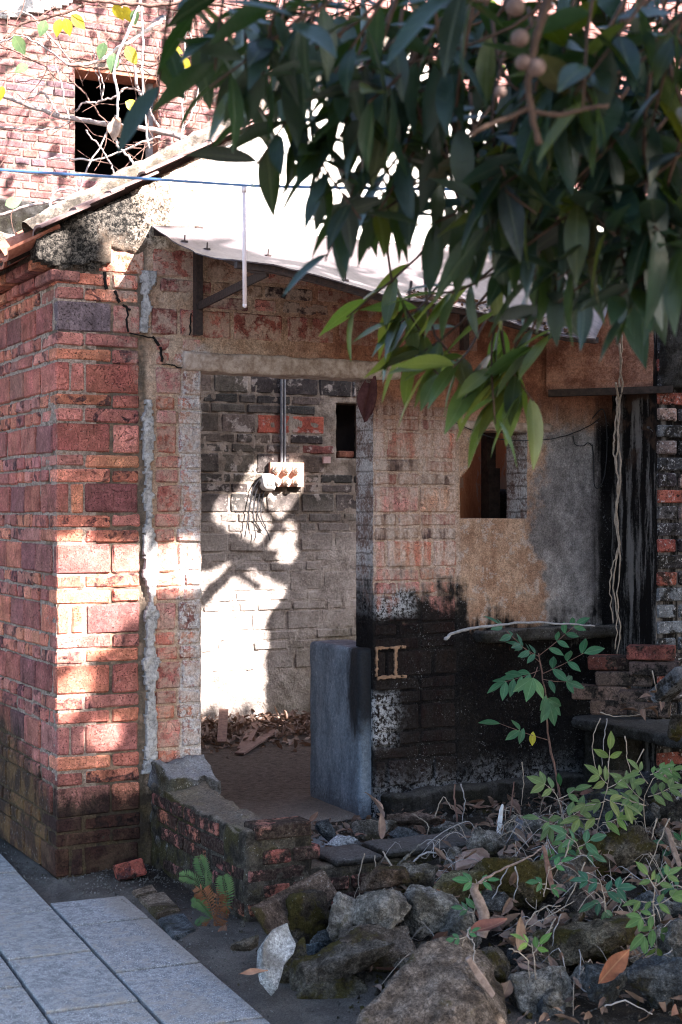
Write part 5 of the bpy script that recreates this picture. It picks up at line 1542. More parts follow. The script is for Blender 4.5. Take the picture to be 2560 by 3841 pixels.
for dx in (-0.012, 0.012):
    mb = MB(); mb.cyl((dx, 0, 0), (dx, 0, 0.85), 0.0095, 8); mb.build('pipe', MT['conduit'], cdt)
wires = [([(2.27,3.02,1.84),(2.218,3.046,1.763),(2.191,3.06,1.668),(2.173,3.069,1.55),(2.151,3.08,1.425)]), ([(2.281,3.014,1.828),(2.233,3.038,1.727),(2.212,3.049,1.609),(2.218,3.046,1.505),(2.231,3.04,1.437),(2.218,3.046,1.402)]),
         ([(2.286,3.012,1.801),(2.255,3.028,1.698),(2.244,3.033,1.585),(2.281,3.014,1.505),(2.318,2.996,1.455),(2.336,2.986,1.402)]), ([(2.299,3.005,1.793),(2.276,3.017,1.668),(2.27,3.02,1.564),(2.307,3.001,1.484)])]
for wpts, lab in zip(wires, ('leftmost black wire hanging below the switch box', 'second black wire curling below the switch box', 'longest wire looping down right below the switch box', 'thin grey wire joining the loop below the switch box')):
    mb = MB(); mb.tube([(p[0], 2.915 if i else 2.89, p[2]) for i, p in enumerate(wpts)], 0.004, n=5); tag(mb.build('hanging_wire', MT['cable']), lab, 'wire', 'loose wires under the switch box')
tk = MB(); tk.box(2.745, 2.80, 2.925, 2.94, 1.93, 1.975); tag(tk.build('wall_tag', MT['paper']), 'tiny pinkish paper tag on the wall below the dark opening', 'tag')
# cloth rag by the door head
cv = []; cf = []
for i in range(7):
    for j in range(11):
        t = j / 10; s_ = i / 6
        cv.append((1.545 + (s_ - .5) * (0.05 + 0.06 * math.sin(t * 3.1)) - 0.02 * t, -0.02 + 0.015 * math.sin(s_ * 12 + t * 4), 2.235 - 0.19 * t - 0.02 * math.sin(s_ * 5)))
for i in range(6):
    for j in range(10):
        a = i * 11 + j; cf.append((a, a + 1, a + 12, a + 11))
tag(link('rag', mesh('rag', cv, cf, True), MT['cloth']), 'dark red rag hanging from the top right of the doorway', 'rag')
# blue line and white rod in front
mb = MB(); mb.tube([(-0.8,-1.949,2.629),(-0.578,-2.061,2.613),(-0.351,-2.177,2.598),(-0.098,-2.305,2.579),(0.063,-2.387,2.574),(0.296,-2.505,2.569),(0.646,-2.682,2.564)], 0.0042, n=6, sm=2)
tag(mb.build('blue_line', MT['wire_blue']), 'thin blue washing line stretched across in front of the tiled eave', 'line')
mb = MB(); mb.cyl(*[(-0.099,-2.304,2.574),(-0.097,-2.306,2.218)], 0.0062, 10); mb.cyl(*[(-0.099,-2.304,2.574),(-0.099,-2.304,2.558)], 0.009, 8)
mb.add([Vector([(-0.097,-2.306,2.218)][0]) + Vector((0.0075 * math.cos(a) * math.cos(b), 0.0075 * math.sin(a) * math.cos(b), 0.0075 * math.sin(b))) for b in (-1.2, -.5, .3, 1.2) for a in (0, 1.05, 2.1, 3.14, 4.19, 5.24)], [(i * 6 + k, i * 6 + (k + 1) % 6, i * 6 + 6 + (k + 1) % 6, i * 6 + 6 + k) for i in range(3) for k in range(6)])
tag(mb.build('hanging_rod', MT['rod'], None, True), 'thin white rod hanging straight down from the blue line', 'rod')

# ---------------------------------------------------------------- leaves and plants
def leaf_data(L, W, fold=0.25, droop=0.15, n=7, peak=0.45, wave=0.0, seed=0, tipsharp=1.0):
    """one leaf along +x, its blade folded a little on the midrib and drooping to the tip"""
    r = random.Random(seed); V = []; F = []
    for i in range(n + 1):
        t = i / n
        w_ = W / 2 * (math.sin(math.pi * min(1, t ** (math.log(.5) / math.log(peak)))) ** (0.8 if t < peak else tipsharp)) if 0 < t < 1 else W * 0.015
        zc = -droop * L * t * t
        wv = wave * L * math.sin(t * 9 + seed)
        V += [(t * L, -w_, zc + fold * w_ + wv + r.uniform(-1, 1) * wave * L * .4), (t * L, 0, zc), (t * L, w_, zc + fold * w_ - wv + r.uniform(-1, 1) * wave * L * .4)]
    for i in range(n):
        a = i * 3; F += [(a, a + 3, a + 4, a + 1), (a + 1, a + 4, a + 5, a + 2)]
    return V, F
def leaf_mesh(name, mat, *a, **k):
    V, F = leaf_data(*a, **k); me = mesh(name, V, F, True); me.materials.append(mat); return me
def aim(d, roll=0.0, up=(0, 0, 1)):
    d = Vector(d).normalized(); up = Vector(up)
    y_ = up.cross(d)
    if y_.length < 1e-3: y_ = Vector((0, 1, 0)).cross(d)
    y_.normalize(); z_ = d.cross(y_)
    M = Matrix((d, y_, z_)).transposed().to_4x4()
    return M @ Matrix.Rotation(roll, 4, 'X')
def put_leaf(me, parent, p, d, roll=0.0, sc=1.0, col=(1, 1, 1), name='leaf', up=(0, 0, 1)):
    o = link(name, me, None, parent, None, None, (*col, 1))
    o.matrix_local = Matrix.Translation(Vector(p)) @ aim(d, roll, up) @ Matrix.Scale(sc, 4)
    return o
CAMD = Vector((-0.452, -0.892, 0))       # from the house towards the lane
sapL = [leaf_mesh('leaf', MT['leaf_sap'], 0.085, 0.036, .22, .12, 7, .5, 0.0, i) for i in range(3)]
weedL = [leaf_mesh('leaf', MT['leaf_weed'], 0.062, 0.027, .22, .12, 6, .48, 0.0, i) for i in range(3)]
weedS = [leaf_mesh('leaf', MT['leaf_sap'], 0.055, 0.026, .22, .12, 6, .48, 0.0, 10 + i) for i in range(2)]
yelL = leaf_mesh('leaf', MT['leaf_yellow'], 0.075, 0.036, .15, .1, 7, .5, 0.0, 3)

def compound(parent, meshes, base, tip, pairs, size, col=(1, 1, 1), spread=1.0, stem=None, inv=None, face=0.55, stems=None):
    """a pinnate leaf: leaflets in pairs along a rachis from base to tip"""
    b, t = Vector(base), Vector(tip); d = (t - b); L = d.length; dn = d.normalized()
    nrm = (CAMD * face + Vector((0, 0, 1)) * (1 - face * .5) + Vector((rnd.uniform(-.3, .3), rnd.uniform(-.3, .3), 0))).normalized()
    side = dn.cross(nrm).normalized(); nrm = side.cross(dn)
    if stems is not None: stems.tube([b, b + d * .5 + Vector((0, 0, -.004)), t], 0.0022, 0.0012, n=5, sm=2)
    for i in range(pairs):
        f = 0.25 + 0.75 * (i / max(1, pairs - 1)) * 0.95 if pairs > 1 else 0.6
        for s_ in (-1, 1):
            if rnd.random() < .06: continue
            dd = dn * rnd.uniform(.45, .8) + side * s_ * spread + Vector((0, 0, -rnd.uniform(.05, .45))) + nrm * rnd.uniform(-.15, .1)
            g = rnd.uniform(.8, 1.2)
            put_leaf(rnd.choice(meshes), parent, b + d * f, dd, rnd.uniform(-.3, .3), size * rnd.uniform(.8, 1.15), (col[0] * g, col[1] * g, col[2] * g), up=nrm)
    put_leaf(rnd.choice(meshes), parent, t, dn + Vector((0, 0, -.2)), rnd.uniform(-.3, .3), size * 1.15, col, up=nrm)

def plant_root(name, p, label, cat, group=None):
    return empty(name, p, 0, label, cat, group), Matrix.Translation(-Vector(p))
class Loc:
    """shift of a thing so that its parts can be given in world positions"""
    def __init__(s, root): s.r = root; s.o = Vector(root.location)
    def __call__(s, p): return Vector(p) - s.o

# the young tree by the black wall
rt, _ = plant_root('sapling', [(2.293,-0.546,0.133)][0], 'young green sapling with pinnate leaves and one yellow leaflet before the black wall', 'sapling')
Lc = Loc(rt); st = MB()
st.tube([Lc(p) for p in [(2.264,-0.588,0.143),(2.25,-0.58,0.317),(2.22,-0.565,0.46),(2.202,-0.556,0.603),(2.195,-0.552,0.726),(2.18,-0.545,0.839),(2.166,-0.538,0.931)]], 0.006, 0.003, n=6, wob=.003, seed=3)
SAP = [[(2.113,-0.623,0.9),(1.954,-0.543,1.069)], [(2.113,-0.623,0.93),(2.26,-0.698,1.069)], [(2.123,-0.628,0.843),(2.296,-0.716,0.94)], [(2.109,-0.621,0.859),(1.969,-0.55,0.807)], [(2.02,-0.744,0.891),(1.974,-0.777,0.845)], [(2.138,-0.636,0.758),(2.152,-0.643,0.714)], [(2.127,-0.63,0.819),(2.228,-0.681,0.807)], [(2.113,-0.623,0.924),(2.041,-0.586,0.972)], [(2.152,-0.643,0.536),(1.951,-0.541,0.613)]]
for (b, t), n_, sz, col in zip(SAP, (4, 4, 3, 4, 2, 3, 2, 3, 1), (.95, .82, 1.05, 1.0, 1.25, 1.2, .9, .8, 1.05),
                               ((.75, .95, 1.15), (.9, 1, .9), (.7, .88, .8), (1, 1.05, 1), (1.9, 1.45, 1.1), (.8, .95, .95), (.55, .7, .65), (.7, .85, .95), (.95, .95, .8))):
    compound(rt, sapL, Lc(b), Lc(t), n_, sz, col, 0.9, stems=st)
for p, d, m_ in zip([(2.087,-0.61,0.577),(2.048,-0.59,0.593),(2.141,-0.637,0.627)], ((-.1, 0, -1), (-.35, 0, -1), (.1, 0, .7)), (yelL, sapL[0], sapL[1])):
    put_leaf(m_, rt, Lc(p), d, 0.3, 0.9, (1, 1, 1), up=CAMD)
put_leaf(sapL[0], rt, Lc([(2.192,-0.663,0.385)][0]), (.15, 0, -1), 0.3, .75, (.6, .8, .5), up=CAMD)
st.build('stem', MT['bark_dark'], rt, True)

# creeping plants and weeds over the heap
def weed(root, label, leaves, meshes=weedL, stem_r=0.0022, cat='plant', col=(1, 1, 1), size=1.0, name='creeping_plant', pairs=3):
    r_, _ = plant_root(name, root[0], label, cat); Lc = Loc(r_); st = MB()
    st.tube([Lc(p) for p in root], stem_r, stem_r * .7, n=5, wob=.002, seed=1)
    for (b, t) in leaves:
        k = rnd.uniform(.8, 1.2)
        cc = (col[0] * k * rnd.uniform(.9, 1.25), col[1] * k, col[2] * k * rnd.uniform(.75, 1.05))
        compound(r_, meshes, Lc(b), Lc(t), rnd.choice([pairs, pairs, max(1, pairs - 1)]), size * rnd.uniform(.85, 1.15), cc, 0.9, stems=st)
    st.build('stem', MT['dry'], r_, True); return r_
weed([(1.701,-1.647,0.207),(1.689,-1.641,0.326),(1.716,-1.655,0.479),(1.731,-1.663,0.548),(1.728,-1.661,0.619)], 'tall creeping plant with yellow green tips under the slab bench',
     [[(1.698,-1.702,0.599),(1.704,-1.705,0.671)], [(1.695,-1.7,0.54),(1.668,-1.687,0.573)], [(1.698,-1.702,0.523),(1.746,-1.726,0.556)], [(1.658,-1.738,0.481),(1.588,-1.702,0.465)], [(1.655,-1.737,0.49),(1.73,-1.774,0.465)], [(1.64,-1.729,0.414),(1.566,-1.691,0.414)], [(1.648,-1.733,0.398),(1.7,-1.759,0.414)]], pairs=2, col=(1.2, 1.1, .8))
weed([(1.579,-1.586,0.258),(1.579,-1.586,0.36),(1.549,-1.57,0.479),(1.518,-1.555,0.522)], 'creeping plant with small leaves beside the sapling stem',
     [[(1.541,-1.566,0.505),(1.506,-1.549,0.531)], [(1.556,-1.574,0.471),(1.61,-1.601,0.505)], [(1.576,-1.584,0.411),(1.526,-1.559,0.36)], [(1.55,-1.627,0.404),(1.603,-1.654,0.438)], [(1.544,-1.624,0.37),(1.459,-1.581,0.404)], [(1.521,-1.668,0.33),(1.476,-1.645,0.297)], [(1.521,-1.668,0.339),(1.566,-1.691,0.297)]], pairs=2, col=(.9, 1, .9))
weed([(1.931,-1.652,0.287),(1.916,-1.644,0.426),(1.947,-1.66,0.53),(2.009,-1.691,0.574)], 'leafy creeping plant spilling right under the end of the bench',
     [[(1.916,-1.644,0.443),(1.854,-1.613,0.513)], [(1.931,-1.652,0.513),(1.9,-1.636,0.565)], [(1.962,-1.668,0.53),(2.016,-1.695,0.565)], [(1.868,-1.732,0.479),(1.944,-1.771,0.514)], [(1.861,-1.728,0.445),(1.807,-1.701,0.462)], [(1.876,-1.736,0.565),(1.914,-1.755,0.59)], [(1.859,-1.728,0.445),(1.762,-1.678,0.488)]], pairs=3, col=(1.05, 1.1, .95))
weed([(1.507,-1.773,0.22),(1.514,-1.777,0.303),(1.492,-1.766,0.352)], 'dull green weed in front of the dark block',
     [[(1.499,-1.769,0.344),(1.463,-1.751,0.377)], [(1.507,-1.773,0.327),(1.545,-1.793,0.352)], [(1.511,-1.775,0.294),(1.463,-1.751,0.294)], [(1.51,-1.775,0.303),(1.554,-1.797,0.294)]], meshes=weedS, pairs=2, col=(.8, .85, .9))
weed([(1.234,-2.308,0.215),(1.231,-2.306,0.289),(1.215,-2.298,0.348)], 'trailing weed with dark leaves over the big block',
     [[(1.278,-2.218,0.309),(1.238,-2.198,0.321)], [(1.289,-2.224,0.279),(1.332,-2.245,0.294)], [(1.231,-2.306,0.274),(1.205,-2.293,0.267)], [(1.231,-2.306,0.259),(1.237,-2.309,0.233)]], meshes=weedS, pairs=2, col=(.7, .8, .9), size=1.0)
weed([(1.233,-2.587,0.113),(1.23,-2.586,0.225),(1.218,-2.58,0.324),(1.23,-2.586,0.408)], 'weed with yellowing leaves standing at the right edge of the heap',
     [[(1.228,-2.585,0.38),(1.205,-2.573,0.422)], [(1.228,-2.585,0.387),(1.262,-2.602,0.422)], [(1.224,-2.583,0.338),(1.18,-2.561,0.338)], [(1.224,-2.583,0.324),(1.274,-2.608,0.352)], [(1.196,-2.625,0.267),(1.161,-2.607,0.239)], [(1.199,-2.626,0.253),(1.242,-2.648,0.239)], [(1.199,-2.626,0.211),(1.192,-2.623,0.17)], [(1.194,-2.624,0.309),(1.155,-2.604,0.295)]], pairs=2, col=(.95, 1, .8), size=.9)
weed([(0.836,-2.106,0.259),(0.844,-2.11,0.318),(0.841,-2.108,0.348)], 'small weed beside the dry drooping strap', [[(0.841,-2.108,0.333),(0.82,-2.098,0.342)], [(0.844,-2.11,0.333),(0.875,-2.126,0.345)]], meshes=weedS, pairs=1, col=(.9, 1.1, .8), size=.8)
weed([(0.73,-2.276,0.254),(0.725,-2.274,0.29)], 'small dark weed between stones below the dry strap', [[(0.725,-2.274,0.288),(0.699,-2.261,0.3)], [(0.727,-2.275,0.282),(0.735,-2.279,0.314)]], meshes=weedS, pairs=1, col=(.65, .8, .75), size=.75)
weed([(0.768,-2.576,0.146),(0.764,-2.574,0.213),(0.756,-2.57,0.257)], 'thin weed with two leaves in front of the mossy block', [[(0.759,-2.571,0.247),(0.737,-2.56,0.267)], [(0.761,-2.572,0.227),(0.778,-2.581,0.254)]], pairs=1, col=(1, 1.2, .8), size=.7)
weed([(0.559,-2.47,0.2),(0.566,-2.473,0.254),(0.576,-2.478,0.281)], 'small weed sprouting on top of the brown boulder', [[(0.573,-2.477,0.278),(0.544,-2.462,0.273)], [(0.576,-2.478,0.281),(0.59,-2.486,0.294)]], meshes=weedS, pairs=1, col=(.8, 1, .8), size=.55)
weed([(1.047,-2.213,0.289),(1.055,-2.217,0.333),(1.063,-2.221,0.392)], 'trailing weed over the mossy boulder by the leaning stick', [[(1.055,-2.217,0.333),(1.031,-2.205,0.339)], [(1.06,-2.219,0.378),(1.099,-2.239,0.407)], [(1.055,-2.217,0.318),(1.081,-2.23,0.318)]], meshes=weedS, pairs=1, col=(.9, 1, .7), size=.75)
weed([(1.975,-1.786,0.19),(1.969,-1.783,0.258),(1.959,-1.779,0.292)], 'weed with bluish leaves at the right edge below the bench', [[(1.969,-1.783,0.275),(1.937,-1.767,0.292)], [(1.972,-1.785,0.258),(1.987,-1.792,0.309)], [(1.839,-1.942,0.253),(1.808,-1.926,0.237)], [(1.715,-2.103,0.268),(1.687,-2.089,0.236)]], meshes=weedS, pairs=2, col=(.8, .9, 1.0), size=1.0)

# ferns at the foot of the low wall
def fern(p, label, fronds, dead):
    r_, _ = plant_root('fern', p, label, 'fern')
    Lc = Loc(r_)
    for pts, isdead in fronds:
        P = [Lc(q) for q in pts]; mb = MB(); mb.tube(P, 0.0018, 0.0008, n=4, sm=4)
        # pinnae
        n = 19; Q = []
        for i in range(n + 1):
            t = i / n * (len(P) - 1); k = min(int(t), len(P) - 2); Q.append(P[k].lerp(P[k + 1], t - k))
        tl = sum((Q[i + 1] - Q[i]).length for i in range(n))
        for i in range(1, n):
            d = (Q[i + 1] - Q[i - 1]).normalized()
            sd = d.cross(CAMD * 1.0 + Vector((0, 0, .5))).normalized()
            l = tl * 0.26 * math.sin(math.pi * (0.12 + 0.88 * (1 - i / n)) * .9 + .15)
            for s_ in (-1, 1):
                V, F = leaf_data(l, l * .21, .2, .15 if not isdead else .5, 3, .4, .03 if isdead else 0)
                M = Matrix.Translation(Q[i]) @ aim(sd * s_ + d * .45 + Vector((0, 0, rnd.uniform(-.5, .1) if isdead else -.1)), rnd.uniform(-.2, .2), CAMD + Vector((0, 0, .4)))
                mb.add([M @ Vector(v) for v in V], F)
        o = mb.build('frond', MT['fern_dead'] if isdead else MT['leaf_weed'], r_)
        o.color = (.7, .8, .62, 1) if not isdead else (.75, .75, .75, 1)
fern([(0.341,-0.902,0.106)][0], 'green fern with two upright fronds on the low wall face', [([(0.341,-0.902,0.106),(0.335,-0.899,0.161),(0.323,-0.893,0.204),(0.314,-0.888,0.238)], 0), ([(0.338,-0.9,0.106),(0.305,-0.883,0.14),(0.274,-0.868,0.157),(0.246,-0.854,0.157)], 0), ([(0.341,-0.902,0.106),(0.351,-0.907,0.143),(0.344,-0.903,0.181)], 0)], 0)
fern([(0.29,-1.1,0.025)][0], 'fern clump with drooping green and rust brown fronds by the low wall corner',
     [([(0.29,-1.1,0.042),(0.268,-1.089,0.075),(0.246,-1.078,0.105),(0.222,-1.066,0.115)], 0), ([(0.287,-1.099,0.039),(0.261,-1.085,0.083),(0.238,-1.074,0.105),(0.216,-1.063,0.102)], 0), ([(0.335,-1.123,0.059),(0.338,-1.124,0.125),(0.329,-1.12,0.175),(0.323,-1.117,0.208)], 0),
      ([(0.293,-1.102,0.042),(0.276,-1.093,0.108),(0.253,-1.082,0.15),(0.225,-1.067,0.138)], 1), ([(0.293,-1.102,0.042),(0.313,-1.112,0.083),(0.335,-1.123,0.095),(0.327,-1.119,0.042)], 1), ([(0.298,-1.104,0.042),(0.305,-1.108,0.125),(0.32,-1.115,0.142),(0.338,-1.124,0.108)], 1),
      ([(0.287,-1.099,0.045),(0.261,-1.085,0.025),(0.255,-1.082,-0.008)], 1), ([(0.293,-1.102,0.05),(0.305,-1.108,0.017),(0.29,-1.1,-0.025)], 1), ([(0.296,-1.103,0.05),(0.327,-1.119,0.025),(0.335,-1.123,-0.016)], 1), ([(0.284,-1.097,0.039),(0.249,-1.079,0.039),(0.231,-1.07,0.017)], 0)], 1)

# dry stems, roots and vines: each a thing
def stemthing(pts, r0, r1, mat, label, name='dead_vine', cat='dead vine', group=None, wob=.0025):
    mb = MB(); mb.tube(pts, r0, r1, n=5, sm=5, wob=wob, seed=rnd.randrange(999))
    return tag(mb.build(name, MT[mat], None, True), label, cat, group)
stemthing([(1.319,-1.229,0.252),(1.217,-1.402,0.36),(1.184,-1.498,0.414),(1.222,-1.517,0.428),(1.227,-1.631,0.434),(1.244,-1.696,0.395)], .004, .003, 'dry_grey', 'grey stem arching in a half circle over the low wall') if False else None
stemthing([(1.028,-1.306,0.138),(1.035,-1.31,0.198),(1.062,-1.323,0.241),(1.1,-1.343,0.261),(1.141,-1.364,0.254),(1.176,-1.381,0.227),(1.226,-1.407,0.166)], .0042, .0034, 'dry_grey', 'grey stem arching in a half circle before the low wall')
stemthing([(0.94,-1.262,0.266),(0.954,-1.325,0.21),(1.022,-1.359,0.142),(0.989,-1.511,0.138)], .0042, .003, 'dry', 'pale stem slanting down over the low wall cap')
stemthing([(0.862,-1.256,0.264),(0.844,-1.247,0.18),(0.847,-1.248,0.095),(0.853,-1.251,0.01)], .0026, .002, 'dry', 'thin pale stem hanging down left of the slanting one')
stemthing([(0.889,-1.292,0.26),(0.895,-1.295,0.167),(0.916,-1.306,0.1),(0.954,-1.325,0.024)], .0026, .002, 'dry', 'thin stem hanging between the two pale ones on the low wall')
stemthing([(0.753,-2.266,0.38),(0.915,-2.146,0.378),(1.141,-1.98,0.365),(1.346,-1.804,0.365)], .0045, .003, 'strap', 'long tan stalk slanting up from the dry strap')
# the dry strap (a fallen leaf base)
P_ = [Vector(p) for p in [(0.724,-2.296,0.387),(0.719,-2.293,0.366),(0.734,-2.301,0.33),(0.748,-2.308,0.288),(0.75,-2.309,0.245),(0.741,-2.304,0.214)]]
sv = []; sf = []
for i, p in enumerate(P_):
    d = (P_[min(i + 1, 5)] - P_[max(i - 1, 0)]).normalized(); sd = d.cross(CAMD).normalized()
    hw = (0.010, 0.014, 0.017, 0.018, 0.018, 0.016)[i]
    sv += [p - sd * hw, p - CAMD * -0.006, p + sd * hw, p - sd * hw - CAMD * .004, p - CAMD * .003, p + sd * hw - CAMD * .004]
for i in range(5):
    a = i * 6; b = a + 6
    sf += [(a, b, b + 1, a + 1), (a + 1, b + 1, b + 2, a + 2), (a + 3, a + 4, b + 4, b + 3), (a + 4, a + 5, b + 5, b + 4), (a, a + 3, b + 3, b), (a + 2, b + 2, b + 5, a + 5)]
tag(link('dry_strap', mesh('dry_strap', sv, sf, True), MT['strap']), 'pinkish ribbed dry strap hanging over the stones', 'dry leaf')
slab([(1.098,-2.127,0.444),(1.112,-2.134,0.429),(1.128,-2.142,0.354),(1.141,-2.149,0.276),(1.131,-2.143,0.27),(1.112,-2.134,0.339)], 0.012, 'bark_dark', 'dark brown splintered stick standing in the heap', 'broken_stick', 'stick')
slab([(1.566,-1.13,0.347),(1.575,-1.135,0.372),(1.582,-1.139,0.372),(1.579,-1.137,0.314),(1.569,-1.132,0.232),(1.553,-1.124,0.226),(1.559,-1.127,0.296)], 0.014, 'bleached', 'bleached white splintered stump standing by the wall foot', 'white_stump', 'stick')
slab([(0.468,-2.648,0.265),(0.482,-2.655,0.272),(0.52,-2.674,0.214),(0.549,-2.689,0.162),(0.538,-2.683,0.148),(0.497,-2.663,0.207)], 0.022, 'strap', 'brown broken stick lying between the boulder and the pale stone', 'broken_stick', 'stick')
slab([(1.67,-2.08,0.443),(1.687,-2.089,0.435),(1.726,-2.109,0.307),(1.718,-2.105,0.284),(1.694,-2.092,0.347)], 0.02, 'strap', 'reddish torn branch at the right edge of the heap', 'broken_stick', 'stick').color = (.6, .4, .3, 1)
stemthing([(1.698,-0.469,1.005),(1.72,-0.48,1.029),(1.766,-0.503,1.049),(1.87,-0.556,1.069),(2.013,-0.628,1.085),(2.174,-0.71,1.081),(2.313,-0.781,1.069)], .009, .004, 'dry_grey', 'curved dead palm rib resting on the grey ledge')
GD = 'dry stems and roots tangled over the heap'
lab_d = 'thin pale dead vine trailing by'
for pts in ([(1.176,-1.83,0.307),(1.204,-1.844,0.268),(1.224,-1.854,0.188),(1.235,-1.86,0.156)], [(1.198,-1.841,0.299),(1.247,-1.866,0.252),(1.275,-1.88,0.212)], [(1.106,-1.907,0.323),(1.078,-1.892,0.26),(1.051,-1.878,0.182),(1.078,-1.892,0.135)], [(1.127,-1.917,0.323),(1.134,-1.921,0.26),(1.117,-1.912,0.198)],
            [(1.419,-1.841,0.373),(1.39,-1.826,0.284),(1.358,-1.81,0.228)], [(1.35,-2.03,0.338),(1.302,-2.006,0.213),(1.246,-1.977,0.088)], [(1.026,-2.314,0.242),(0.99,-2.296,0.169),(0.979,-2.291,0.111),(0.992,-2.297,0.053)], [(1.041,-2.322,0.256),(1.016,-2.309,0.169),(1.023,-2.313,0.097),(1.067,-2.335,0.039)],
            [(1.016,-2.309,0.213),(0.966,-2.284,0.14),(0.985,-2.293,0.075)], [(0.948,-2.387,0.126),(0.983,-2.405,0.084),(1.019,-2.423,0.052)], [(1.001,-2.189,0.185),(1.073,-2.226,0.23),(1.139,-2.259,0.274)], [(0.981,-2.179,0.171),(1.034,-2.206,0.245),(1.099,-2.239,0.259)], [(0.666,-2.58,0.255),(0.714,-2.605,0.228),(0.72,-2.608,0.161)],
            [(1.838,-1.269,0.277),(1.91,-1.305,0.314),(2.04,-1.371,0.35),(2.137,-1.42,0.332)], [(1.9,-1.524,0.389),(1.884,-1.516,0.336),(1.932,-1.54,0.31)], [(1.835,-1.828,0.414),(1.817,-1.818,0.33),(1.808,-1.814,0.23)], [(1.815,-1.93,0.434),(1.771,-1.907,0.319),(1.727,-1.885,0.22)], [(1.854,-1.613,0.426),(1.823,-1.597,0.357),(1.838,-1.605,0.287),(1.808,-1.589,0.183)],
            [(0.533,-2.569,0.335),(0.528,-2.566,0.309),(0.544,-2.575,0.282),(0.542,-2.573,0.216),(0.521,-2.563,0.124),(0.502,-2.553,0.084)], [(0.868,-2.795,0.111),(0.926,-2.824,0.126),(0.996,-2.86,0.087)], [(1.113,-2.807,0.255),(1.083,-2.792,0.215),(1.095,-2.798,0.148)],
            [(1.224,-1.181,0.107),(1.24,-1.189,0.146),(1.381,-1.261,0.16)], [(0.813,-1.758,0.135),(0.855,-1.779,0.182),(0.883,-1.793,0.198)], [(0.75,-1.838,0.223),(0.798,-1.862,0.177),(0.819,-1.873,0.085)], [(0.83,-1.878,0.223),(0.819,-1.873,0.177),(0.812,-1.869,0.131)], [(0.843,-1.885,0.215),(0.843,-1.885,0.146)],
            [(1.58,-0.801,0.406),(1.593,-0.808,0.33),(1.583,-0.803,0.234)], [(1.75,-0.887,0.292),(1.792,-0.909,0.28),(1.826,-0.926,0.234)], [(1.929,-0.754,0.468),(1.936,-0.758,0.37),(1.929,-0.754,0.272)], [(1.91,-1.529,0.689),(1.919,-1.534,0.601),(1.932,-1.54,0.513)], [(1.979,-1.564,0.636),(1.947,-1.548,0.565)],
            [(2.365,-0.751,0.637),(2.336,-0.736,0.536),(2.343,-0.74,0.415),(2.356,-0.746,0.355)], [(2.392,-0.764,0.637),(2.379,-0.758,0.536),(2.372,-0.754,0.415)], [(2.365,-0.751,0.666),(2.437,-0.787,0.645),(2.545,-0.842,0.658)], [(2.517,-0.94,0.87),(2.535,-0.949,0.77)], [(1.385,-0.815,0.161),(1.402,-0.823,0.236),(1.373,-0.809,0.274),(1.337,-0.79,0.292)], [(1.427,-0.836,0.274),(1.46,-0.853,0.367),(1.494,-0.87,0.311)]):
    stemthing(pts, rnd.uniform(.0018, .0034), .0014, rnd.choice(['dry', 'dry_grey', 'dry']), uniq(lab_d + ' {}', pts[len(pts) // 2]), 'dead_vine', 'dead vine', GD, .004)
for pts, l in (([(1.618,-0.708,0.137),(1.615,-0.707,0.233),(1.604,-0.701,0.33),(1.608,-0.703,0.388)], 'dark upright dead stem before the black wall, left one'), ([(1.758,-0.892,0.139),(1.77,-0.898,0.254),(1.78,-0.903,0.349),(1.787,-0.906,0.415)], 'dark upright dead stem beside the white stump')):
    stemthing(pts, .006, .003, 'bark_dark', l)
# vines hanging in the recess and the black cable loop on the grey plaster
for pts, l in (([(2.766,-0.394,2.471),(2.851,-0.269,2.29),(2.835,-0.261,2.135),(2.843,-0.265,1.981),(2.831,-0.259,1.849),(2.845,-0.266,1.717),(2.827,-0.257,1.585),(2.839,-0.263,1.408),(2.82,-0.253,1.254),(2.835,-0.261,1.056),(2.827,-0.257,0.902)], 'thickest of three vines hanging down the streaked recess'),
               ([(2.739,-0.38,2.233),(2.843,-0.265,2.135),(2.824,-0.255,1.981),(2.82,-0.253,1.893),(2.839,-0.263,1.761),(2.831,-0.259,1.607),(2.843,-0.265,1.43),(2.812,-0.249,1.32),(2.804,-0.245,1.188),(2.82,-0.253,1.034)], 'left vine hanging down the streaked recess'),
               ([(2.755,-0.388,2.427),(2.855,-0.271,2.201),(2.839,-0.263,2.025),(2.851,-0.269,1.805),(2.837,-0.262,1.541),(2.851,-0.269,1.364),(2.835,-0.261,1.188),(2.847,-0.267,1.012),(2.835,-0.261,0.88)], 'right vine hanging down the streaked recess')):
    stemthing([(p[0] - .02, p[1] - .02, p[2]) for p in pts], .0055, .003, 'dry', l, 'hanging_vine', 'vine', None, .006)
stemthing([(2.855,-0.02,2.083),(2.928,-0.02,2.13),(2.95,-0.02,1.971),(2.933,-0.02,1.789),(2.894,-0.02,1.72),(2.866,-0.02,1.743),(2.861,-0.02,1.856),(2.855,-0.02,1.947)], .003, .003, 'cable', 'black cable loop hanging on the grey plaster', 'cable_loop', 'cable', None, .001)
stemthing([(1.981,-0.02,2.055),(2.107,-0.02,2.008),(2.287,-0.02,1.962),(2.523,-0.02,1.962),(2.685,-0.02,1.988),(2.822,-0.02,2.037),(2.905,-0.02,2.084)], .0024, .0024, 'cable', 'thin black wire sagging across above the small window', 'sagging_wire', 'wire', None, .001)
stemthing([(2.734,-0.02,1.989),(2.745,-0.02,1.945),(2.795,-0.02,1.937),(2.828,-0.02,1.955),(2.855,-0.02,1.933),(2.866,-0.02,1.879)], .0024, .0024, 'cable', 'kinked black wire end beside the cable loop', 'sagging_wire', 'wire', None, .001)

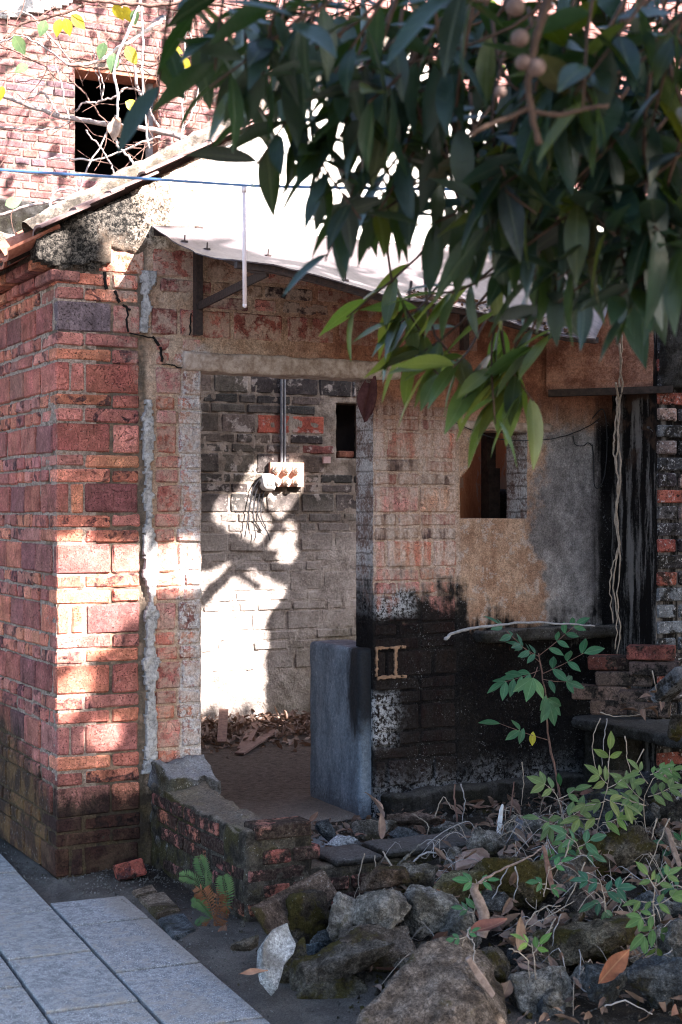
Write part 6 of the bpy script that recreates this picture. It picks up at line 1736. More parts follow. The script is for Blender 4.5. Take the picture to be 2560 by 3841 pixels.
# fallen leaves
deadL = [leaf_mesh('fallen_leaf', MT['leaf_dead'], 0.11, 0.045, .5, -.25, 8, .5, .02, i) for i in range(3)] + [leaf_mesh('fallen_leaf', MT['leaf_dead'], 0.09, 0.04, .9, .5, 8, .5, .03, 7), leaf_mesh('fallen_leaf', MT['leaf_dead'], 0.12, 0.05, .7, .4, 8, .5, .04, 9)]
def dead(p, rz, pitch, roll, sc, col, label, group=None):
    o = link('fallen_leaf', rnd.choice(deadL), None, None, p, None, (*col, 1))
    o.rotation_euler = (roll, pitch, rz); o.scale = (sc, sc, sc)
    return tag(o, label, 'leaf', group)
for p, a, sc, col, lab in (
    ([(-0.016,-2.066,0.132)][0], (-.5, .1, .2), .85, (2.0, 1.6, 1.25), 'tan dead leaf on the dark earth beside the paving edge'),
    ([(0.821,-2.827,0.194)][0], (.3, -.5, 1.0), 1.3, (1.05, .62, .42), 'large orange brown dead leaf standing in the lower right of the heap'),
    ([(0.807,-2.428,0.183)][0], (1.3, -1.1, .4), 1.0, (1.3, 1.3, 1.2), 'pale serrated dead leaf standing upright in the middle of the heap'),
    ([(0.609,-2.439,0.281)][0], (.1, .1, .3), 1.3, (.95, .55, .5), 'dark red dead leaf lying on top of the brown boulder'),
    ([(1.202,-0.778,0.274)][0], (1.8, -1.3, .8), 1.1, (1.35, 1.4, 1.5), 'curled pale dead leaf standing upright on the porch'),
    ([(1.175,-0.82,0.201)][0], (1.6, -1.2, .2), 1.0, (1.3, 1.3, 1.35), 'curled dead leaf hanging below the upright one on the porch'),
    ([(1.301,-0.996,0.205)][0], (-.9, .5, .4), 1.2, (1.3, 1.1, 1.0), 'brown dead leaf leaning on the low wall rubble'),
    ([(0.764,-1.845,0.246)][0], (.3, .2, .6), .9, (1.1, .8, .6), 'rust coloured dead leaf on the knobbly stone'),
    ([(1.048,-2.886,0.081)][0], (.4, .1, .4), 1.4, (.8, .55, .45), 'big brown dead leaf in the bottom right corner'),
    ([(0.642,-2.568,0.094)][0], (.8, .0, .2), 1.1, (.9, .85, .75), 'ragged grey brown dead leaf left of the pale squared stone'),
    ([(0.267,-1.201,-0.013)][0], (.8, -.4, .5), .7, (.9, .7, .6), 'curled dead leaf below the fern clump')):
    dead(p, a[0], a[1], a[2], sc, col, lab)
q = 0
while q < 80:
    x = rnd.uniform(0.45, 2.7); y = rnd.uniform(-2.8, -0.1)
    if x < 0.75 and y > -1.15: continue
    z = float(ground_z(np.array([x]), np.array([y]))[0])
    if y > -1.1: z = max(z, .13)
    k = rnd.uniform(.6, 1.4)
    g = rnd.uniform(.68, 1); sz_ = rnd.uniform(.45, 1.0)
    dead((x, y, z + rnd.uniform(.015, .07)), rnd.uniform(0, 6.3), rnd.uniform(-.5, .5), rnd.uniform(-.6, .6), sz_, (k, k * g, k * g * rnd.uniform(.85, 1)),
         uniq(('small ' if sz_ < .7 else 'large ') + ('dark' if k < .85 else 'mid' if k < 1.1 else 'pale') + (' reddish' if g < .84 else ' brown') + ' fallen leaf beside {}', (x, y, z)), 'fallen leaves among the stones'); q += 1
for p in [(2.527,-0.889,0.724),(2.549,-0.9,0.744),(2.57,-0.911,0.7),(2.51,-0.88,0.688),(2.538,-0.895,0.688),(2.585,-0.918,0.72),(2.56,-0.906,0.764),(2.492,-0.871,0.672)]:
    dead((p[0], p[1], p[2]), rnd.uniform(0, 6), rnd.uniform(-.6, .6), rnd.uniform(-.5, .5), rnd.uniform(.5, .8), (1.1, 1.0, .95), 'dry leaf in the small pile on the slab bench', 'leaf pile on the bench')
# roots, litter and splinters woven over the whole heap
rr_ = random.Random(31); mb = MB(); mb2 = MB()
for i in range(330):
    x = rr_.uniform(0.55, 2.75); y = rr_.uniform(-2.75, -0.95)
    if x < 1.0 and y > -1.25: continue
    if rr_.random() > (0.25 + 0.75 * float(sst(x, .8, 1.6))): continue
    a = rr_.uniform(0, 6.3); pts = []
    for k in range(5):
        z = float(ground_z(np.array([x]), np.array([y]))[0])
        pts.append((x, y, z + rr_.uniform(.02, .14) * (1 if 0 < k < 4 else .5)))
        a += rr_.uniform(-.6, .6); x += math.cos(a) * rr_.uniform(.03, .10); y += math.sin(a) * rr_.uniform(.03, .10)
    (mb if rr_.random() < .6 else mb2).tube(pts, rr_.uniform(.0012, .0030), .001, n=4, sm=3)
tag(mb.build('dry_roots', MT['dry']), 'web of thin tan roots and stems over the rubble heap', 'roots', None, 'stuff')
tag(mb2.build('dry_roots', MT['dry_grey']), 'web of thin grey roots and stems over the rubble heap', 'roots', None, 'stuff')
mb = MB()
for i in range(1500):
    big_ = i > 900
    x = rr_.uniform(0.3, 2.75); y = rr_.uniform(-2.75, -0.1)
    if big_: x = rr_.uniform(.75, 2.5); y = rr_.uniform(-2.75, -1.3)
    if x < .42 + .3 * float(sst(y, -2, -1.2)) or (x < .75 and y > -1.2): continue
    z = max(float(ground_z(np.array([x]), np.array([y]))[0]), .125 if y > -.9 else 0)
    l = rr_.uniform(.04, .10) if big_ else rr_.uniform(.02, .075)
    V, F = leaf_data(l, l * rr_.uniform(.25, .5), rr_.uniform(.2, 1.2), rr_.uniform(-.5, .5), 4, .5, .03, i)
    M = Matrix.Translation((x, y, z + rr_.uniform(.004, .06) * (1.8 if big_ else 1))) @ Euler((rr_.uniform(-.9, .9), rr_.uniform(-.7, .7), rr_.uniform(0, 6.3))).to_matrix().to_4x4()
    mb.add([M @ Vector(v) for v in V], F)
tag(mb.build('leaf_litter', MT['leaf_dead']), 'small dry leaf litter filling the gaps of the rubble heap', 'leaf litter', None, 'stuff')
# leaves and sticks blown against the back wall of the room
mb = MB()
for _ in range(1500):
    t = rnd.random(); y = 2.93 - abs(rnd.gauss(0, .33)); x = rnd.uniform(1.55, 3.0)
    if y < 1.6: continue
    z = 0.13 + max(0, .10 * (1 - (2.93 - y) / .8)) * rnd.uniform(.1, 1.1)
    l = rnd.uniform(.03, .085)
    V, F = leaf_data(l, l * rnd.uniform(.3, .5), rnd.uniform(.2, 1.2), rnd.uniform(-.5, .5), 4, .5, .03, rnd.randrange(99))
    M = Matrix.Translation((x, y, z)) @ Euler((rnd.uniform(-.9, .9), rnd.uniform(-.7, .7), rnd.uniform(0, 6.3))).to_matrix().to_4x4()
    mb.add([M @ Vector(v) for v in V], F)
tag(mb.build('leaf_litter', MT['leaf_dead']), 'drift of dry brown leaves along the foot of the back wall in the room', 'leaf litter', None, 'stuff')
for pts, l in ((((1.78, 2.1, .14), (2.15, 2.72, .20)), 'thin plank lying slantwise in the leaf drift, upper one'), (((1.70, 1.95, .14), (2.2, 2.55, .17)), 'thin plank lying slantwise in the leaf drift, lower one'), (((1.75, 2.35, .15), (1.93, 2.75, .30)), 'short plank propped at the left of the leaf drift')):
    mb = MB(); mb.bar(pts[0], pts[1], 0.06, 0.012); o = mb.build('plank', MT['bark_dark']); o.color = (.5, .4, .35, 1); tag(o, l, 'plank')

# ---------------------------------------------------------------- bare climbing branches in front of the upper wall
bt = empty('bare_climber', [(0.807,2.843,3.109)][0], 0, 'tangle of bare pale branches with a few yellow leaves before the black window', 'climber')
Lb = Loc(bt)
def branch(pts, r0, r1, mat, wob=.006):
    mb = MB(); mb.tube([Lb(p) for p in pts], r0, r1, n=7, sm=5, wob=wob, seed=rnd.randrange(999)); return mb.build('branch', MT[mat], bt, True)
for pts, r0, r1, mat in (
    ([(0.491,3.227,4.277),(0.565,3.189,4.266),(0.734,3.104,4.196),(0.933,3.003,4.121),(1.176,2.879,4.079),(1.45,2.741,4.04),(1.631,2.649,3.985),(1.733,2.597,3.948)], .014, .022, 'bark'),
    ([(1.439,2.522,4.697),(1.405,2.539,4.667),(1.247,2.619,4.547),(1.174,2.656,4.503),(1.06,2.714,4.419),(0.928,2.781,4.397),(0.887,2.802,4.405)], .016, .010, 'bark_pale'),
    ([(0.466,3.015,4.539),(0.514,2.991,4.547),(0.614,2.94,4.577),(0.675,2.909,4.561),(0.794,2.849,4.487),(0.887,2.802,4.405)], .006, .008, 'bark'),
    ([(0.552,3.084,4.754),(0.687,3.015,4.754),(0.808,2.954,4.622),(0.884,2.915,4.525),(0.943,2.885,4.443)], .006, .007, 'bark'),
    ([(0.564,3.078,4.597),(0.594,3.063,4.608),(0.66,3.029,4.683),(0.808,2.954,4.729),(0.97,2.872,4.782),(1.017,2.848,4.82),(1.032,2.841,4.889)], .009, .011, 'bark_dark'),
    ([(0.923,2.672,4.773),(1.067,2.598,4.757),(1.214,2.524,4.746),(1.346,2.457,4.738),(1.549,2.354,4.759),(1.741,2.256,4.73)], .012, .013, 'bark_dark'),
    ([(0.894,2.798,4.394),(1.001,2.744,4.386),(1.106,2.691,4.375),(1.181,2.653,4.397),(1.232,2.627,4.435),(1.286,2.599,4.405),(1.381,2.551,4.397),(1.473,2.504,4.473),(1.559,2.461,4.452),(1.658,2.411,4.441)], .009, .007, 'bark_dark'),
    ([(1.267,2.497,4.768),(1.188,2.537,4.552),(1.123,2.57,4.354),(1.142,2.56,4.176),(1.137,2.563,4.057),(1.127,2.568,3.933),(1.149,2.557,3.86),(1.214,2.524,3.785),(1.241,2.51,3.696)], .010, .007, 'bark_pale'),
    ([(1.272,2.494,4.754),(1.281,2.49,4.552),(1.277,2.492,4.354),(1.286,2.487,4.103),(1.315,2.473,3.852)], .008, .006, 'bark_pale'),
    ([(1.3,2.705,4.426),(1.319,2.695,4.277),(1.361,2.673,4.195),(1.4,2.653,4.112),(1.435,2.636,4.029)], .011, .009, 'bark'),
    ([(1.566,2.458,4.692),(1.546,2.467,4.413),(1.537,2.472,4.146),(1.527,2.477,3.868)], .006, .006, 'bark_pale'),
    ([(0.953,2.769,3.6),(0.967,2.761,3.636),(1.006,2.741,3.756),(1.086,2.701,3.906),(1.135,2.676,4.023),(1.159,2.664,4.083)], .007, .006, 'bark'),
    ([(0.81,2.953,3.831),(0.909,2.903,3.836),(1.01,2.852,3.828),(1.118,2.797,3.831),(1.265,2.722,3.9),(1.447,2.63,3.974)], .006, .007, 'bark_pale'),
    ([(1.024,2.844,4.013),(1.056,2.828,3.963),(1.11,2.801,3.908),(1.155,2.778,3.82),(1.187,2.762,3.748),(1.206,2.752,3.698)], .005, .006, 'bark'),
    ([(0.54,3.202,4.063),(0.665,3.139,4.046),(0.804,3.068,4.04),(0.888,3.025,4.054),(0.933,3.003,4.076),(0.973,2.983,4.107)], .008, .008, 'bark'),
    ([(0.97,2.872,4.134),(1.01,2.852,4.186),(1.064,2.824,4.184),(1.118,2.797,4.2),(1.199,2.756,4.23),(1.246,2.732,4.283),(1.334,2.687,4.252),(1.356,2.676,4.145)], .007, .008, 'bark'),
    ([(0.641,3.039,4.247),(0.68,3.019,4.208),(0.741,2.988,4.239),(0.786,2.965,4.25),(0.83,2.943,4.2),(0.852,2.932,4.145),(0.877,2.919,4.109)], .007, .009, 'bark'),
    ([(0.54,3.202,3.475),(0.565,3.189,3.497),(0.714,3.114,3.547),(0.858,3.041,3.586),(1.012,2.962,3.62),(1.124,2.906,3.647)], .010, .010, 'bark'),
    ([(0.648,2.923,3.273),(0.665,2.914,3.314),(0.702,2.896,3.387),(0.775,2.859,3.464),(0.802,2.845,3.546),(0.816,2.838,3.592),(0.867,2.812,3.619),(1.001,2.744,3.597)], .012, .006, 'bark_pale'),
    ([(1.512,2.26,4.702),(1.488,2.273,4.574),(1.541,2.246,4.44),(1.565,2.234,4.307),(1.548,2.242,4.173),(1.512,2.26,4.04),(1.465,2.285,3.933)], .006, .004, 'bark_pale'),
    ([(1.843,2.429,4.724),(1.769,2.466,4.503),(1.715,2.494,4.338),(1.671,2.516,4.173),(1.622,2.541,4.007)], .005, .004, 'bark_dark'),
    ([(1.066,2.823,4.531),(1.1,2.806,4.393),(1.125,2.793,4.283),(1.113,2.799,4.195)], .005, .005, 'bark'),
    ([(0.826,2.833,4.405),(0.855,2.818,4.282),(0.88,2.806,4.146),(0.904,2.793,4.059)], .006, .006, 'bark'),
    ([(0.54,3.09,4.559),(0.687,3.015,4.476),(0.786,2.965,4.421),(0.864,2.925,4.338),(0.982,2.865,4.288),(1.069,2.822,4.159),(1.145,2.783,4.062)], .005, .005, 'bark_dark'),
    ([(1.056,2.828,4.421),(1.091,2.811,4.366),(1.108,2.802,4.283),(1.118,2.797,4.195)], .004, .004, 'bark'),
):
    branch(pts, r0 * .9, r1 * .9, mat)
rb = random.Random(77); mb = MB()
tw = [[(0.54,3.09,4.669),(1.032,2.841,4.669),(1.278,2.716,4.503),(1.573,2.566,4.669),(0.786,2.965,4.503),(0.909,2.903,4.283),(0.687,3.015,4.338),(1.155,2.778,4.338),(1.278,2.716,4.117),(1.032,2.841,3.924),(0.687,3.015,3.952),(1.474,2.616,4.283),(1.646,2.529,4.338),(0.589,3.065,4.2),(0.786,2.965,4.752),(1.4,2.653,4.559),(1.72,2.491,4.559),(1.179,2.766,4.669),(0.638,3.04,3.786),(1.351,2.678,4.007)]][0]
for i in range(75):
    c = Vector(rb.choice(tw)) - Vector(bt.location)
    p = c + Vector((rb.uniform(-.25, .25), rb.uniform(-.1, .1), rb.uniform(-.2, .2))); a = rb.uniform(0, 6.3); pts = [p]
    d = Vector((math.cos(a), rb.uniform(-.1, .1), math.sin(a)))
    for k in range(4):
        d = (d + Vector((rb.uniform(-.6, .6), rb.uniform(-.2, .2), rb.uniform(-.6, .5)))).normalized(); p = p + d * rb.uniform(.05, .13); pts.append(p)
    mb.tube(pts, .0036, .0018, n=4, sm=3)
tag(mb.build('twigs', MT['bark_dark'], bt), kind='stuff')
yl = leaf_mesh('leaf', MT['leaf_yellow'], 0.13, 0.078, .12, .12, 7, .42, .0, 5)
yg = leaf_mesh('leaf', MT['leaf_weed'], 0.12, 0.075, .12, .12, 7, .42, .0, 6)
for p, m_, a in zip([(0.74,2.764,4.646),(0.821,2.723,4.654),(0.85,2.708,4.66),(0.884,2.691,4.681),(0.643,2.813,4.368),(1.067,2.598,4.508),(1.188,2.537,4.487),(1.12,2.571,4.444),(1.183,2.54,4.141),(1.12,2.571,4.746),(1.173,2.545,4.735),(1.399,2.43,4.487),(0.504,2.884,4.238),(1.477,2.391,4.417),(0.566,2.852,4.552),(0.518,2.877,3.498),(1.236,2.513,4.714)],
                    (yg, yl, yl, yl, yg, yg, yl, yg, yl, yl, yl, yl, yl, yl, yg, yg, yg), (-1.9, -1.8, -1.3, -.7, -2.6, -1.9, -1.0, -1.7, -.4, -1.0, -1.1, -.2, -1.9, -.6, -1, .4, -1.6)):
    put_leaf(m_, bt, Lb(p), (math.cos(a), 0.0, math.sin(a)), rnd.uniform(-.3, .3), rnd.uniform(.8, 1.1), (1, 1, 1), up=CAMD)
dl = leaf_mesh('dead_leaf', MT['leaf_dead'], 0.16, 0.11, .6, .3, 8, .5, .05, 8)
for p, a in zip([(1.104,2.523,4.031),(1.138,2.506,4.026)], (-1.2, -2.0)): put_leaf(dl, bt, Lb(p), (math.cos(a), 0, math.sin(a)), .4, .9, (2.4, 2.6, 2.6), 'dead_leaf', up=CAMD)

# unseen twigs and leaves added above the climber to dapple the upper wall
mb = MB(); mbl = MB()
for i in range(70):
    p = Vector((rb.uniform(2.6, 5.4), rb.uniform(3.0, 4.4), rb.uniform(5.7, 7.7))); d = Vector((rb.uniform(-1, 1), rb.uniform(-.4, .4), rb.uniform(-.8, .8))).normalized(); pts = [p]
    for k in range(5):
        d = (d + Vector((rb.uniform(-.5, .5), rb.uniform(-.3, .3), rb.uniform(-.5, .4)))).normalized(); p = p + d * rb.uniform(.12, .28); pts.append(p)
    mb.tube([Lb(q) for q in pts], .012 if i % 5 == 0 else .006, .003, n=5, sm=3)
for i in range(420):
    c = Vector((rb.gauss(0, 1), 0, rb.gauss(0, 1))); k = rb.randrange(26)
    rq = random.Random(k * 7 + 3); p = Vector((rq.uniform(2.5, 5.4), rq.uniform(3.0, 4.4), rq.uniform(5.6, 7.7))) + Vector((rb.gauss(0, .16), rb.gauss(0, .16), rb.gauss(0, .16)))
    V, F = leaf_data(.13, .08, .12, .12, 4, .42)
    M = Matrix.Translation(Lb(p)) @ aim((rb.uniform(-1, 1), rb.uniform(-1, 1), rb.uniform(-1.2, .2)), rb.uniform(-.5, .5))
    mbl.add([M @ Vector(v) for v in V], F)
tag(mb.build('twigs', MT['bark'], bt), kind='stuff')
tag(mbl.build('foliage', MT['leaf_weed'], bt), kind='stuff')

# ---------------------------------------------------------------- the leafy fruit tree that shades the yard and hangs into view
tree = empty('longan_tree', (5.4, -4.3, 0), 0, 'dark leafy fruit tree whose low bough hangs across the upper right', 'tree')
Lt = Loc(tree)
mb = MB(); mb.tube([Lt((5.4, -4.3, -.1)), Lt((5.35, -4.35, 1.2)), Lt((5.2, -4.4, 2.4)), Lt((5.0, -4.4, 3.4))], .20, .13, n=12, sm=5, wob=.01, seed=2)
mb.build('trunk', MT['trunk'], tree, True)
for pts, r0, r1 in (([(5.2, -4.4, 2.4), (4.2, -4.5, 2.9), (2.8, -4.6, 3.2), (1.5, -4.5, 3.05), (0.6, -4.2, 2.95), (0.0, -4.0, 2.85)], .09, .016),
                    ([(5.0, -4.4, 3.4), (4.2, -4.6, 4.2), (3.2, -4.8, 4.7), (2.4, -5.2, 4.6)], .09, .03),
                    ([(5.0, -4.4, 3.4), (5.6, -4.2, 4.6), (6.2, -4.4, 5.4)], .10, .03), ([(4.8, -4.5, 3.7), (4.4, -3.6, 4.6), (3.8, -3.2, 5.0)], .07, .02),
                    ([(3.2, -4.6, 3.1), (2.2, -5.4, 3.7), (1.2, -5.8, 4.0)], .05, .015), ([(1.5, -4.5, 3.05), (0.9, -3.8, 2.8), (0.5, -3.3, 2.5)], .03, .008),
                    ([(4.2, -4.5, 2.9), (3.4, -4.2, 2.3), (2.6, -4.0, 1.9)], .04, .012), ([(5.3, -4.35, 1.6), (4.6, -4.2, 1.8), (3.6, -4.0, 1.7)], .04, .012)):
    mb = MB(); mb.tube([Lt(p) for p in pts], r0, r1, n=8, sm=5, wob=.008, seed=4); mb.build('branch', MT['trunk'], tree, True)

# sprays in view: where each hangs from, and how far off it is
SPR = [(-0.961,-3.998,2.539),(-0.927,-4.015,2.546),(-0.918,-4.132,2.496),(-0.852,-4.053,2.485),(-0.751,-3.88,2.592),(-0.88,-4.263,2.441),(-0.799,-4.192,2.445),(-0.804,-4.301,2.434),(-0.674,-4.143,2.462),(-0.728,-4.34,2.434),(-0.641,-4.272,2.423),(-0.652,-4.379,2.426),(-0.509,-4.227,2.447),(-0.63,-4.502,2.4),(-0.483,-4.352,2.423),(-0.5,-4.456,2.426),(-0.403,-4.392,2.423),(-0.484,-4.576,2.393),(-0.324,-4.433,2.415),(-0.411,-4.613,2.4),(-0.31,-4.552,2.391),(-0.278,-4.568,2.426),(-0.773,-3.869,2.46),(-0.748,-3.993,2.43),(-0.756,-4.102,2.408),(-0.72,-4.008,2.351),(-0.715,-4.122,2.385),(-0.656,-4.04,2.343),(-0.62,-4.058,2.39),(-0.687,-4.249,2.378),(-0.571,-4.083,2.343),(-0.647,-4.269,2.349),(-0.571,-4.195,2.285),(-0.55,-4.206,2.362),(-0.568,-4.309,2.29),(-0.489,-4.237,2.377),(-0.462,-4.251,2.285),(-0.489,-4.349,2.326),(-0.344,-4.199,2.335),(-0.43,-4.379,2.349),(-0.397,-4.396,2.29),(-0.43,-4.491,2.327),(-0.338,-4.426,2.29),(-0.373,-4.52,2.32),(-0.278,-4.456,2.29),(-0.316,-4.549,2.32),(-0.291,-4.562,2.263),(-0.699,-4.019,2.271),(-0.606,-4.065,2.263),(-0.523,-3.996,2.254),(-0.535,-4.101,2.255),(-0.442,-4.037,2.245),(-0.509,-4.227,2.239),(-0.422,-4.159,2.215),(-0.441,-4.261,2.239),(-0.351,-4.195,2.215),(-0.373,-4.296,2.239),(-0.28,-4.231,2.215),(-0.364,-4.413,2.216),(-0.263,-4.352,2.193),(-0.285,-4.453,2.216),(-0.245,-4.473,2.171),(-0.219,-4.486,2.216),(-0.353,-3.97,2.199),(-0.361,-4.078,2.196),(-0.317,-4.1,2.155),(-0.329,-4.206,2.16),(-0.287,-4.227,2.12),(-0.304,-4.331,2.14),(-0.263,-4.352,2.101),(-0.222,-4.372,2.14),(-0.181,-4.393,2.093),(-0.147,-4.411,2.132),(-0.254,-4.02,2.097),(-0.266,-4.238,2.088),(-0.209,-4.267,2.104),(-0.222,-4.372,2.086),(-0.177,-4.395,2.086),(-0.147,-4.411,2.086)]
LOW = [(-0.131,-3.41,2.197),(-0.185,-3.382,2.145),(-0.062,-3.332,2.108),(-0.094,-3.428,2.012),(-0.039,-3.456,2.043),(-0.065,-3.555,2.12),(-0.029,-3.573,1.981),(-0.012,-3.582,2.071),(0.024,-3.6,1.991),(0.059,-3.618,2.031),(0.063,-3.732,2.018),(-0.021,-3.465,1.982),(-0.003,-3.587,1.961),(-0.1,-3.313,2.024)]
BACK = [(-0.562,-3.695,2.675),(-0.498,-3.728,2.704),(-0.434,-3.76,2.7),(-0.37,-3.793,2.695),(-0.306,-3.825,2.691),(-0.242,-3.857,2.686),(-0.179,-3.89,2.682),(-0.115,-3.922,2.677),(-0.051,-3.955,2.673),(0.013,-3.987,2.701),(0.077,-4.019,2.697),(0.141,-4.052,2.692),(0.205,-4.084,2.688),(-0.594,-3.679,2.613),(-0.53,-3.712,2.641),(-0.466,-3.744,2.637),(-0.402,-3.776,2.632),(-0.338,-3.809,2.628),(-0.274,-3.841,2.623),(-0.211,-3.874,2.619),(-0.147,-3.906,2.614),(-0.083,-3.938,2.61),(-0.019,-3.971,2.639),(0.045,-4.003,2.634),(0.109,-4.036,2.63),(0.173,-4.068,2.625),(-0.37,-3.793,2.57),(-0.306,-3.825,2.565),(-0.242,-3.857,2.561),(-0.179,-3.89,2.556),(-0.115,-3.922,2.552),(-0.051,-3.955,2.547),(0.013,-3.987,2.576),(0.077,-4.019,2.572),(0.141,-4.052,2.567),(0.205,-4.084,2.563),(-0.402,-3.776,2.507),(-0.338,-3.809,2.503),(-0.274,-3.841,2.498),(-0.211,-3.874,2.494),(-0.147,-3.906,2.489),(-0.083,-3.938,2.485),(-0.019,-3.971,2.513),(0.045,-4.003,2.509),(0.109,-4.036,2.504),(0.173,-4.068,2.5),(-0.37,-3.793,2.444),(-0.306,-3.825,2.44),(-0.242,-3.857,2.435),(-0.179,-3.89,2.431),(-0.115,-3.922,2.426),(-0.051,-3.955,2.422),(0.013,-3.987,2.451),(0.077,-4.019,2.446),(0.141,-4.052,2.442),(0.205,-4.084,2.437),(-0.338,-3.809,2.377),(-0.274,-3.841,2.373),(-0.211,-3.874,2.368),(-0.147,-3.906,2.364),(-0.083,-3.938,2.359),(-0.019,-3.971,2.388),(0.045,-4.003,2.383),(0.109,-4.036,2.379),(0.173,-4.068,2.375),(-0.306,-3.825,2.315),(-0.242,-3.857,2.31),(-0.179,-3.89,2.306),(-0.115,-3.922,2.301),(-0.051,-3.955,2.297),(0.013,-3.987,2.325),(0.077,-4.019,2.321),(0.141,-4.052,2.316),(0.205,-4.084,2.312),(-0.147,-3.906,2.238),(-0.083,-3.938,2.234),(-0.019,-3.971,2.263),(0.045,-4.003,2.258),(0.109,-4.036,2.254),(0.173,-4.068,2.249),(0.013,-3.987,2.2),(0.077,-4.019,2.195),(0.141,-4.052,2.191),(0.205,-4.084,2.186)]
longL = [leaf_mesh('leaf', MT['leaf'], 0.142, 0.045, .22, .18, 8, .45, .006, i) for i in range(4)]
sunlitL = [leaf_mesh('leaf', MT['leaf_sunlit'], 0.155, 0.050, .20, .16, 8, .45, .006, 20 + i) for i in range(3)]
rt2 = random.Random(21)
allv = []; backv = []
def spray(p, meshes, n, sc, out, twigs, young=False):  # young marks the low sprays given the sunlit colour
    p = Lt(p); a0 = rt2.uniform(0, 6.3)
    dirn = Vector((rt2.uniform(-.7, .3), rt2.uniform(-.5, .5), rt2.uniform(-.6, -.15))).normalized()
    q = p
    end = p + dirn * rt2.uniform(.12, .22)
    twigs.tube([p - dirn * .10 + Vector((.05, 0, .09)), p, end], .0042, .002, n=5, sm=3)
    for i in range(n):
        t = (i + .5) / n
        b = p.lerp(end, t); s_ = 1 if i % 2 else -1
        ang = a0 + i * 2.4
        sd = dirn.cross(Vector((math.cos(ang), math.sin(ang), .3))).normalized()
        d = dirn * .6 + sd * 1.1 + Vector((0, 0, -rt2.uniform(-.15, .85)))
        if young: d = dirn * .5 + sd * .55 + Vector((-.892, .452, 0)) * rt2.uniform(.1, 1.3) + Vector((0, 0, -rt2.uniform(.1, .9)))
        k = rt2.uniform(.65, 1.35)
        col = (k * rt2.uniform(.8, 1.3), k, k * rt2.uniform(.8, 1.25))
        if not young and rt2.random() < .04: col = (3.6, 1.5, 1.2)
        elif not young and rt2.random() < .16: col = (2.6, 1.7, .6)
        elif rt2.random() < .25: col = (.5, .5, .55)
        out.append((rt2.choice(meshes), b, d, rt2.uniform(-.7, .7), sc * rt2.uniform(.75, 1.12), col))
tg = MB()
for p in BACK: spray((p[0], p[1], p[2]), longL, 6, rt2.uniform(.95, 1.2), backv, tg)
for p in SPR: spray(p, longL, rt2.choice([5, 6, 6, 7]), rt2.uniform(.85, 1.08), allv, tg)
lowv = []
for p in LOW: spray(p, sunlitL, rt2.choice([5, 6, 7]), rt2.uniform(.9, 1.1), lowv, tg, True)
tg.build('twigs', MT['twig'], tree, True)
rt2.shuffle(allv)
for me, b, d, ro, sc, col in lowv + allv[:max(0, 296 - len(lowv))]:
    put_leaf(me, tree, b, d, ro, sc, col)
# brown fruiting twig
mb = MB()
for pts, r0 in (([(-0.62,-4.664,2.366),(-0.636,-4.656,2.315),(-0.646,-4.651,2.27),(-0.651,-4.648,2.225),(-0.646,-4.651,2.185),(-0.636,-4.656,2.142)], .0065), ([(-0.65,-4.648,2.196),(-0.676,-4.635,2.181),(-0.705,-4.621,2.169),(-0.728,-4.609,2.154)], .004), ([(-0.645,-4.651,2.19),(-0.607,-4.67,2.185),(-0.576,-4.686,2.194),(-0.544,-4.702,2.199)], .004)):
    mb.tube([Lt(p) for p in pts], r0, r0 * .7, n=7, sm=4, wob=.001)
mb.build('fruit_twig', MT['twig'], tree, True)
fm = bmesh.new(); bmesh.ops.create_uvsphere(fm, u_segments=16, v_segments=10, radius=.0125)
fme = bpy.data.meshes.new('fruit'); fm.to_mesh(fme); fm.free(); fme.polygons.foreach_set('use_smooth', [True] * len(fme.polygons)); fme.materials.append(MT['fruit'])
for p, s_ in zip([(-0.695,-4.693,2.28),(-0.691,-4.695,2.245),(-0.674,-4.704,2.238),(-0.701,-4.69,2.325),(-0.72,-4.68,2.203)], (1.08, .95, 1.08, 1.15, .7)):
    o = link('fruit', fme, None, tree, Lt(p)); o.scale = (s_, s_, s_ * .96)

# the rest of the crown, out of view to the right: one mass of leaves
def in_view(x, y, z):
    dx, dy, dz = x + 1.9195, y + 6.5389, z - 1.6
    f = .4523 * dx + .8919 * dy; l = .8919 * dx - .4523 * dy
    return f > .15 and abs(l) < f * .26 + .12 and abs(dz) < f * .37 + .12
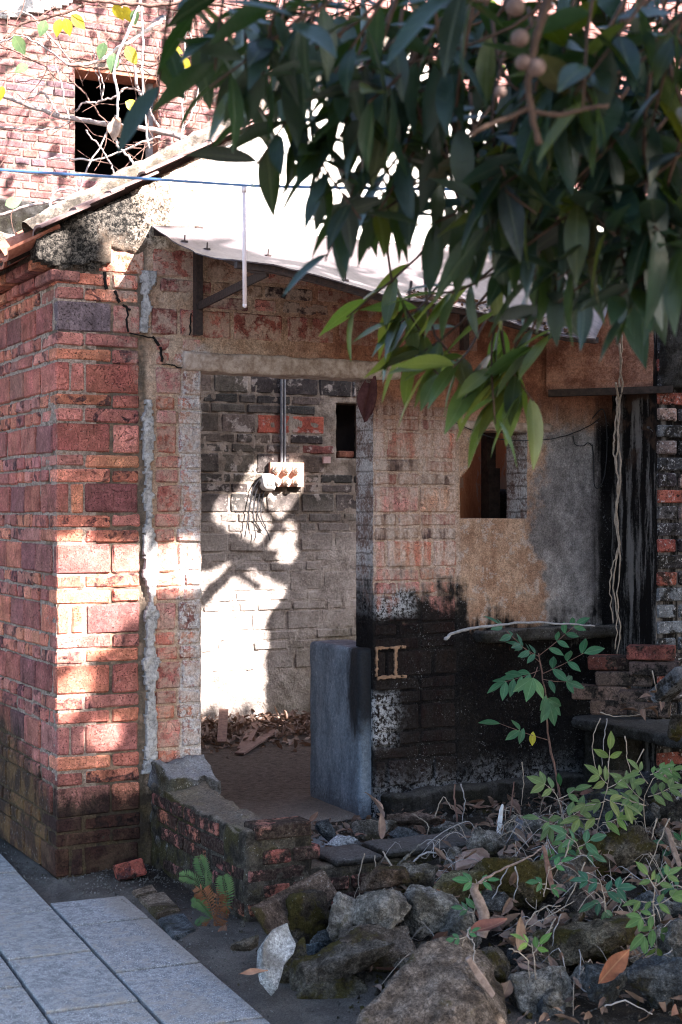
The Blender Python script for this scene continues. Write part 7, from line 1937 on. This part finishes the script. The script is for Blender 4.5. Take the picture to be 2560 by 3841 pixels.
# openings cut in the unseen crown so sun spots fall on the corner pier
SUNSPOT = [(0.13, 1.26, .20, .17), (0.06, 1.06, .10, .10), (0.30, 1.33, .10, .06), (0.55, 1.34, .13, .07), (0.04, 0.78, .04, .05), (0.22, 0.60, .05, .04), (0.33, 2.72, .08, .06)]
V0, F0 = leaf_data(1.0, 0.36, .25, .2, 3, .45)
V0 = np.array(V0)
rs = np.random.RandomState(8)
ells = [((4.5, -4.6, 3.9), (3.1, 1.7, 2.7)), ((2.4, -5.3, 4.1), (2.2, 1.4, 1.2)), ((6.6, -4.4, 4.6), (1.8, 1.6, 2.0)), ((1.6, -4.5, 3.4), (1.3, .8, .55)), ((3.2, -3.4, 2.6), (1.2, .8, 1.0)), ((0.2, -6.0, 4.0), (1.8, 1.1, .7)), ((3.5, -4.5, 6.25), (.75, .7, .7))]  # the last small clump is added to shade the top of the pier
VV = []; FF = []; cnt = 0
for (c, r_), n in zip(ells, (26000, 9000, 7000, 2600, 4500, 4500, 1500)):
    done = 0
    while done < n:
        p = rs.uniform(-1, 1, 3)
        if (p ** 2).sum() > 1: continue
        x, y, z = np.array(c) + p * np.array(r_)
        done += 1
        if z < 0.9: continue
        if in_view(x, y, z): continue
        # clumps and gaps
        if float(vn(x * 1.7, y * 1.7, z * 1.7, 5)) < .26: continue
        t = -y; xs_, zs_ = x + SA * t, z - SC * t
        top = (1.78 + max(0, min(1, (xs_ - 1.35) / .5)) * 1.1) if xs_ > .45 else 2.72
        if zs_ > top + .12 * math.sin(xs_ * 5) and not (xs_ > .45 and zs_ < 2.45 and rs.rand() < .22): continue
        d = Vector((rs.uniform(-1, 1), rs.uniform(-1, 1), rs.uniform(-1.3, .2))); dn = d.normalized(); hit = False
        for e in (0.0, .07, .14, .22):
            xe, ze = x + dn.x * e + SA * -(y + dn.y * e), z + dn.z * e - SC * -(y + dn.y * e)
            if any(((xe - a) / (ra + .045)) ** 2 + ((ze - b) / (rb_ + .045)) ** 2 < 1 for a, b, ra, rb_ in SUNSPOT): hit = True
        if hit: continue
        M = np.array(Matrix.Translation((x, y, z)) @ aim(d, rs.uniform(-1, 1)) @ Matrix.Scale(rs.uniform(.17, .26), 4))
        VV.append(V0 @ M[:3, :3].T + M[:3, 3]); FF.append(cnt); cnt += len(V0)
VV = np.concatenate(VV) - np.array(tree.location)
fl = [tuple(i + k for i in f) for k in FF for f in F0]
fo = link('foliage', mesh('foliage', VV, fl, False), MT['leaf'], tree); tag(fo, kind='stuff')
V1 = []; F1 = []
mb = MB()
for me, b, d, ro, sc, col in allv[max(0, 296 - len(lowv)):] + backv:
    M = Matrix.Translation(b) @ aim(d, ro) @ Matrix.Scale(sc, 4)
    mb.add([M @ v.co for v in me.vertices], [tuple(p.vertices) for p in me.polygons])
o = mb.build('foliage', MT['leaf'], tree, True); tag(o, kind='stuff')
